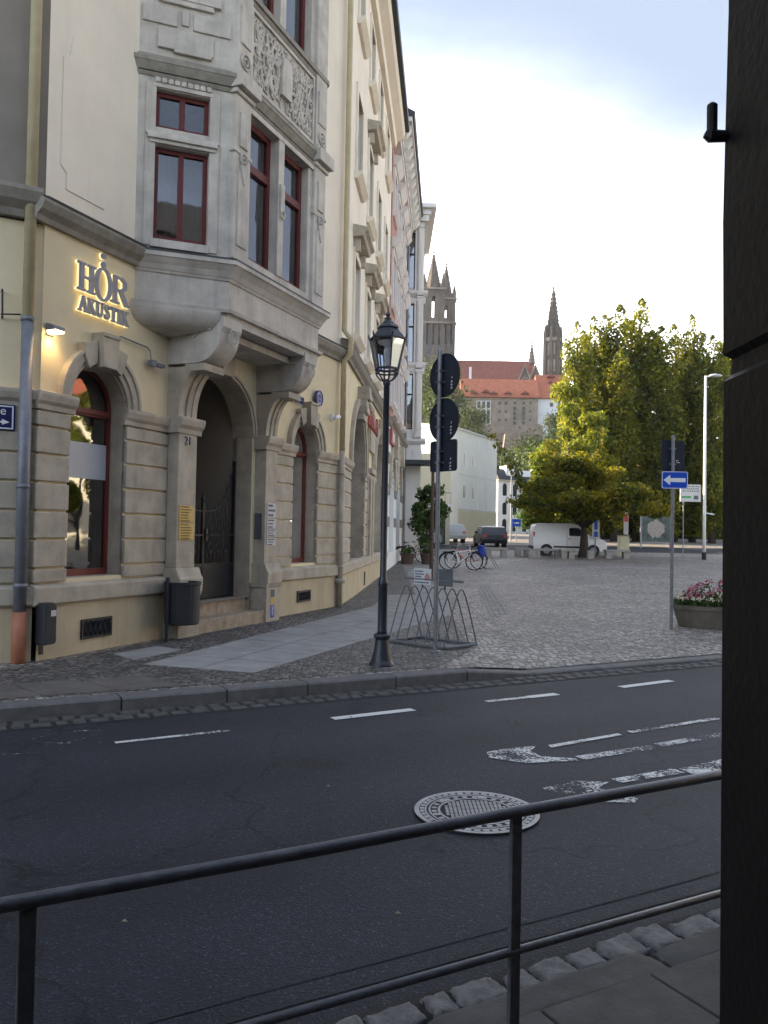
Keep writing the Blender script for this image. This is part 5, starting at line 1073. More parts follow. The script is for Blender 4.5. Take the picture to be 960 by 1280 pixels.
# dark hedge trees behind the map board
hd = [(775, 600, 92, 5.5), (805, 585, 96, 6.5), (835, 590, 97, 6), (865, 580, 98, 6.5), (895, 585, 99, 6.5), (925, 585, 99, 7), (752, 615, 96, 5), (960, 580, 101, 7)]
hp = proto('hedge_tree', 'hedge', 'tree', 'dark trees closing the back of the square')
rnd = random.Random(19); attach('crown', leafmesh('hedge_crown', [Vector((c.x+rnd.gauss(0, .26), c.y+rnd.gauss(0, .26), max(.02, c.z+rnd.gauss(0, .16)))) for c in [Vector((rnd.uniform(-.6, .6), rnd.uniform(-.5, .5), rnd.uniform(.05, 1))) for _ in range(40)] for _ in range(110)], .085, MT['leaf_dark'], rnd=rnd), hp)
trunk_mb(.7, .04).build('trunk', MT['bark'], hp)
hw_ = ['behind the left edge of the map board', 'straight behind the map board', 'behind the one-way sign pole', 'behind the bus stop sign', 'beside the timber post', 'behind the timber post', 'right of the striped banner', 'beyond the right edge of the photo']
for k, (x, y, Y, w_) in enumerate(hd):
    o = hp if k == 0 else copy_tree(hp); v = px(x, y, Y); z0 = gz(Y); o.location = (v.x, Y, z0-.1); o.scale = (w_*.75, w_*.75, (v.z-z0)); o.rotation_euler = (0, 0, rnd.uniform(0, 6.28)); o['label'] = 'dense dark green tree '+hw_[k]

#PART4
# ================================================================== THINGS ON THE CORNER HOUSE
# strokes of serif capitals: (x0, y0, x1, y1, width) in a unit-high box
def serif(x, y, w=.17): return (x-w, y, x+w, y, .055)
LET = {'H': (.78, [(.17, 0, .17, 1, .17), (.61, 0, .61, 1, .17), (.2, .5, .58, .5, .06), serif(.17, .03), serif(.17, .97), serif(.61, .03), serif(.61, .97)]),
       'R': (.80, [(.17, 0, .17, 1, .17), (.17, .97, .45, .97, .06), (.45, .97, .60, .87, .11), (.60, .88, .60, .62, .14), (.60, .64, .44, .51, .11), (.44, .51, .17, .51, .06), (.40, .52, .68, .03, .16), serif(.17, .03), serif(.72, .03, .10)]),
       'A': (.80, [(.10, 0, .40, 1, .07), (.40, 1, .68, 0, .17), (.22, .33, .56, .33, .06), serif(.10, .03, .13), serif(.68, .03, .15)]),
       'K': (.80, [(.17, 0, .17, 1, .17), (.2, .42, .62, .97, .07), (.34, .58, .68, .03, .16), serif(.17, .03), serif(.17, .97), serif(.62, .97, .13), serif(.70, .03, .13)]),
       'U': (.80, [(.17, .28, .17, 1, .17), (.62, .28, .62, 1, .08), (.17, .30, .27, .07, .15), (.26, .05, .50, .04, .09), (.50, .05, .62, .30, .09), serif(.17, .97), serif(.62, .97)]),
       'S': (.62, [(.50, .80, .36, .95, .08), (.37, .95, .20, .92, .09), (.20, .93, .12, .75, .13), (.13, .76, .30, .55, .14), (.28, .57, .46, .42, .15), (.46, .44, .50, .22, .13), (.50, .24, .38, .06, .10), (.38, .06, .20, .06, .08), (.20, .06, .10, .22, .08), (.10, .3, .10, .08, .05), (.51, .72, .51, .93, .05)]),
       'T': (.72, [(.36, 0, .36, 1, .17), (.06, .96, .66, .96, .07), (.08, .96, .08, .78, .05), (.64, .96, .64, .78, .05), serif(.36, .03)]),
       'I': (.42, [(.21, 0, .21, 1, .17), serif(.21, .03), serif(.21, .97)])}
def strokes(m, segs, t, z, h, d0, d1, grow=0.0, wx=1.0):
    for i, (x0, y0, x1, y1, w) in enumerate(segs):
        a, b = Vector((t+x0*h*wx, z+y0*h)), Vector((t+x1*h*wx, z+y1*h)); u = (b-a).normalized(); p = Vector((-u.y, u.x))*(w*h/2+grow); a = a-u*grow; b = b+u*grow
        q = [a-p, b-p, b+p, a+p]; e = .0006*i; m.prism([(v.x, v.y) for v in q], d0, d1+e, 'd')
def ell(m, c, z, rx, rz, wx_, wz_, d0, d1, grow=0.0, n=28):
    p = []
    for i in range(n):
        a = 2*PI*i/n
        for k in (0, 1):
            rr = (rx+grow, rz+grow) if k else (rx-wx_-grow, rz-wz_-grow)
            for d in (d0, d1): p.append((c+rr[0]*math.cos(a), d, z+rr[1]*math.sin(a)))
    fc = []
    for i in range(n):
        b = 4*i; e = 4*((i+1) % n); fc += [(b, e, e+1, b+1), (b+2, b+3, e+3, e+2), (b+1, e+1, e+3, b+3), (b, b+2, e+2, e)]
    m.add(p, fc)
sg = thing('shop_sign', 'halo-lit slate serif letters reading HÖR AKUSTIK on the cream wall', 'sign', FB(.48, .03, 4.4))
def letter(ch, t, z, h, wx=1.0):
    for key, d0, d1, g in (('slate', .055, .085, .004), ('halo', .03, .05, .010)):
        m = MB(FB)
        if ch == 'O': ell(m, t+.40*h, z+h*.5, .41*h, .56*h, .13*h, .06*h, d0, d1, g)
        elif ch == ':':
            for k in (0, 1): n = 12; m.prism([(t+(.036+g)*math.cos(2*PI*i/n), z+k*.115+(.036+g)*math.sin(2*PI*i/n)) for i in range(n)], d0, d1, 'd')
        else: strokes(m, LET[ch][1], t, z, h, d0, d1, g, wx)
        if key == 'slate': p = m.build('letter', MT[key], sg)
        else: m.build('halo_edge', MT[key], p)
letter('H', .47, 4.67, .35, 1.12); letter('O', .775, 4.655, .385); letter('R', 1.075, 4.67, .36, 1.22); letter(':', .92, 5.10, .1)
t = .50
for ch in 'AKUSTIK': w = LET[ch][0]*.19; letter(ch, t, 4.415, .185, 1.0); t += w*.985
wl = thing('wall_lamp', 'small lit wall lamp throwing a warm patch of light beside the rain pipe', 'lamp', FB(.10, 0, 4.08))
m = MB(FB); m.box(.04, .16, 0, .02, 4.0, 4.14); m.prism([(.02, 4.14), (.16, 4.10), (.17, 4.05), (.02, 4.05)], .02, .18, 't'); m.build('housing', MT['galv'], wl, bevel=.004)
m = MB(FB); m.prism([(.03, 4.048), (.165, 4.048), (.165, 4.03), (.03, 4.03)], .03, .17, 't'); m.build('glass', MT['lampglow'], wl)
ld = bpy.data.lights.new('wall_lamp_light', 'SPOT'); ld.energy = 2.2; ld.color = (1, .62, .25); ld.spot_size = R(115); ld.spot_blend = .9; ld.shadow_soft_size = .03
lo = bpy.data.objects.new('wall_lamp_light', ld); COL.objects.link(lo); lo.location = FB(.10, .13, 4.02); lo.rotation_euler = (Vector((0, 0, 1))+FB.n*.35).to_track_quat('Z', 'Y').to_euler()
fl = thing('sign_floodlight', 'small unlit floodlight on a thin bent rod right of the lettering', 'lamp', FB(2.0, 0, 4.0))
a_, b_ = wpx(FB, 152, 421, .05), wpx(FB, 187, 437, .05)
m = MB(FB); m.tube([(a_[0], .05, a_[1]), (b_[0]-.06, .05, b_[1]+.02), (b_[0], .06, b_[1]-.02), (b_[0], .08, b_[1]-.17)], .011, 6); m.tube([(a_[0], 0, a_[1]), (a_[0], .05, a_[1])], .011, 6); m.build('rod', MT['galv'], fl)
m = MB(FB); m.box(b_[0]-.04, b_[0]+.06, .05, .14, b_[1]-.24, b_[1]-.15); m.box(b_[0]+.06, b_[0]+.22, .08, .16, b_[1]-.23, b_[1]-.18); m.build('lamp_head', MT['zinc'], fl, bevel=.008)
c2 = thing('security_camera', 'pale little camera on the wall beside the right rain pipe', 'camera', FB(7.95, 0, 4.1))
m = MB(FB); m.box(7.85, 7.95, 0, .05, 4.0, 4.14); m.tube([(7.9, .05, 4.08), (7.9, .14, 4.06)], .018, 6); m.build('mount', MT['whitewall'], c2); m = MB(FB); m.tube([(7.72, .17, 4.03), (7.98, .15, 4.09)], .04, 8); m.build('housing', MT['white'], c2)
# blue street plate on the left wing, cut by the photo's edge
ts, zs_ = wpx(FA, 10, 522, .05); p0 = wpx(FA, 19, 522, .05)[0]
st = thing('street_plate', 'navy enamel plate with white rim and arrow left of the rain pipe', 'sign', FA(p0-.25, 0, zs_))
m = MB(FA); m.box(p0-.62, p0, .045, .065, zs_-.15, zs_+.15); m.build('plate', MT['darkblue'], st, bevel=.004)
m = MB(FA)
for a, b, c_, d_ in ((-.60, -.02, -.135, -.12), (-.60, -.02, .12, .135), (-.60, -.585, -.12, .12), (-.035, -.02, -.12, .12)): m.box(p0+a, p0+b, .065, .068, zs_+c_, zs_+d_)
m.prism([(p0-.14, zs_-.09), (p0-.14, zs_-.02), (p0-.06, zs_-.055)], .065, .069, 'd'); m.box(p0-.3, p0-.14, .065, .068, zs_-.066, zs_-.044); m.build('rim', MT['whitetxt'], st)
text_mb('e', .14, lambda x, y, d: FA(p0-.13+x, .067+d, zs_+.03+y), .004).build('letter', MT['whitetxt'], st)
m = MB(FA); m.box(p0-.68, p0+.05, -.02, .044, zs_-.2, zs_+.2); m.build('mount', MT['stone'], st)
ib = thing('wall_bracket', 'thin dark iron bracket on the wall at the left edge', 'bracket', FA(-.4, 0, 4.3))
q = [wpx(FA, x, y, .1) for x, y in ((3, 362), (3, 395), (26, 393), (3, 355))]
m = MB(FA); m.tube([(q[0][0], .1, q[0][1]), (q[1][0], .1, q[1][1])], .012, 6); m.tube([(q[1][0]-.02, .1, q[1][1]+.02), (q[2][0], .1, q[2][1])], .009, 6)
for k in (0, 1): m.tube([(q[k][0], 0, q[k][1]), (q[k][0], .1, q[k][1])], .012, 6)
m.build('bracket_bars', MT['iron'], ib)
# pier plaques
def plaque(name, label, F, t0, t1, d, z0, z1, key, lines, tk='darktxt', group=None, cat='plaque'):
    o = thing(name, label, cat, F((t0+t1)/2, d, z0), group)
    m = MB(F); m.box(t0, t1, d, d+.012, z0, z1); m.build('plate', MT[key], o, bevel=.003)
    m = MB(F); n = lines
    for k in range(n):
        z = lerp(z1, z0, (k+.5)/n); hh = (z1-z0)/n*.22; t = t0+(t1-t0)*.1; e = t0+(t1-t0)*random.uniform(.6, .92)
        while t < e: w = random.uniform(.015, .04); m.box(t, min(e, t+w), d+.012, d+.0135, z-hh, z+hh); t += w+.010
    m.build('lettering', MT[tk], o); return o
plaque('name_plaque', 'upper yellow plaque on the left pier of the gateway', FB, 2.45, 2.80, .222, 1.81, 2.05, 'yellow', 6, group='yellow plaques on the pier')
plaque('name_plaque', 'lower yellow plaque on the left pier of the gateway', FB, 2.45, 2.80, .222, 1.55, 1.79, 'yellow', 6, group='yellow plaques on the pier')
for k, (z0, z1) in enumerate(((1.93, 2.18), (1.74, 1.91), (1.60, 1.72), (1.44, 1.57))):
    plaque('practice_plate', ['largest white plate, topmost of four on the right pier of the gateway', 'second white plate from the top on the right pier of the gateway', 'third white plate from the top on the right pier of the gateway', 'lowest white plate on the right pier of the gateway'][k], FB, 4.97, 5.27, .222, z0, z1, 'banner', 3, group='white plates on the pier')
hn = thing('house_number', 'small dark house number 21 high on the left gateway pier', 'sign', FB(2.62, .22, 2.95))
text_mb('21', .17, lambda x, y, d: FB(2.625+x, .228+d, 2.95+y), .012).build('digits', MT['darkblue'], hn)
bx = thing('bell_panel', 'dark bell panel on the shaded side of the right gateway pier', 'door bell', FB(4.9, .1, 1.6)); m = MB(FB); m.box(4.893, 4.909, .02, .16, 1.55, 2.0); m.build('panel', MT['greyboard'], bx)
sk_ = thing('sticker_strip', 'narrow strip of blue and yellow stickers on the right pier base', 'sticker', FB(5.12, .3, .3))
for z0, z1, k in ((.55, .68, 'greyboard'), (.42, .545, 'yellow'), (.2, .415, 'blue')): m = MB(FB); m.box(5.02, 5.14, .302, .306, z0, z1); m.build('sticker', MT[k], sk_)
m = MB(FB)
for k in range(3): m.tube([(5.08+.025*math.cos(2*PI*i/8), .309, .26+.055*k+.022*math.sin(2*PI*i/8)) for i in range(9)], .005, 4)
m.build('lettering', MT['whitetxt'], sk_)
# sign above the second window and the red lettering on the right wing
s2 = thing('shop_sign', 'blue letters and ringed emblem seen edge-on above the second arched window', 'sign', FB(7, 0, 4.4))
te, ze = wpx(FB, 399, 498, .08); tl0, zl0 = wpx(FB, 368, 498, .08)
text_mb('ura', .27, lambda x, y, d: FB(tl0+x, .09+d, zl0-.06+y), .05, 'LEFT').build('letters', MT['signblue'], s2)
m = MB(FB); ell(m, te, ze, .15, .16, .035, .035, .04, .10); m.build('emblem_ring', MT['signblue'], s2); m = MB(FB); m.prism([(te+.116*math.cos(2*PI*i/20), ze+.126*math.sin(2*PI*i/20)) for i in range(20)], .04, .085, 'd'); m.build('emblem_disc', MT['banner'], s2)
m = MB(FB); ell(m, te, ze, .085, .085, .03, .03, .085, .095); m.box(te-.012, te+.012, .085, .096, ze-.05, ze+.05); m.build('emblem_mark', MT['signblue'], s2)
s3 = thing('shop_sign', 'red slanted lettering under a grey emblem between the right wing arches', 'sign', FC(5.9, 0, 4.6)); m = MB(FC)
for i in range(7):
    t = 4.9+i*.36
    m.tube([(t, .11, 4.62), (t+.12, .11, 4.95+.12*(i % 3 == 0)), (t+.2, .11, 4.9)], .045, 5); m.tube([(t+.02, .11, 4.66), (t+.2, .11, 4.6), (t+.26, .11, 4.85)], .045, 5)
m.build('letters', MT['dullred'], s3); m = MB(FC); m.box(5.6, 6.9, .03, .07, 5.15, 5.32); m.build('emblem', MT['greystone'], s3)
s4 = thing('shop_sign', 'red sign board on the banded ground floor of the pink house', 'sign', FC(14.5, 0, 5)); m = MB(FC); m.box(13.4, 16.0, .05, .14, 5.05, 5.6); m.build('board', MT['dullred'], s4); m = MB(FC)
for k in range(6): m.box(13.7+k*.4, 13.9+k*.4, .14, .155, 5.15, 5.5)
m.build('lettering', MT['whitetxt'], s4)
# bins
lb = thing('litter_bin', 'dark grey cylindrical litter bin on a post in front of the gateway pier', 'litter bin', FB(2.3, .45, .13))
m = MB(FB); m.tube([(2.04, .36, .1), (2.04, .36, 1.03)], .03, 8); m.box(2.04, 2.2, .35, .37, .9, .94); m.box(2.04, 2.2, .35, .37, .5, .54); m.build('post', MT['bin'], lb)
m = MB(FB); m.lathe([(.235, 0), (.245, .02), (.25, .55), (.262, .56), (.262, .60), (.235, .60), (.228, .52), (.22, .05)], (2.33, .40, .36), 24); m.build('container', MT['bin'], lb, smooth=False)
m = MB(FB); m.lathe([(.2, 0), (.2, .01)], (2.33, .40, .9), 16); m.build('bag', MT['plastic'], lb)
db = thing('wall_bin', 'narrow dark waste box with a pale sticker behind the foot of the rain pipe', 'litter bin', FB(.05, .2, .3))
m = MB(FB); m.prism([(-.06, .33), (.10, .33), (.12, .36), (.12, .78), (.08, .82), (-.06, .82)], .06, .22, 'd'); m.build('container', MT['bin'], db, bevel=.015)
m = MB(FB); m.box(.02, .10, .222, .226, .66, .73); m.build('sticker', MT['banner'], db); m = MB(FB); m.box(.02, .08, .05, .06, .2, .33); m.build('bracket', MT['iron'], db)

# ================================================================== STREET FURNITURE NEAR THE KERB
VL = pxg(477, 832)
vl_ = thing('street_lamp', 'dark blue-black Victorian street lamp with six-sided lantern at the kerb', 'street lamp', VL)
c = (VL.x, VL.y, VL.z)
m = MB(); m.lathe([(.150, -.03), (.150, .03), (.128, .05), (.122, .09), (.094, .20), (.082, .30), (.078, .325), (.098, .335), (.103, .37), (.080, .385)], c, 20); m.build('base', MT['iron_blue'], vl_, smooth=True)
m = MB(); m.lathe([(.060, .38), (.056, .42), (.055, .95), (.060, .96), (.060, .99), (.050, 1.03), (.040, 1.06), (.036, 3.35), (.045, 3.36), (.045, 3.40), (.03, 3.42)], c, 16); m.build('post', MT['iron_blue'], vl_, smooth=True)
m = MB(); hexp = lambda r, z, k: (c[0]+r*math.cos(PI/6+k*PI/3+.25), c[1]+r*math.sin(PI/6+k*PI/3+.25), c[2]+z)
for k in range(6):
    m.tube([hexp(.140, 3.545, k), hexp(.218, 3.905, k)], .0125, 6); m.tube([hexp(.218, 3.905, k), hexp(.218, 3.905, k+1)], .016, 6); m.tube([hexp(.140, 3.545, k), hexp(.140, 3.545, k+1)], .015, 6); m.tube([hexp(.138, 3.50, k), hexp(.138, 3.50, k+1)], .010, 6)
    m.tube([hexp(.140, 3.545, k), hexp(.134, 3.48, k), hexp(.085, 3.42, k), hexp(.035, 3.40, k)], .010, 6)
    m.tube([hexp(.218, 3.905, k), hexp(.240, 3.945, k), hexp(.236, 3.975, k)], [.014, .010, .004], 6)
m.build('lantern_frame', MT['iron_blue'], vl_)
m = MB()
for k in range(6): m.raw([hexp(.137, 3.55, k), hexp(.137, 3.55, k+1), hexp(.214, 3.90, k+1), hexp(.214, 3.90, k)], [(0, 1, 2, 3)])
m.build('lantern_glass', MT['clear'], vl_)
m = MB(); m.lathe([(.226, 3.905), (.200, 3.94), (.128, 4.02), (.120, 4.03), (.135, 4.04), (.130, 4.055), (.085, 4.085), (.055, 4.125), (.035, 4.135), (.042, 4.16), (.018, 4.175), (.030, 4.20), (.024, 4.225), (.008, 4.24), (.006, 4.30), (0.002, 4.31)], c, 6, PI/6+.25); m.build('lantern_roof', MT['iron_blue'], vl_)
m = MB(); m.lathe([(.018, 3.55), (.02, 3.62), (.04, 3.68), (.045, 3.76), (.03, 3.82), (.12, 3.86), (.12, 3.88)], c, 12); m.build('bulb', MT['banner'], vl_, smooth=True)
SP = pxg(544, 815)
sp = thing('sign_post', 'grey post carrying two round and one square sign seen from behind', 'road sign', SP)
m = MB(); m.lathe([(.030, 0), (.030, 4.02), (.036, 4.02), (.036, 4.05), (.02, 4.06)], (SP.x, SP.y, .12), 12); m.lathe([(.075, 0), (.072, .02), (.035, .03)], (SP.x, SP.y, .13), 12); m.build('post', MT['galv'], sp, smooth=False)
FS = frame((SP.x, SP.y), R(90+53))                  # plates: t to the right and nearer
def splate(kind, zc, r, w=0, h=0):
    m = MB(FS); d0, d1 = -.06, -.05; n = 36
    if kind == 'disc': pts = [(.045+r*math.cos(2*PI*i/n), zc+r*math.sin(2*PI*i/n)) for i in range(n)]
    else: pts = rr(.045-w/2, .045+w/2, zc-h/2, zc+h/2, .04)
    m.prism(pts, d0, d1, 'd'); o = m.build('sign_plate', MT['signback'], sp)
    m = MB(FS); k = len(pts); cx_, cz_ = .045, zc
    m.add([(cx_+(x-cx_)*f, dd, cz_+(z-cz_)*f) for f, dd in ((1, -.048), (.955, -.048), (.955, -.040), (1, -.040)) for x, z in pts], [(a*k+i, a*k+(i+1) % k, ((a+1) % 4)*k+(i+1) % k, ((a+1) % 4)*k+i) for a in range(4) for i in range(k)]); m.build('folded_rim', MT['signback'], o)
    m = MB(FS)
    for q in range(3): m.tube([(.19+.012*math.cos(i*PI/4), -.046, zc-.19+.042*q+.014*math.sin(i*PI/4)) for i in range(6)], .005, 4)
    m.box(.19, .196, -.049, -.045, zc-.06, zc-.03); m.build('stamp', MT['whitetxt'], o)
    for z_ in (zc+.05, zc-.10): m = MB(FS); m.box(-.035, .055, -.05, -.034, z_, z_+.02); m.box(-.042, .042, -.034, .034, z_, z_+.02); m.build('clamp', MT['galv'], o)
def rr(t0, t1, z0, z1, r, n=5):
    P = []
    for cx, cz, a0 in ((t1-r, z0+r, -PI/2), (t1-r, z1-r, 0), (t0+r, z1-r, PI/2), (t0+r, z0+r, PI)):
        for i in range(n+1): a = a0+PI/2*i/n; P.append((cx+r*math.cos(a), cz+r*math.sin(a)))
    return P
splate('disc', 3.84, .295); splate('disc', 3.235, .295); splate('rect', 2.755, 0, .53, .42)
# bicycle rack with two advert boards
G = Vector((0, 0, .135)); PA, PB, PC_, PD = Vector((.10, 11.92, .13)), Vector((.86, 11.20, .13)), Vector((1.34, 11.66, .13)), Vector((.58, 12.38, .13))
rk = thing('bicycle_rack', 'grey steel bicycle rack of overlapping hoops behind the sign post', 'bicycle rack', PA.lerp(PC_, .5))
m = MB(); U_ = Vector((0, 0, .03))
for a, b in ((PA, PB), (PB, PC_), (PC_, PD), (PD, PA)): m.tube([a+U_, b+U_], .024, 6)
m.build('base_frame', MT['galv'], rk)
FT, BK = (lambda k: PA.lerp(PB, k)), (lambda k: PD.lerp(PC_, k))
TP = lambda k, h=.92: FT(k).lerp(BK(k), .5)+Vector((0, 0, h-.13+.13))
m = MB(); m.tube([TP(-.02), TP(1.02)], .017, 6); m.build('top_bar', MT['galv'], rk)
for j in range(7):
    k0, k1, k2 = (j-.15)/6, j/6, (j+.15)/6
    k0, k2 = max(0, k0), min(1, k2); a, t, b = FT(k0)+U_, TP(k1, .93), BK(k2)+U_; P = []
    for i in range(25):
        s_ = i/24; q = 2*s_-1; e_ = .3; base = a.lerp(b, s_); P.append(Vector((base.x, base.y, lerp(.16, .94, 1-(math.sqrt(q*q+e_*e_)-e_)/(math.sqrt(1+e_*e_)-e_)))))
    m = MB(); m.tube(P, .0095, 6); m.build('hoop', MT['rail'], rk)
for nm, k0, k1, key in (('advert', .16, .46, 'banner'), ('advert', .58, .84, 'greyboard')):
    a, b = TP(k0), TP(k1); FAd = frame((a.x, a.y), math.atan2((b-a).x, (b-a).y)); ln = (b-a).length; z0 = .97
    if key == 'banner':
        ad = thing('advert_board', 'white advert board with lines of text and a pink picture on the bicycle rack', 'sign', a); m = MB(FAd); m.box(0, ln, -.01, .01, z0, z0+.23); m.build('board', MT[key], ad)
        m = MB(FAd)
        for z_, w_ in ((.19, .5), (.15, .55), (.115, .45), (.08, .5), (.03, .85)):
            t = .02
            while t < ln*w_: w2 = random.uniform(.015, .035); m.box(t, t+w2, .01, .012, z0+z_-.009, z0+z_+.009); t += w2+.008
        m.build('lettering', MT['darkblue'], ad); m = MB(FAd); m.prism([(ln*.66, z0+.06), (ln*.95, z0+.06), (ln*.95, z0+.13), (ln*.8, z0+.18), (ln*.66, z0+.13)], .01, .0125, 'd'); m.build('picture', MT['pink'], ad)
    else:
        ad = thing('advert_board', 'dark grey back of a board on the right of the bicycle rack', 'sign', a); m = MB(FAd); m.box(0, ln, -.01, .01, z0, z0+.24); m.build('board', MT[key], ad, bevel=.004)
    m = MB(FAd); m.tube([(ln*.5, 0, .92), (ln*.5, 0, z0+.01)], .012, 6); m.tube([(.01, 0, z0+.005), (ln-.01, 0, z0+.005)], .008, 6); m.build('bracket', MT['iron'], ad)
# plain brown post behind
pp = pxg(539, 724); m = MB(); m.lathe([(.075, 0), (.075, .7), (.06, .75), (.055, 4.6), (.03, 4.65)], (pp.x, pp.y, gz(pp.y)-.02), 10)
bp_ = thing('steel_post', 'plain dark brown post standing behind the bicycle rack', 'post', (pp.x, pp.y, gz(pp.y))); m.build('shaft', MT['terracotta'], bp_)
# one-way sign
OW = pxg(839, 786)
ow_ = thing('one_way_sign', 'blue one-way sign with white left arrow on a galvanised pole', 'road sign', OW)
m = MB(); m.lathe([(.030, -.02), (.030, 3.42), (.015, 3.44)], (OW.x, OW.y, .06), 12); m.build('pole', MT['galv'], ow_)
FO = frame((OW.x, OW.y), R(90+4))
m = MB(FO); m.prism(rr(-.20, .245, 2.56, 2.86, .03), .035, .045, 'd'); p_ = m.build('blue_plate', MT['blue'], ow_)
m = MB(FO); k = rr(-.20, .245, 2.56, 2.86, .03); n = len(k)
m.add([(.0225+(x-.0225)*fx, .0465, 2.71+(z-2.71)*fz) for fx, fz in ((.985, .975), (.94, .91)) for x, z in k], [(i, (i+1) % n, n+(i+1) % n, n+i) for i in range(n)])
m.prism([(-.17, 2.71), (-.055, 2.80), (-.055, 2.745), (.205, 2.745), (.205, 2.675), (-.055, 2.675), (-.055, 2.62)], .045, .0468, 'd'); m.build('arrow', MT['whitetxt'], p_)
FO2 = frame((OW.x, OW.y), R(90-14))
m = MB(FO2); m.prism(rr(-.20, .26, 2.87, 3.41, .04), -.05, -.04, 'd'); p_ = m.build('sign_back', MT['signback'], ow_)
m = MB(FO2); m.tube([(.11+.02*math.cos(i), -.038, 3.05+.02*math.sin(i)) for i in range(5)], .006, 4); m.box(.10, .16, -.04, -.037, 3.02, 3.03); m.build('stamp', MT['whitetxt'], p_)
for z_ in (3.25, 2.98): m = MB(FO2); m.box(-.05, .08, -.038, -.03, z_, z_+.03); m.build('clamp', MT['galv'], p_)
# flower planter
PLp = Vector((6.05, 14.85, .07))
pl = thing('flower_planter', 'brownish oval concrete planter filled with pink and cream flowers', 'planter', PLp)
m = MB(); m.lathe([(.66, 0), (.70, .03), (.80, .36), (.83, .37), (.83, .44), (.77, .445), (.75, .38)], PLp, 28, 0, 1, .62); m.build('tub', MT['planter'], pl, smooth=False)
m = MB(); m.lathe([(.75, .38), (.01, .42)], PLp, 24, 0, 1, .62); m.build('soil', MT['soil'], pl)
rnd = random.Random(31); C1, Ff = [], {'petal_white': [], 'petal_pink': [], 'petal_lilac': []}
for i in range(2600):
    a = rnd.uniform(0, 6.28); r = math.sqrt(rnd.random())*.82; h = .42+(.10+.34*max(0, 1-(r/.75)**2)*(.6+.4*math.sin(3*a)))*rnd.random()**.7; C1.append(Vector((PLp.x+r*math.cos(a), PLp.y+r*.62*math.sin(a), PLp.z+h)))
attach('foliage', leafmesh('planter_foliage', [c_-PLp for c_ in C1], .06, MT['leaf_street'], .5, rnd), pl)
for i in range(420):
    a = rnd.uniform(0, 6.28); r = math.sqrt(rnd.random())*.84; h = .46+(.10+.34*max(0, 1-(r/.75)**2)*(.6+.4*math.sin(3*a))); k = rnd.choice(['petal_white'] if r > .6 and rnd.random() < .8 else ['petal_pink', 'petal_pink', 'petal_lilac']); Ff[k].append(Vector((r*math.cos(a), r*.62*math.sin(a), h)))
for k, L_ in Ff.items():
    C2 = [p+Vector((rnd.gauss(0, .014), rnd.gauss(0, .014), rnd.gauss(0, .012))) for p in L_ for _ in range(5)]; attach('blossoms', leafmesh(k, C2, .038, MT[k], .8, rnd), pl)

# ================================================================== BICYCLES, CARS, VAN
def make_bike(label, key, group='bicycles parked on the square'):
    o = proto('bicycle', label, 'bicycle', group)
    for x in (-.53, .53):                            # x along the bike, front at +x
        m = MB(); m.tube([(x+.335*math.cos(2*PI*i/28), 0, .345+.335*math.sin(2*PI*i/28)) for i in range(29)], .021, 6, False); wv = m.build('wheel', MT['rubber'], o)
        m = MB(); m.tube([(x+.305*math.cos(2*PI*i/28), 0, .345+.305*math.sin(2*PI*i/28)) for i in range(29)], .012, 5, False); m.build('rim', MT['chrome'], wv)
        m = MB()
        for k in range(14): a = 2*PI*k/14; m.tube([(x+.02*math.cos(a+1), .02*(-1)**k, .345+.02*math.sin(a+1)), (x+.3*math.cos(a), 0, .345+.3*math.sin(a))], .003, 3, False)
        m.tube([(x, -.05, .345), (x, .05, .345)], .02, 6); m.build('spokes', MT['chrome'], wv)
    m = MB(); BB, ST, HT, HB = (-.08, 0, .30), (-.22, 0, .78), (.36, 0, .80), (.40, 0, .66)
    for a, b, r in ((BB, ST, .018), (BB, HB, .021), ((-.20, 0, .70), HT, .018), (HT, HB, .022), ((-.53, .05, .345), (-.21, .02, .72), .010), ((-.53, -.05, .345), (-.21, -.02, .72), .010), ((-.53, .05, .345), (-.08, .04, .30), .011), ((-.53, -.05, .345), (-.08, -.04, .30), .011)): m.tube([a, b], r, 6)
    m.build('frame', MT[key], o)
    m = MB(); m.tube([HB, (.43, .05, .58), (.53, .05, .345)], .013, 6); m.tube([HB, (.43, -.05, .58), (.53, -.05, .345)], .013, 6); m.build('fork', MT['plastic'], o)
    m = MB(); m.tube([HT, (.34, 0, .93)], .014, 6); m.tube([(.22, .30, .99), (.33, .22, .98), (.36, 0, .95), (.33, -.22, .98), (.22, -.30, .99)], .012, 6); m.build('handlebar', MT['chrome'], o)
    m = MB(); m.tube([ST, (-.25, 0, .88)], .013, 6); m.prism([(-.40, .89), (-.36, .94), (-.14, .92), (-.11, .90)], -.07, .07, 'd'); m.build('saddle', MT['plastic'], o, bevel=.02)
    m = MB(); m.tube([(-.08+.09*math.cos(2*PI*i/16), .05, .30+.09*math.sin(2*PI*i/16)) for i in range(17)], .008, 5); m.tube([(-.08, -.08, .30), (.02, -.08, .16)], .01, 5); m.tube([(-.08, .08, .30), (-.18, .08, .44)], .01, 5); m.box(-.02, .07, -.16, -.08, .15, .17); m.box(-.23, -.14, .08, .16, .43, .45); m.build('crank', MT['chrome'], o)
    m = MB(); m.box(-.75, -.35, -.07, .07, .72, .74); m.tube([(-.7, .06, .72), (-.53, .06, .345)], .008, 5); m.tube([(-.7, -.06, .72), (-.53, -.06, .345)], .008, 5); m.build('carrier', MT['iron'], o)
    for x, a0, a1 in ((-.53, .3, 3.0), (.53, .2, 2.3)):
        m = MB(); P = [(x+.375*math.cos(lerp(a0, a1, i/12)), 0, .345+.375*math.sin(lerp(a0, a1, i/12))) for i in range(13)]; m.tube(P, .02, 5); m.build('mudguard', MT['plastic'], o)
    return o
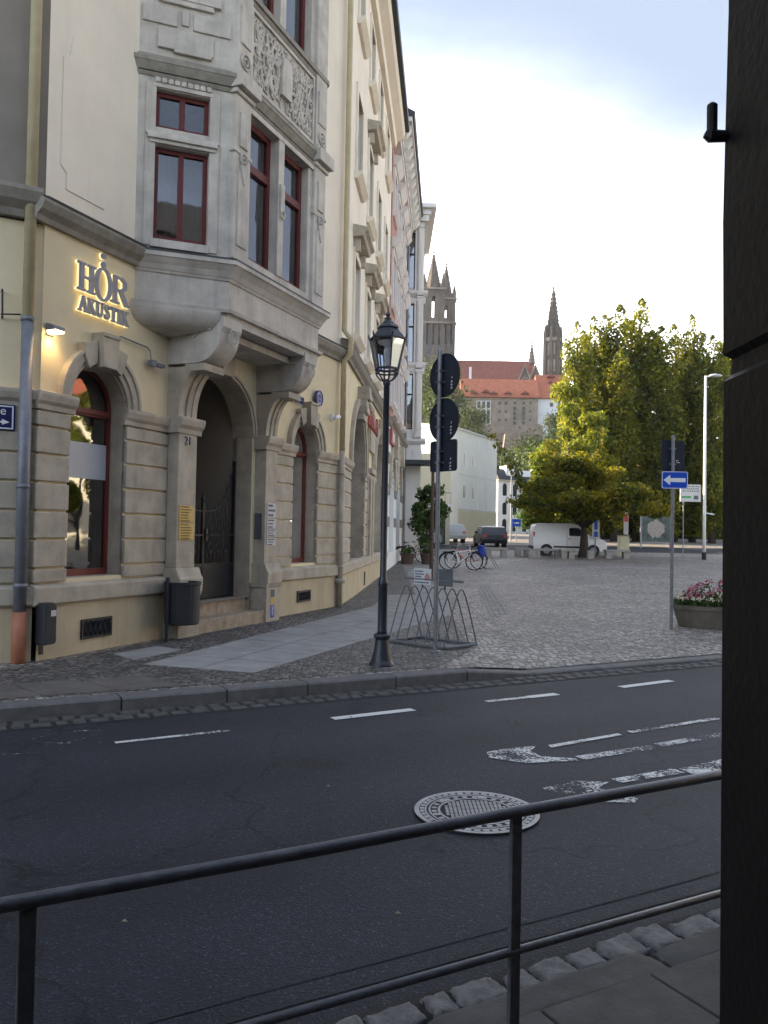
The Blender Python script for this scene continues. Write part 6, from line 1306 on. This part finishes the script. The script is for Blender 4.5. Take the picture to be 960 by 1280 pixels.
bk = make_bike('white framed bicycle standing side-on beside the drainage channel', 'white'); v = px(576, 716, 33.0); bk.location = (v.x, 33.0, gz(33)); bk.rotation_euler = (0, R(0), R(4))
b2 = make_bike('dark red bicycle leaning behind the white framed one', 'red'); v = px(582, 713, 33.9); b2.location = (v.x, 33.9, gz(33.9)); b2.rotation_euler = (R(5), 0, R(172))
b3 = copy_tree(bk); v = px(514, 697, 38); b3.location = (v.x, 38, gz(38)); b3.rotation_euler = (0, 0, R(20)); b3['label'] = 'bicycle behind the left planter tub at the house corner'
b4 = copy_tree(b2); v = px(524, 697, 38.8); b4.location = (v.x, 38.8, gz(38.8)); b4.rotation_euler = (0, 0, R(-15)); b4['label'] = 'dark bicycle between the two brown planter tubs'
ar = px(611, 714, 34); z0 = gz(34)
af = thing('frame_rack', 'slanting triangular bicycle stand at the head of the drainage channel', 'bicycle rack', (ar.x, 34, z0))
m = MB()
for dy in (0, .9): m.tube([(ar.x-.22, 33.6+dy, z0), (ar.x-.12, 33.6+dy, z0+.85), (ar.x+.36, 33.6+dy, z0+.03), (ar.x-.22, 33.6+dy, z0+.02)], .022, 6)
m.tube([(ar.x-.12, 33.6, z0+.85), (ar.x-.12, 34.5, z0+.85)], .022, 6); m.build('bars', MT['galv'], af)
cv = px(602, 690, 33.4); sc_ = thing('saddle_cover', 'bright blue cloth cover hanging over the triangular stand', 'cover', (cv.x, 33.4, cv.z-.2)); m = MB(); P = []
for j in range(7):
    for i in range(12): a = 2*PI*i/12; r = (.10, .15, .17, .16, .14, .15, .12)[j]*(1+.15*math.sin(3*a+j)); P.append((cv.x+r*math.cos(a), 33.4+r*.7*math.sin(a), cv.z-.2+.075*j))
m.raw(P+[(cv.x, 33.4, cv.z+.28)], [(j*12+i, j*12+(i+1) % 12, (j+1)*12+(i+1) % 12, (j+1)*12+i) for j in range(6) for i in range(12)]+[(72+i, 72+(i+1) % 12, 84) for i in range(12)]); m.build('cloth', MT['tarp'], sc_, smooth=True)
YT = 36.6
for k, (x, lab) in enumerate(((509, 'brown tub planter at the foot of the pink house, left of the pair'), (534, 'brown tub planter at the foot of the small round street tree'))):
    v = px(x, 698, YT); t_ = thing('tub_planter', lab, 'planter', (v.x, YT, gz(YT)), 'brown tub planters'); m = MB(); m.lathe([(.24, 0), (.29, .38), (.32, .39), (.32, .47), (.28, .47), (.27, .40)], (v.x, YT, gz(YT)), 16); m.build('tub', MT['terracotta'], t_); m = MB(); m.lathe([(.28, .42), (.01, .44)], (v.x, YT, gz(YT)), 12); m.build('soil', MT['soil'], t_)
    attach('leaves', leafmesh('tub_leaves', [Vector((rnd.gauss(0, .14), rnd.gauss(0, .14), .5+abs(rnd.gauss(0, .12)))) for _ in range(300)], .1, MT['leaf_street'], .2, rnd), t_)
def make_car(name, label, prof, glassprof, L_, wid, wheels, key, extra=None, wr=.31, group=None, taper=1.05):
    """body from a side profile, pulled in above the waist; glass, wheels, lights, bumpers as parts. x forward."""
    o = proto(name, label, 'van' if 'van' in name else 'car', group); H_ = max(z for _, z in prof); wz = taper
    hw = lambda z: wid/2*(1-.035*max(0, .45-z)/.45) if z < wz else wid/2-(z-wz)*.19
    m = MB(); n = len(prof)
    ins = [(x*.985, z if z > .35 else z+.02) for x, z in prof]
    secs = []
    for sgn in (-1, 1): secs.append([(x, sgn*hw(z), z) for x, z in prof])
    mid = [[(x*1.012, sgn*hw(z)*.82, z+(.035 if z > 1.0 else 0)) for x, z in prof] for sgn in (-1, 1)]
    rings_ = [secs[0], mid[0], mid[1], secs[1]]
    V = [p for r in rings_ for p in r]; Fc = [(a*n+i, a*n+(i+1) % n, (a+1)*n+(i+1) % n, (a+1)*n+i) for a in range(3) for i in range(n)]
    Fc += [tuple(range(n)), tuple(range(3*n, 4*n))]; m.add(V, Fc); m.build('body', MT[key], o, bevel=.035)
    for gp in glassprof:
        for sgn in (-1, 1): m = MB(); k = len(gp); m.add([(x, sgn*(hw(z)+.006), z) for x, z in gp]+[(x, sgn*(hw(z)-.02), z) for x, z in gp], [tuple(range(k)), tuple(range(k, 2*k))]+[(i, (i+1) % k, k+(i+1) % k, k+i) for i in range(k)]); m.build('side_window', MT['carglass'], o)
    for x in wheels:
        for sgn in (-1, 1):
            y = sgn*(wid/2-.10); m = MB(); m.prism([(x+(wr+.05)*math.cos(2*PI*i/20), wr+(wr+.05)*math.sin(2*PI*i/20)) for i in range(20)], y-.115, y+.118*1.0, 'd'); m.build('wheel_arch', MT['plastic'], o)
            m = MB(); m.prism([(x+wr*math.cos(2*PI*i/24), wr+wr*math.sin(2*PI*i/24)) for i in range(24)], y-.10, y+sgn*.02+.10, 'd'); w_ = m.build('wheel', MT['rubber'], o, bevel=.02)
            m = MB(); yy = y+sgn*.125; m.prism([(x+wr*.62*math.cos(2*PI*i/16), wr+wr*.62*math.sin(2*PI*i/16)) for i in range(16)], yy-.01, yy+.01, 'd'); m.build('hubcap', MT['galv'], w_)
    if extra: extra(o, hw)
    return o
vp = [(-2.08, .30), (-2.12, .62), (-2.10, 1.10), (-2.05, 1.62), (-1.96, 1.76), (-1.6, 1.83), (0.1, 1.82), (.55, 1.74), (1.12, 1.16), (1.35, 1.06), (1.80, .98), (2.02, .86), (2.10, .62), (2.10, .40), (2.02, .26)]
def van_extra(o, hw):
    for sgn in (-1, 1):
        y = sgn*(hw(.5)+.005)
        m = MB(); m.box(-.95, 1.0, y-.012, y+.012, .46, .56); m.build('rub_strip', MT['plastic'], o)
        for x in (-.18, .98): m = MB(); m.box(x-.006, x+.006, y-.008, y+.004, .35, 1.25); m.build('door_seam', MT['plastic'], o)
        m = MB(); m.box(-.12, .06, y-.01, y+.03, .96, 1.0); m.build('door_handle', MT['plastic'], o)
        m = MB(); m.prism([(.70, 1.08), (.86, 1.08), (.84, 1.26), (.72, 1.26)], y+sgn*.02, y+sgn*.17, 'd'); m.build('wing_mirror', MT['plastic'], o, bevel=.02)
        m = MB(); m.prism([(1.66, .80), (2.0, .74), (1.98, .86), (1.72, .98)], sgn*.60, sgn*.80, 'd'); m.build('headlight', MT['chrome'], o, bevel=.02)
        m = MB(); m.prism([(-2.13, .85), (-2.04, .85), (-2.0, 1.35), (-2.10, 1.35)], sgn*.70, sgn*.82, 'd'); m.build('tail_light', MT['red'], o)
    m = MB(); m.prism([(1.72, .28), (2.16, .30), (2.16, .60), (2.02, .66), (1.72, .60)], -.84, .84, 'd'); m.build('bumper', MT['plastic'], o, bevel=.04)
    m = MB(); m.prism([(-2.17, .30), (-1.85, .28), (-1.85, .55), (-2.17, .56)], -.85, .85, 'd'); m.build('bumper', MT['plastic'], o, bevel=.03)
    m = MB(); m.add([(.60, -.64, 1.70), (.60, .64, 1.70), (1.13, .74, 1.19), (1.13, -.74, 1.19), (.62, -.64, 1.73), (.62, .64, 1.73), (1.16, .74, 1.21), (1.16, -.74, 1.21)], [(0, 1, 2, 3), (4, 5, 6, 7), (0, 1, 5, 4), (2, 3, 7, 6), (0, 3, 7, 4), (1, 2, 6, 5)]); m.build('windscreen', MT['carglass'], o)
van = make_car('delivery_van', 'white delivery van parked side-on under the spreading tree', vp, [[(-.05, 1.16), (-.05, 1.58), (.12, 1.62), (.52, 1.60), (.90, 1.20), (.84, 1.14)]], 4.2, 1.74, (-1.35, 1.32), 'vanwhite', van_extra)
v = px(709, 694, 48.2); van.location = (v.x, 48.2, gz(48.2)); van.rotation_euler = (0, 0, R(-2))
cp_ = [(-2.0, .28), (-2.08, .55), (-2.02, .85), (-1.85, 1.02), (-1.45, 1.36), (-1.1, 1.44), (.15, 1.44), (.45, 1.38), (1.0, .98), (1.75, .86), (2.02, .68), (2.05, .40), (1.98, .24)]
cg = [[(-1.6, 1.0), (-1.35, 1.30), (-.5, 1.36), (-.5, .98)], [(-.44, .98), (-.44, 1.36), (.12, 1.36), (.40, 1.30), (.78, .98)]]
def car_extra(o, hw):
    for sgn in (-1, 1):
        m = MB(); m.prism([(1.7, .62), (2.0, .58), (1.98, .72), (1.75, .80)], sgn*.55, sgn*.78, 'd'); m.build('headlight', MT['chrome'], o); m = MB(); m.box(-2.08, -1.98, sgn*.66-.1, sgn*.66+.1, .72, .88); m.build('tail_light', MT['red'], o)
        m = MB(); m.prism([(.5, .98), (.62, .98), (.62, 1.1), (.52, 1.1)], sgn*.84, sgn*.98, 'd'); m.build('wing_mirror', MT['plastic'], o)
    m = MB(); m.add([(.47, -.6, 1.36), (.47, .6, 1.36), (1.0, .72, 1.0), (1.0, -.72, 1.0), (.5, -.6, 1.385), (.5, .6, 1.385), (1.04, .72, 1.01), (1.04, -.72, 1.01)], [(0, 1, 2, 3), (4, 5, 6, 7), (0, 1, 5, 4), (2, 3, 7, 6), (0, 3, 7, 4), (1, 2, 6, 5)]); m.build('windscreen', MT['carglass'], o)
    m = MB(); m.prism([(1.7, .24), (2.08, .28), (2.08, .5), (1.7, .5)], -.8, .8, 'd'); m.build('bumper', MT['plastic'], o)
for k, (x, Y, key, rz, lab) in enumerate(((562, 66, 'silver', 98, 'silver car parked behind the white framed bicycle'), (612, 58, 'blackcar', 93, 'dark car parked in front of the plain white house'), (522, 57, 'silver', 60, 'silver car half hidden behind the small round street tree'))):
    c_ = make_car('parked_car', lab, cp_, cg, 4.1, 1.72, (-1.28, 1.3), key, car_extra, group='cars parked behind the square'); v = px(x, 690, Y); c_.location = (v.x, Y, gz(Y)); c_.rotation_euler = (0, 0, R(rz))

# ================================================================== BACK OF THE SQUARE
bn = [(620, 45, 1.25, 'stone bench standing left of the white van by the dark car'), (653, 45.5, .9, 'short stone bench by the rear wheel of the white van'), (684, 45, 1.55, 'long stone bench before the middle of the white van'), (709, 44.6, .8, 'short stone bench below the door of the white van'), (771, 45.2, 1.35, 'stone bench right of the white van near the red and white banner')]
for x, Y, w_, lab in bn:
    v = px(x, 694, Y); z0 = gz(Y); o = thing('stone_bench', lab, 'bench', (v.x, Y, z0), 'stone benches around the tree')
    m = MB(); m.box(v.x-w_/2, v.x+w_/2, Y-.28, Y+.28, z0+.38, z0+.50); m.build('seat', MT['concrete'], o, bevel=.015)
    for q in (-1, 1): m = MB(); m.box(v.x+q*(w_/2-.2)-.16, v.x+q*(w_/2-.2)+.16, Y-.22, Y+.22, z0-.03, z0+.378); m.build('support', MT['concrete'], o, bevel=.015)
for x, Y, lab in ((738, 44.8, 'single stone block before the front wheel of the white van'), (664, 44.6, 'single stone block before the rear of the white van')):
    v = px(x, 694, Y); m = MB(); m.box(v.x-.17, v.x+.17, Y-.17, Y+.17, gz(Y)-.03, gz(Y)+.45); tag(m.build('stone_block', MT['concrete'], bevel=.02, loc=(v.x, Y, gz(Y))), lab, 'block', 'stone blocks around the tree')
def board(name, label, cat, x0, x1, y0, y1, Y, key, ytop=None, group=None):
    a, b = px(x0, y1, Y), px(x1, y0, Y); z0 = gz(Y); cx = (a.x+b.x)/2; o = thing(name, label, cat, (cx, Y, z0), group)
    m = MB(); m.box(a.x, b.x, Y-.03, Y+.03, a.z, b.z); m.build('panel', MT[key], o, bevel=.01); return o, a, b, z0, cx
o, a, b, z0, cx = board('banner_sign', 'narrow blue and white banner sign above the nose of the white van', 'sign', 740, 749.5, 645, 673, 47.2, 'banner')
m = MB(); m.box(a.x+.12, b.x-.12, 47.16, 47.17, a.z+.5, b.z-.12); m.box(a.x+.1, b.x-.1, 47.155, 47.168, a.z+.08, a.z+.4); m.build('stripe', MT['blue'], o); m = MB(); m.tube([(cx, 47.26, z0), (cx, 47.26, b.z+.3)], .03, 6); m.build('pole', MT['galv'], o)
o, a, b, z0, cx = board('banner_sign', 'narrow red and white banner sign above a cream box right of the van', 'sign', 779.5, 785.5, 641, 668, 50, 'banner')
m = MB(); m.box(a.x+.02, b.x-.02, 49.955, 49.968, b.z-.55, b.z-.1); m.build('stripe', MT['red'], o); m = MB(); m.tube([(b.x-.03, 50.06, z0), (b.x-.03, 50.06, b.z+.55)], .03, 6); m.build('pole', MT['galv'], o)
v = px(779, 685, 49.2); z0 = gz(49.2); o = thing('utility_box', 'cream utility cabinet below the red and white banner sign', 'cabinet', (v.x, 49.2, z0)); m = MB(); m.box(v.x-.30, v.x+.30, 49.0, 49.4, z0, z0+1.15); m.build('body', MT['creamhouse'], o, bevel=.01); m = MB(); m.box(v.x-.34, v.x+.34, 48.96, 49.44, z0+1.15, z0+1.22); m.build('lid', MT['concrete'], o); m = MB(); m.box(v.x-.25, v.x+.25, 48.985, 48.998, z0+.12, z0+1.08); m.build('door', MT['creamhouse'], o)
# map board
Ym = 61; a, b = px(801, 678, Ym), px(838, 644, Ym); z0 = gz(Ym)
o = thing('map_board', 'glazed town map board in a grey frame before the dark trees', 'notice board', ((a.x+b.x)/2, Ym, z0))
m = MB(); m.box(a.x, b.x, Ym-.04, Ym+.06, a.z, b.z); m.build('backing', MT['greyboard'], o)
m = MB(); m.box(a.x+.08, b.x-.08, Ym-.055, Ym-.042, a.z+.08, b.z-.08); mp_ = m.build('map', MT['mapface'], o)
m = MB(); rnd = random.Random(4); k = 26; cx, cz = (a.x+b.x)/2, (a.z+b.z)/2; m.add([(cx+(.62+.16*mnoise.noise(Vector((i*.5, 0, 3))))*math.cos(2*PI*i/k), Ym-.058, cz+(.66+.3*mnoise.noise(Vector((i*.7, 2, 0))))*math.sin(2*PI*i/k)) for i in range(k)], [tuple(range(k))]); m.build('town_area', MT['banner'] if False else MT['concrete'], mp_)
m = MB()
for q in ((a.x-.05, a.x+.06, a.z-.05, b.z+.06), (b.x-.06, b.x+.05, a.z-.05, b.z+.06)): m.box(q[0], q[1], Ym-.08, Ym+.08, q[2], q[3])
m.box(a.x+.06, b.x-.06, Ym-.08, Ym+.08, b.z-.05, b.z+.06); m.box(a.x+.06, b.x-.06, Ym-.08, Ym+.08, a.z-.05, a.z+.06); m.build('frame', MT['galv'], o)
for x in (a.x, b.x): m = MB(); m.box(x-.05, x+.05, Ym-.05, Ym+.05, z0-.1, a.z-.05); m.build('post', MT['galv'], o)
# bus stop sign
Yb = 47; a, b = px(850, 627, Yb), px(876, 606, Yb); z0 = gz(Yb); pxb = px(854, 694, Yb).x
o = thing('bus_stop_sign', 'white bus stop board with green stripe on a thin pole by the white lamp', 'sign', (pxb, Yb, z0))
m = MB(); m.box(a.x, b.x, Yb-.03, Yb+.03, a.z, b.z); s_ = m.build('board', MT['banner'], o, bevel=.01); m = MB(); m.box(a.x+.08, a.x+.62, Yb-.036, Yb-.031, a.z+.22, a.z+.32); m.build('green_stripe', MT['green'], s_)
m = MB()
for r_ in range(3):
    t = a.x+.15
    while t < b.x-.15: w2 = random.uniform(.04, .1); m.box(t, t+w2, Yb-.036, Yb-.031, b.z-.14-r_*.13, b.z-.08-r_*.13); t += w2+.04
m.box(b.x-.4, b.x-.15, Yb-.036, Yb-.031, a.z+.14, a.z+.36); m.build('lettering', MT['greyboard'], s_); m = MB(); m.tube([(pxb, Yb+.06, z0), (pxb, Yb+.06, b.z)], .03, 6); m.build('pole', MT['galv'], o)
# tall white street lamp
Yl = 46; v = px(880, 697, Yl); tp = px(881.5, 470, Yl).z; z0 = gz(Yl)
o = thing('street_lamp', 'tall white lamp column with a flat head near the right edge', 'street lamp', (v.x, Yl, z0))
m = MB(); m.tube([(v.x, Yl, z0+.25), (v.x, Yl, z0+3), (v.x, Yl, tp)], [.095, .085, .06], 10); m.build('column', MT['whitewall'], o, smooth=True); m = MB(); m.tube([(v.x, Yl, z0-.1), (v.x, Yl, z0+.42)], .125, 10); m.build('base_sleeve', MT['plastic'], o)
m = MB(); m.tube([(v.x-.05, Yl, tp-.03), (v.x+.6, Yl, tp+.0)], .04, 8); m.build('arm', MT['whitewall'], o); m = MB(); m.lathe([(.1, 0), (.34, .04), (.38, .09), (.30, .15), (.05, .2)], (v.x+.55, Yl, tp-.06), 16, 0, 1.0, .6); m.build('lamp_head', MT['silver'], o, smooth=True)
m = MB(); m.tube([(v.x, Yl, px(881, 641, Yl).z), (v.x+.55, Yl, px(881, 643, Yl).z)], .035, 6); m.build('side_arm', MT['white'], o)
# far street lamp and the blue direction sign by the villa
Yq = 72; v = px(638, 690, Yq); z0 = gz(Yq); o = thing('lamp_post', 'thin grey lamp post before the white villa', 'street lamp', (v.x, Yq, z0)); m = MB(); m.tube([(v.x, Yq, z0), (v.x, Yq, px(638, 592, Yq).z)], [.07, .045], 8); m.build('column', MT['galv'], o); m = MB(); m.lathe([(.05, 0), (.2, .1), (.22, .3), (.05, .4)], (v.x, Yq, px(638, 594, Yq).z), 10); m.build('lamp_head', MT['galv'], o)
o, a, b, z0, cx = board('direction_sign', 'small blue traffic sign before the white villa', 'road sign', 640, 651, 649, 658, 70, 'blue'); m = MB(); m.tube([(cx, 70.06, z0), (cx, 70.06, b.z)], .035, 6); m.build('pole', MT['galv'], o); m = MB(); m.box(a.x+.15, b.x-.15, 69.955, 69.968, a.z+.25, a.z+.35); m.prism([(a.x+.1, a.z+.3), (a.x+.25, a.z+.18), (a.x+.25, a.z+.42)], 69.955, 69.968, 'd'); m.build('arrow', MT['whitetxt'], o)

rh = thing('unseen_house', 'cream house closing the right side of the square behind the timber post', 'building', (44, 32, gz(32)))
FRt = frame((44, 10), R(180)); m = MB(lambda t, d, z: Vector((44-d, 8+t, z))); m.wall(0, 42, -.3, 5, 0, [(2+3.2*k, 3.3+3.2*k, 1.4, 3.6, False) for k in range(12)], .2); m.wall(0, 42, 5, 11, 0, [(2+3.2*k, 3.3+3.2*k, 6, 8.4, False) for k in range(12)], .2); m.quad((0, 0, -.3), (0, -10, -.3), (0, -10, 11), (0, 0, 11)); m.quad((42, 0, -.3), (42, -10, -.3), (42, -10, 11), (42, 0, 11)); m.build('wall', MT['creamhouse'], rh)
m = MB(lambda t, d, z: Vector((44-d, 8+t, z))); m.prism([(.4, 11), (-5, 14.5), (-10.4, 11)], -.3, 42.3, 't'); m.build('roof', MT['rooforange'], rh)
m = MB(lambda t, d, z: Vector((44-d, 8+t, z)))
for k in range(12):
    for z0, z1 in ((1.4, 3.6), (6, 8.4)): m = MB(lambda t, d, z: Vector((44-d, 8+t, z))); m.box(2+3.2*k, 3.3+3.2*k, -.2, -.15, z0, z1); m.build('window', MT['hole'], rh)
src = [o for o in bpy.data.objects if o.name.startswith('lime_tree')]
for k, (x, y, q) in enumerate(((33, 20, 1), (36, 30, 0), (30, 40, 1))):
    o = copy_tree(src[q]); o.location = (x, y, gz(y)); o.scale = (1, 1, .8); o['label'] = 'yellowing tree on the right side of the square, '+['nearest to the road', 'in the middle of three', 'nearest to the poplars'][k]

th = thing('unseen_house', 'unseen tall plain house added as a dark reflection for the oriel window', 'building', (9.5, -13, 0))  # added out of view so the oriel glass reflects something dark
m = MB()
for q in (((2, -11), (17, -11)), ((17, -11), (17, -19)), ((17, -19), (2, -19)), ((2, -19), (2, -11))): m.raw([(*q[0], -.3), (*q[1], -.3), (*q[1], 14.5), (*q[0], 14.5)], [(0, 1, 2, 3)])
m.build('wall', MT['brown_plaster'], th); m = MB(); m.raw([(1.5, -10.5, 14.5), (17.5, -10.5, 14.5), (17.5, -19.5, 14.5), (1.5, -19.5, 14.5), (4, -15, 18), (15, -15, 18)], [(0, 1, 5, 4), (1, 2, 5), (2, 3, 4, 5), (3, 0, 4), (0, 1, 2, 3)]); m.build('roof', MT['slate_roof'], th)

# ================================================================== FOREGROUND: RAILING, TIMBER POST, ADDED UNSEEN PORCH BEHIND THE CAMERA
ra, rb = pxg(35, 1126, .97), pxg(645, 1015, .97); RD = (rb-ra).normalized(); RL = (rb-ra).length
rl = thing('railing', 'grey steel tube railing with two posts along the near pavement', 'railing', (ra.x, ra.y, .09))
P_ = lambda k, z, o_=0: (ra.x+RD.x*k, ra.y+RD.y*k, z)
m = MB(); m.tube([P_(-1.6, .972), P_(0, .970), P_(RL*.5, .966), P_(RL, .97), P_(RL+2.5, .97)], .0155, 12); m.build('handrail', MT['rail'], rl, smooth=True)
m = MB(); m.tube([P_(-1.6, .597), P_(RL+2.5, .592)], .0115, 10); m.build('lower_rail', MT['rail'], rl, smooth=True)
for k in (0, RL, RL*2, -RL): m = MB(lambda t, d, z, k=k: Vector(P_(k+t, z))+Vector((-RD.y, RD.x, 0))*d); m.box(-.017, .017, -.008, .008, .05, .962); m.build('post', MT['rail'], rl, bevel=.003)
e = px(899.0, 640, 1.365)
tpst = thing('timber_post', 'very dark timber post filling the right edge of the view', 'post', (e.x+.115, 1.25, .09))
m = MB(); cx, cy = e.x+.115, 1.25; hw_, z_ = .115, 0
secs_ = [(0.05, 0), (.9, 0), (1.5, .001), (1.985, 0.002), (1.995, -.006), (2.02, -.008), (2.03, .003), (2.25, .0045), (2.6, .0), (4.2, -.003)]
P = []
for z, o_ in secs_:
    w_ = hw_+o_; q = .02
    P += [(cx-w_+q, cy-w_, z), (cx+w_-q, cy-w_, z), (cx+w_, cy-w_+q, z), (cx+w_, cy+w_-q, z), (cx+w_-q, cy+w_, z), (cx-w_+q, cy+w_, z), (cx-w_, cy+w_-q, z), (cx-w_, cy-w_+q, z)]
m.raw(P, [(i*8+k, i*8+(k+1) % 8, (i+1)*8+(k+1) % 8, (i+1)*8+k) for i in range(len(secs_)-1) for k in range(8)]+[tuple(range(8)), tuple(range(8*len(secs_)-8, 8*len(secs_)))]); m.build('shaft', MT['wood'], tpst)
h0 = px(890, 170, 1.34); h1 = px(889, 130, 1.34); m = MB(); m.tube([(cx-hw_+.01, 1.34, h0.z), (h0.x-.004, 1.34, h0.z), (h0.x-.012, 1.34, h0.z+.003)], [.0085, .0105, .006], 10); m.tube([(h0.x, 1.34, h0.z), (h0.x, 1.34, h1.z-.002), (h0.x, 1.34, h1.z+.002)], [.0085, .0085, .004], 10); m.build('hinge_pin', MT['iron'], tpst)
por = thing('added_porch_house', 'unseen dark house with boarded porch roof, added to dim the near road', 'building', FR(0, -1.0, .09))  # house and porch added out of view to darken the foreground
m = MB(FR)
for a, b in ((-14, -2.2), (1.4, 20)): m.box(a, b, -1.3, -1.0, 0, 5.4)
m.box(-2.2, 1.4, -1.3, -1.0, 3.0, 5.4); m.box(-14, 20, -9, -8.7, 0, 5.4); m.build('wall', MT['brown_plaster'], por)
m = MB(FR); m.prism([(-9.3, 5.4), (-5, 8), (-.6, 5.4)], -14.3, 20.3, 't'); m.build('roof', MT['slate_roof'], por)
m = MB(FR); m.prism([(-.995, 3.6), (.95, 3.2), (.95, 3.32), (-.995, 3.75)], -5, 7, 't'); m.build('added_porch_roof', MT['wood'], por)

# ================================================================== AIR
m = MB(); m.box(-905, 905, -905, 905, -1.4, 125)
hzm = bpy.data.materials.new('haze'); hzm.use_nodes = True; t = hzm.node_tree; t.nodes.remove(t.nodes['Principled BSDF'])
pv = t.nodes.new('ShaderNodeVolumePrincipled'); pv.inputs['Color'].default_value = (.86, .90, 1, 1); pv.inputs['Density'].default_value = .0001; pv.inputs['Anisotropy'].default_value = .35
t.links.new(pv.outputs[0], t.nodes['Material Output'].inputs['Volume'])
tag(m.build('haze', hzm), kind='stuff')
S.cycles.volume_bounces = 0; S.cycles.volume_step_rate = 10
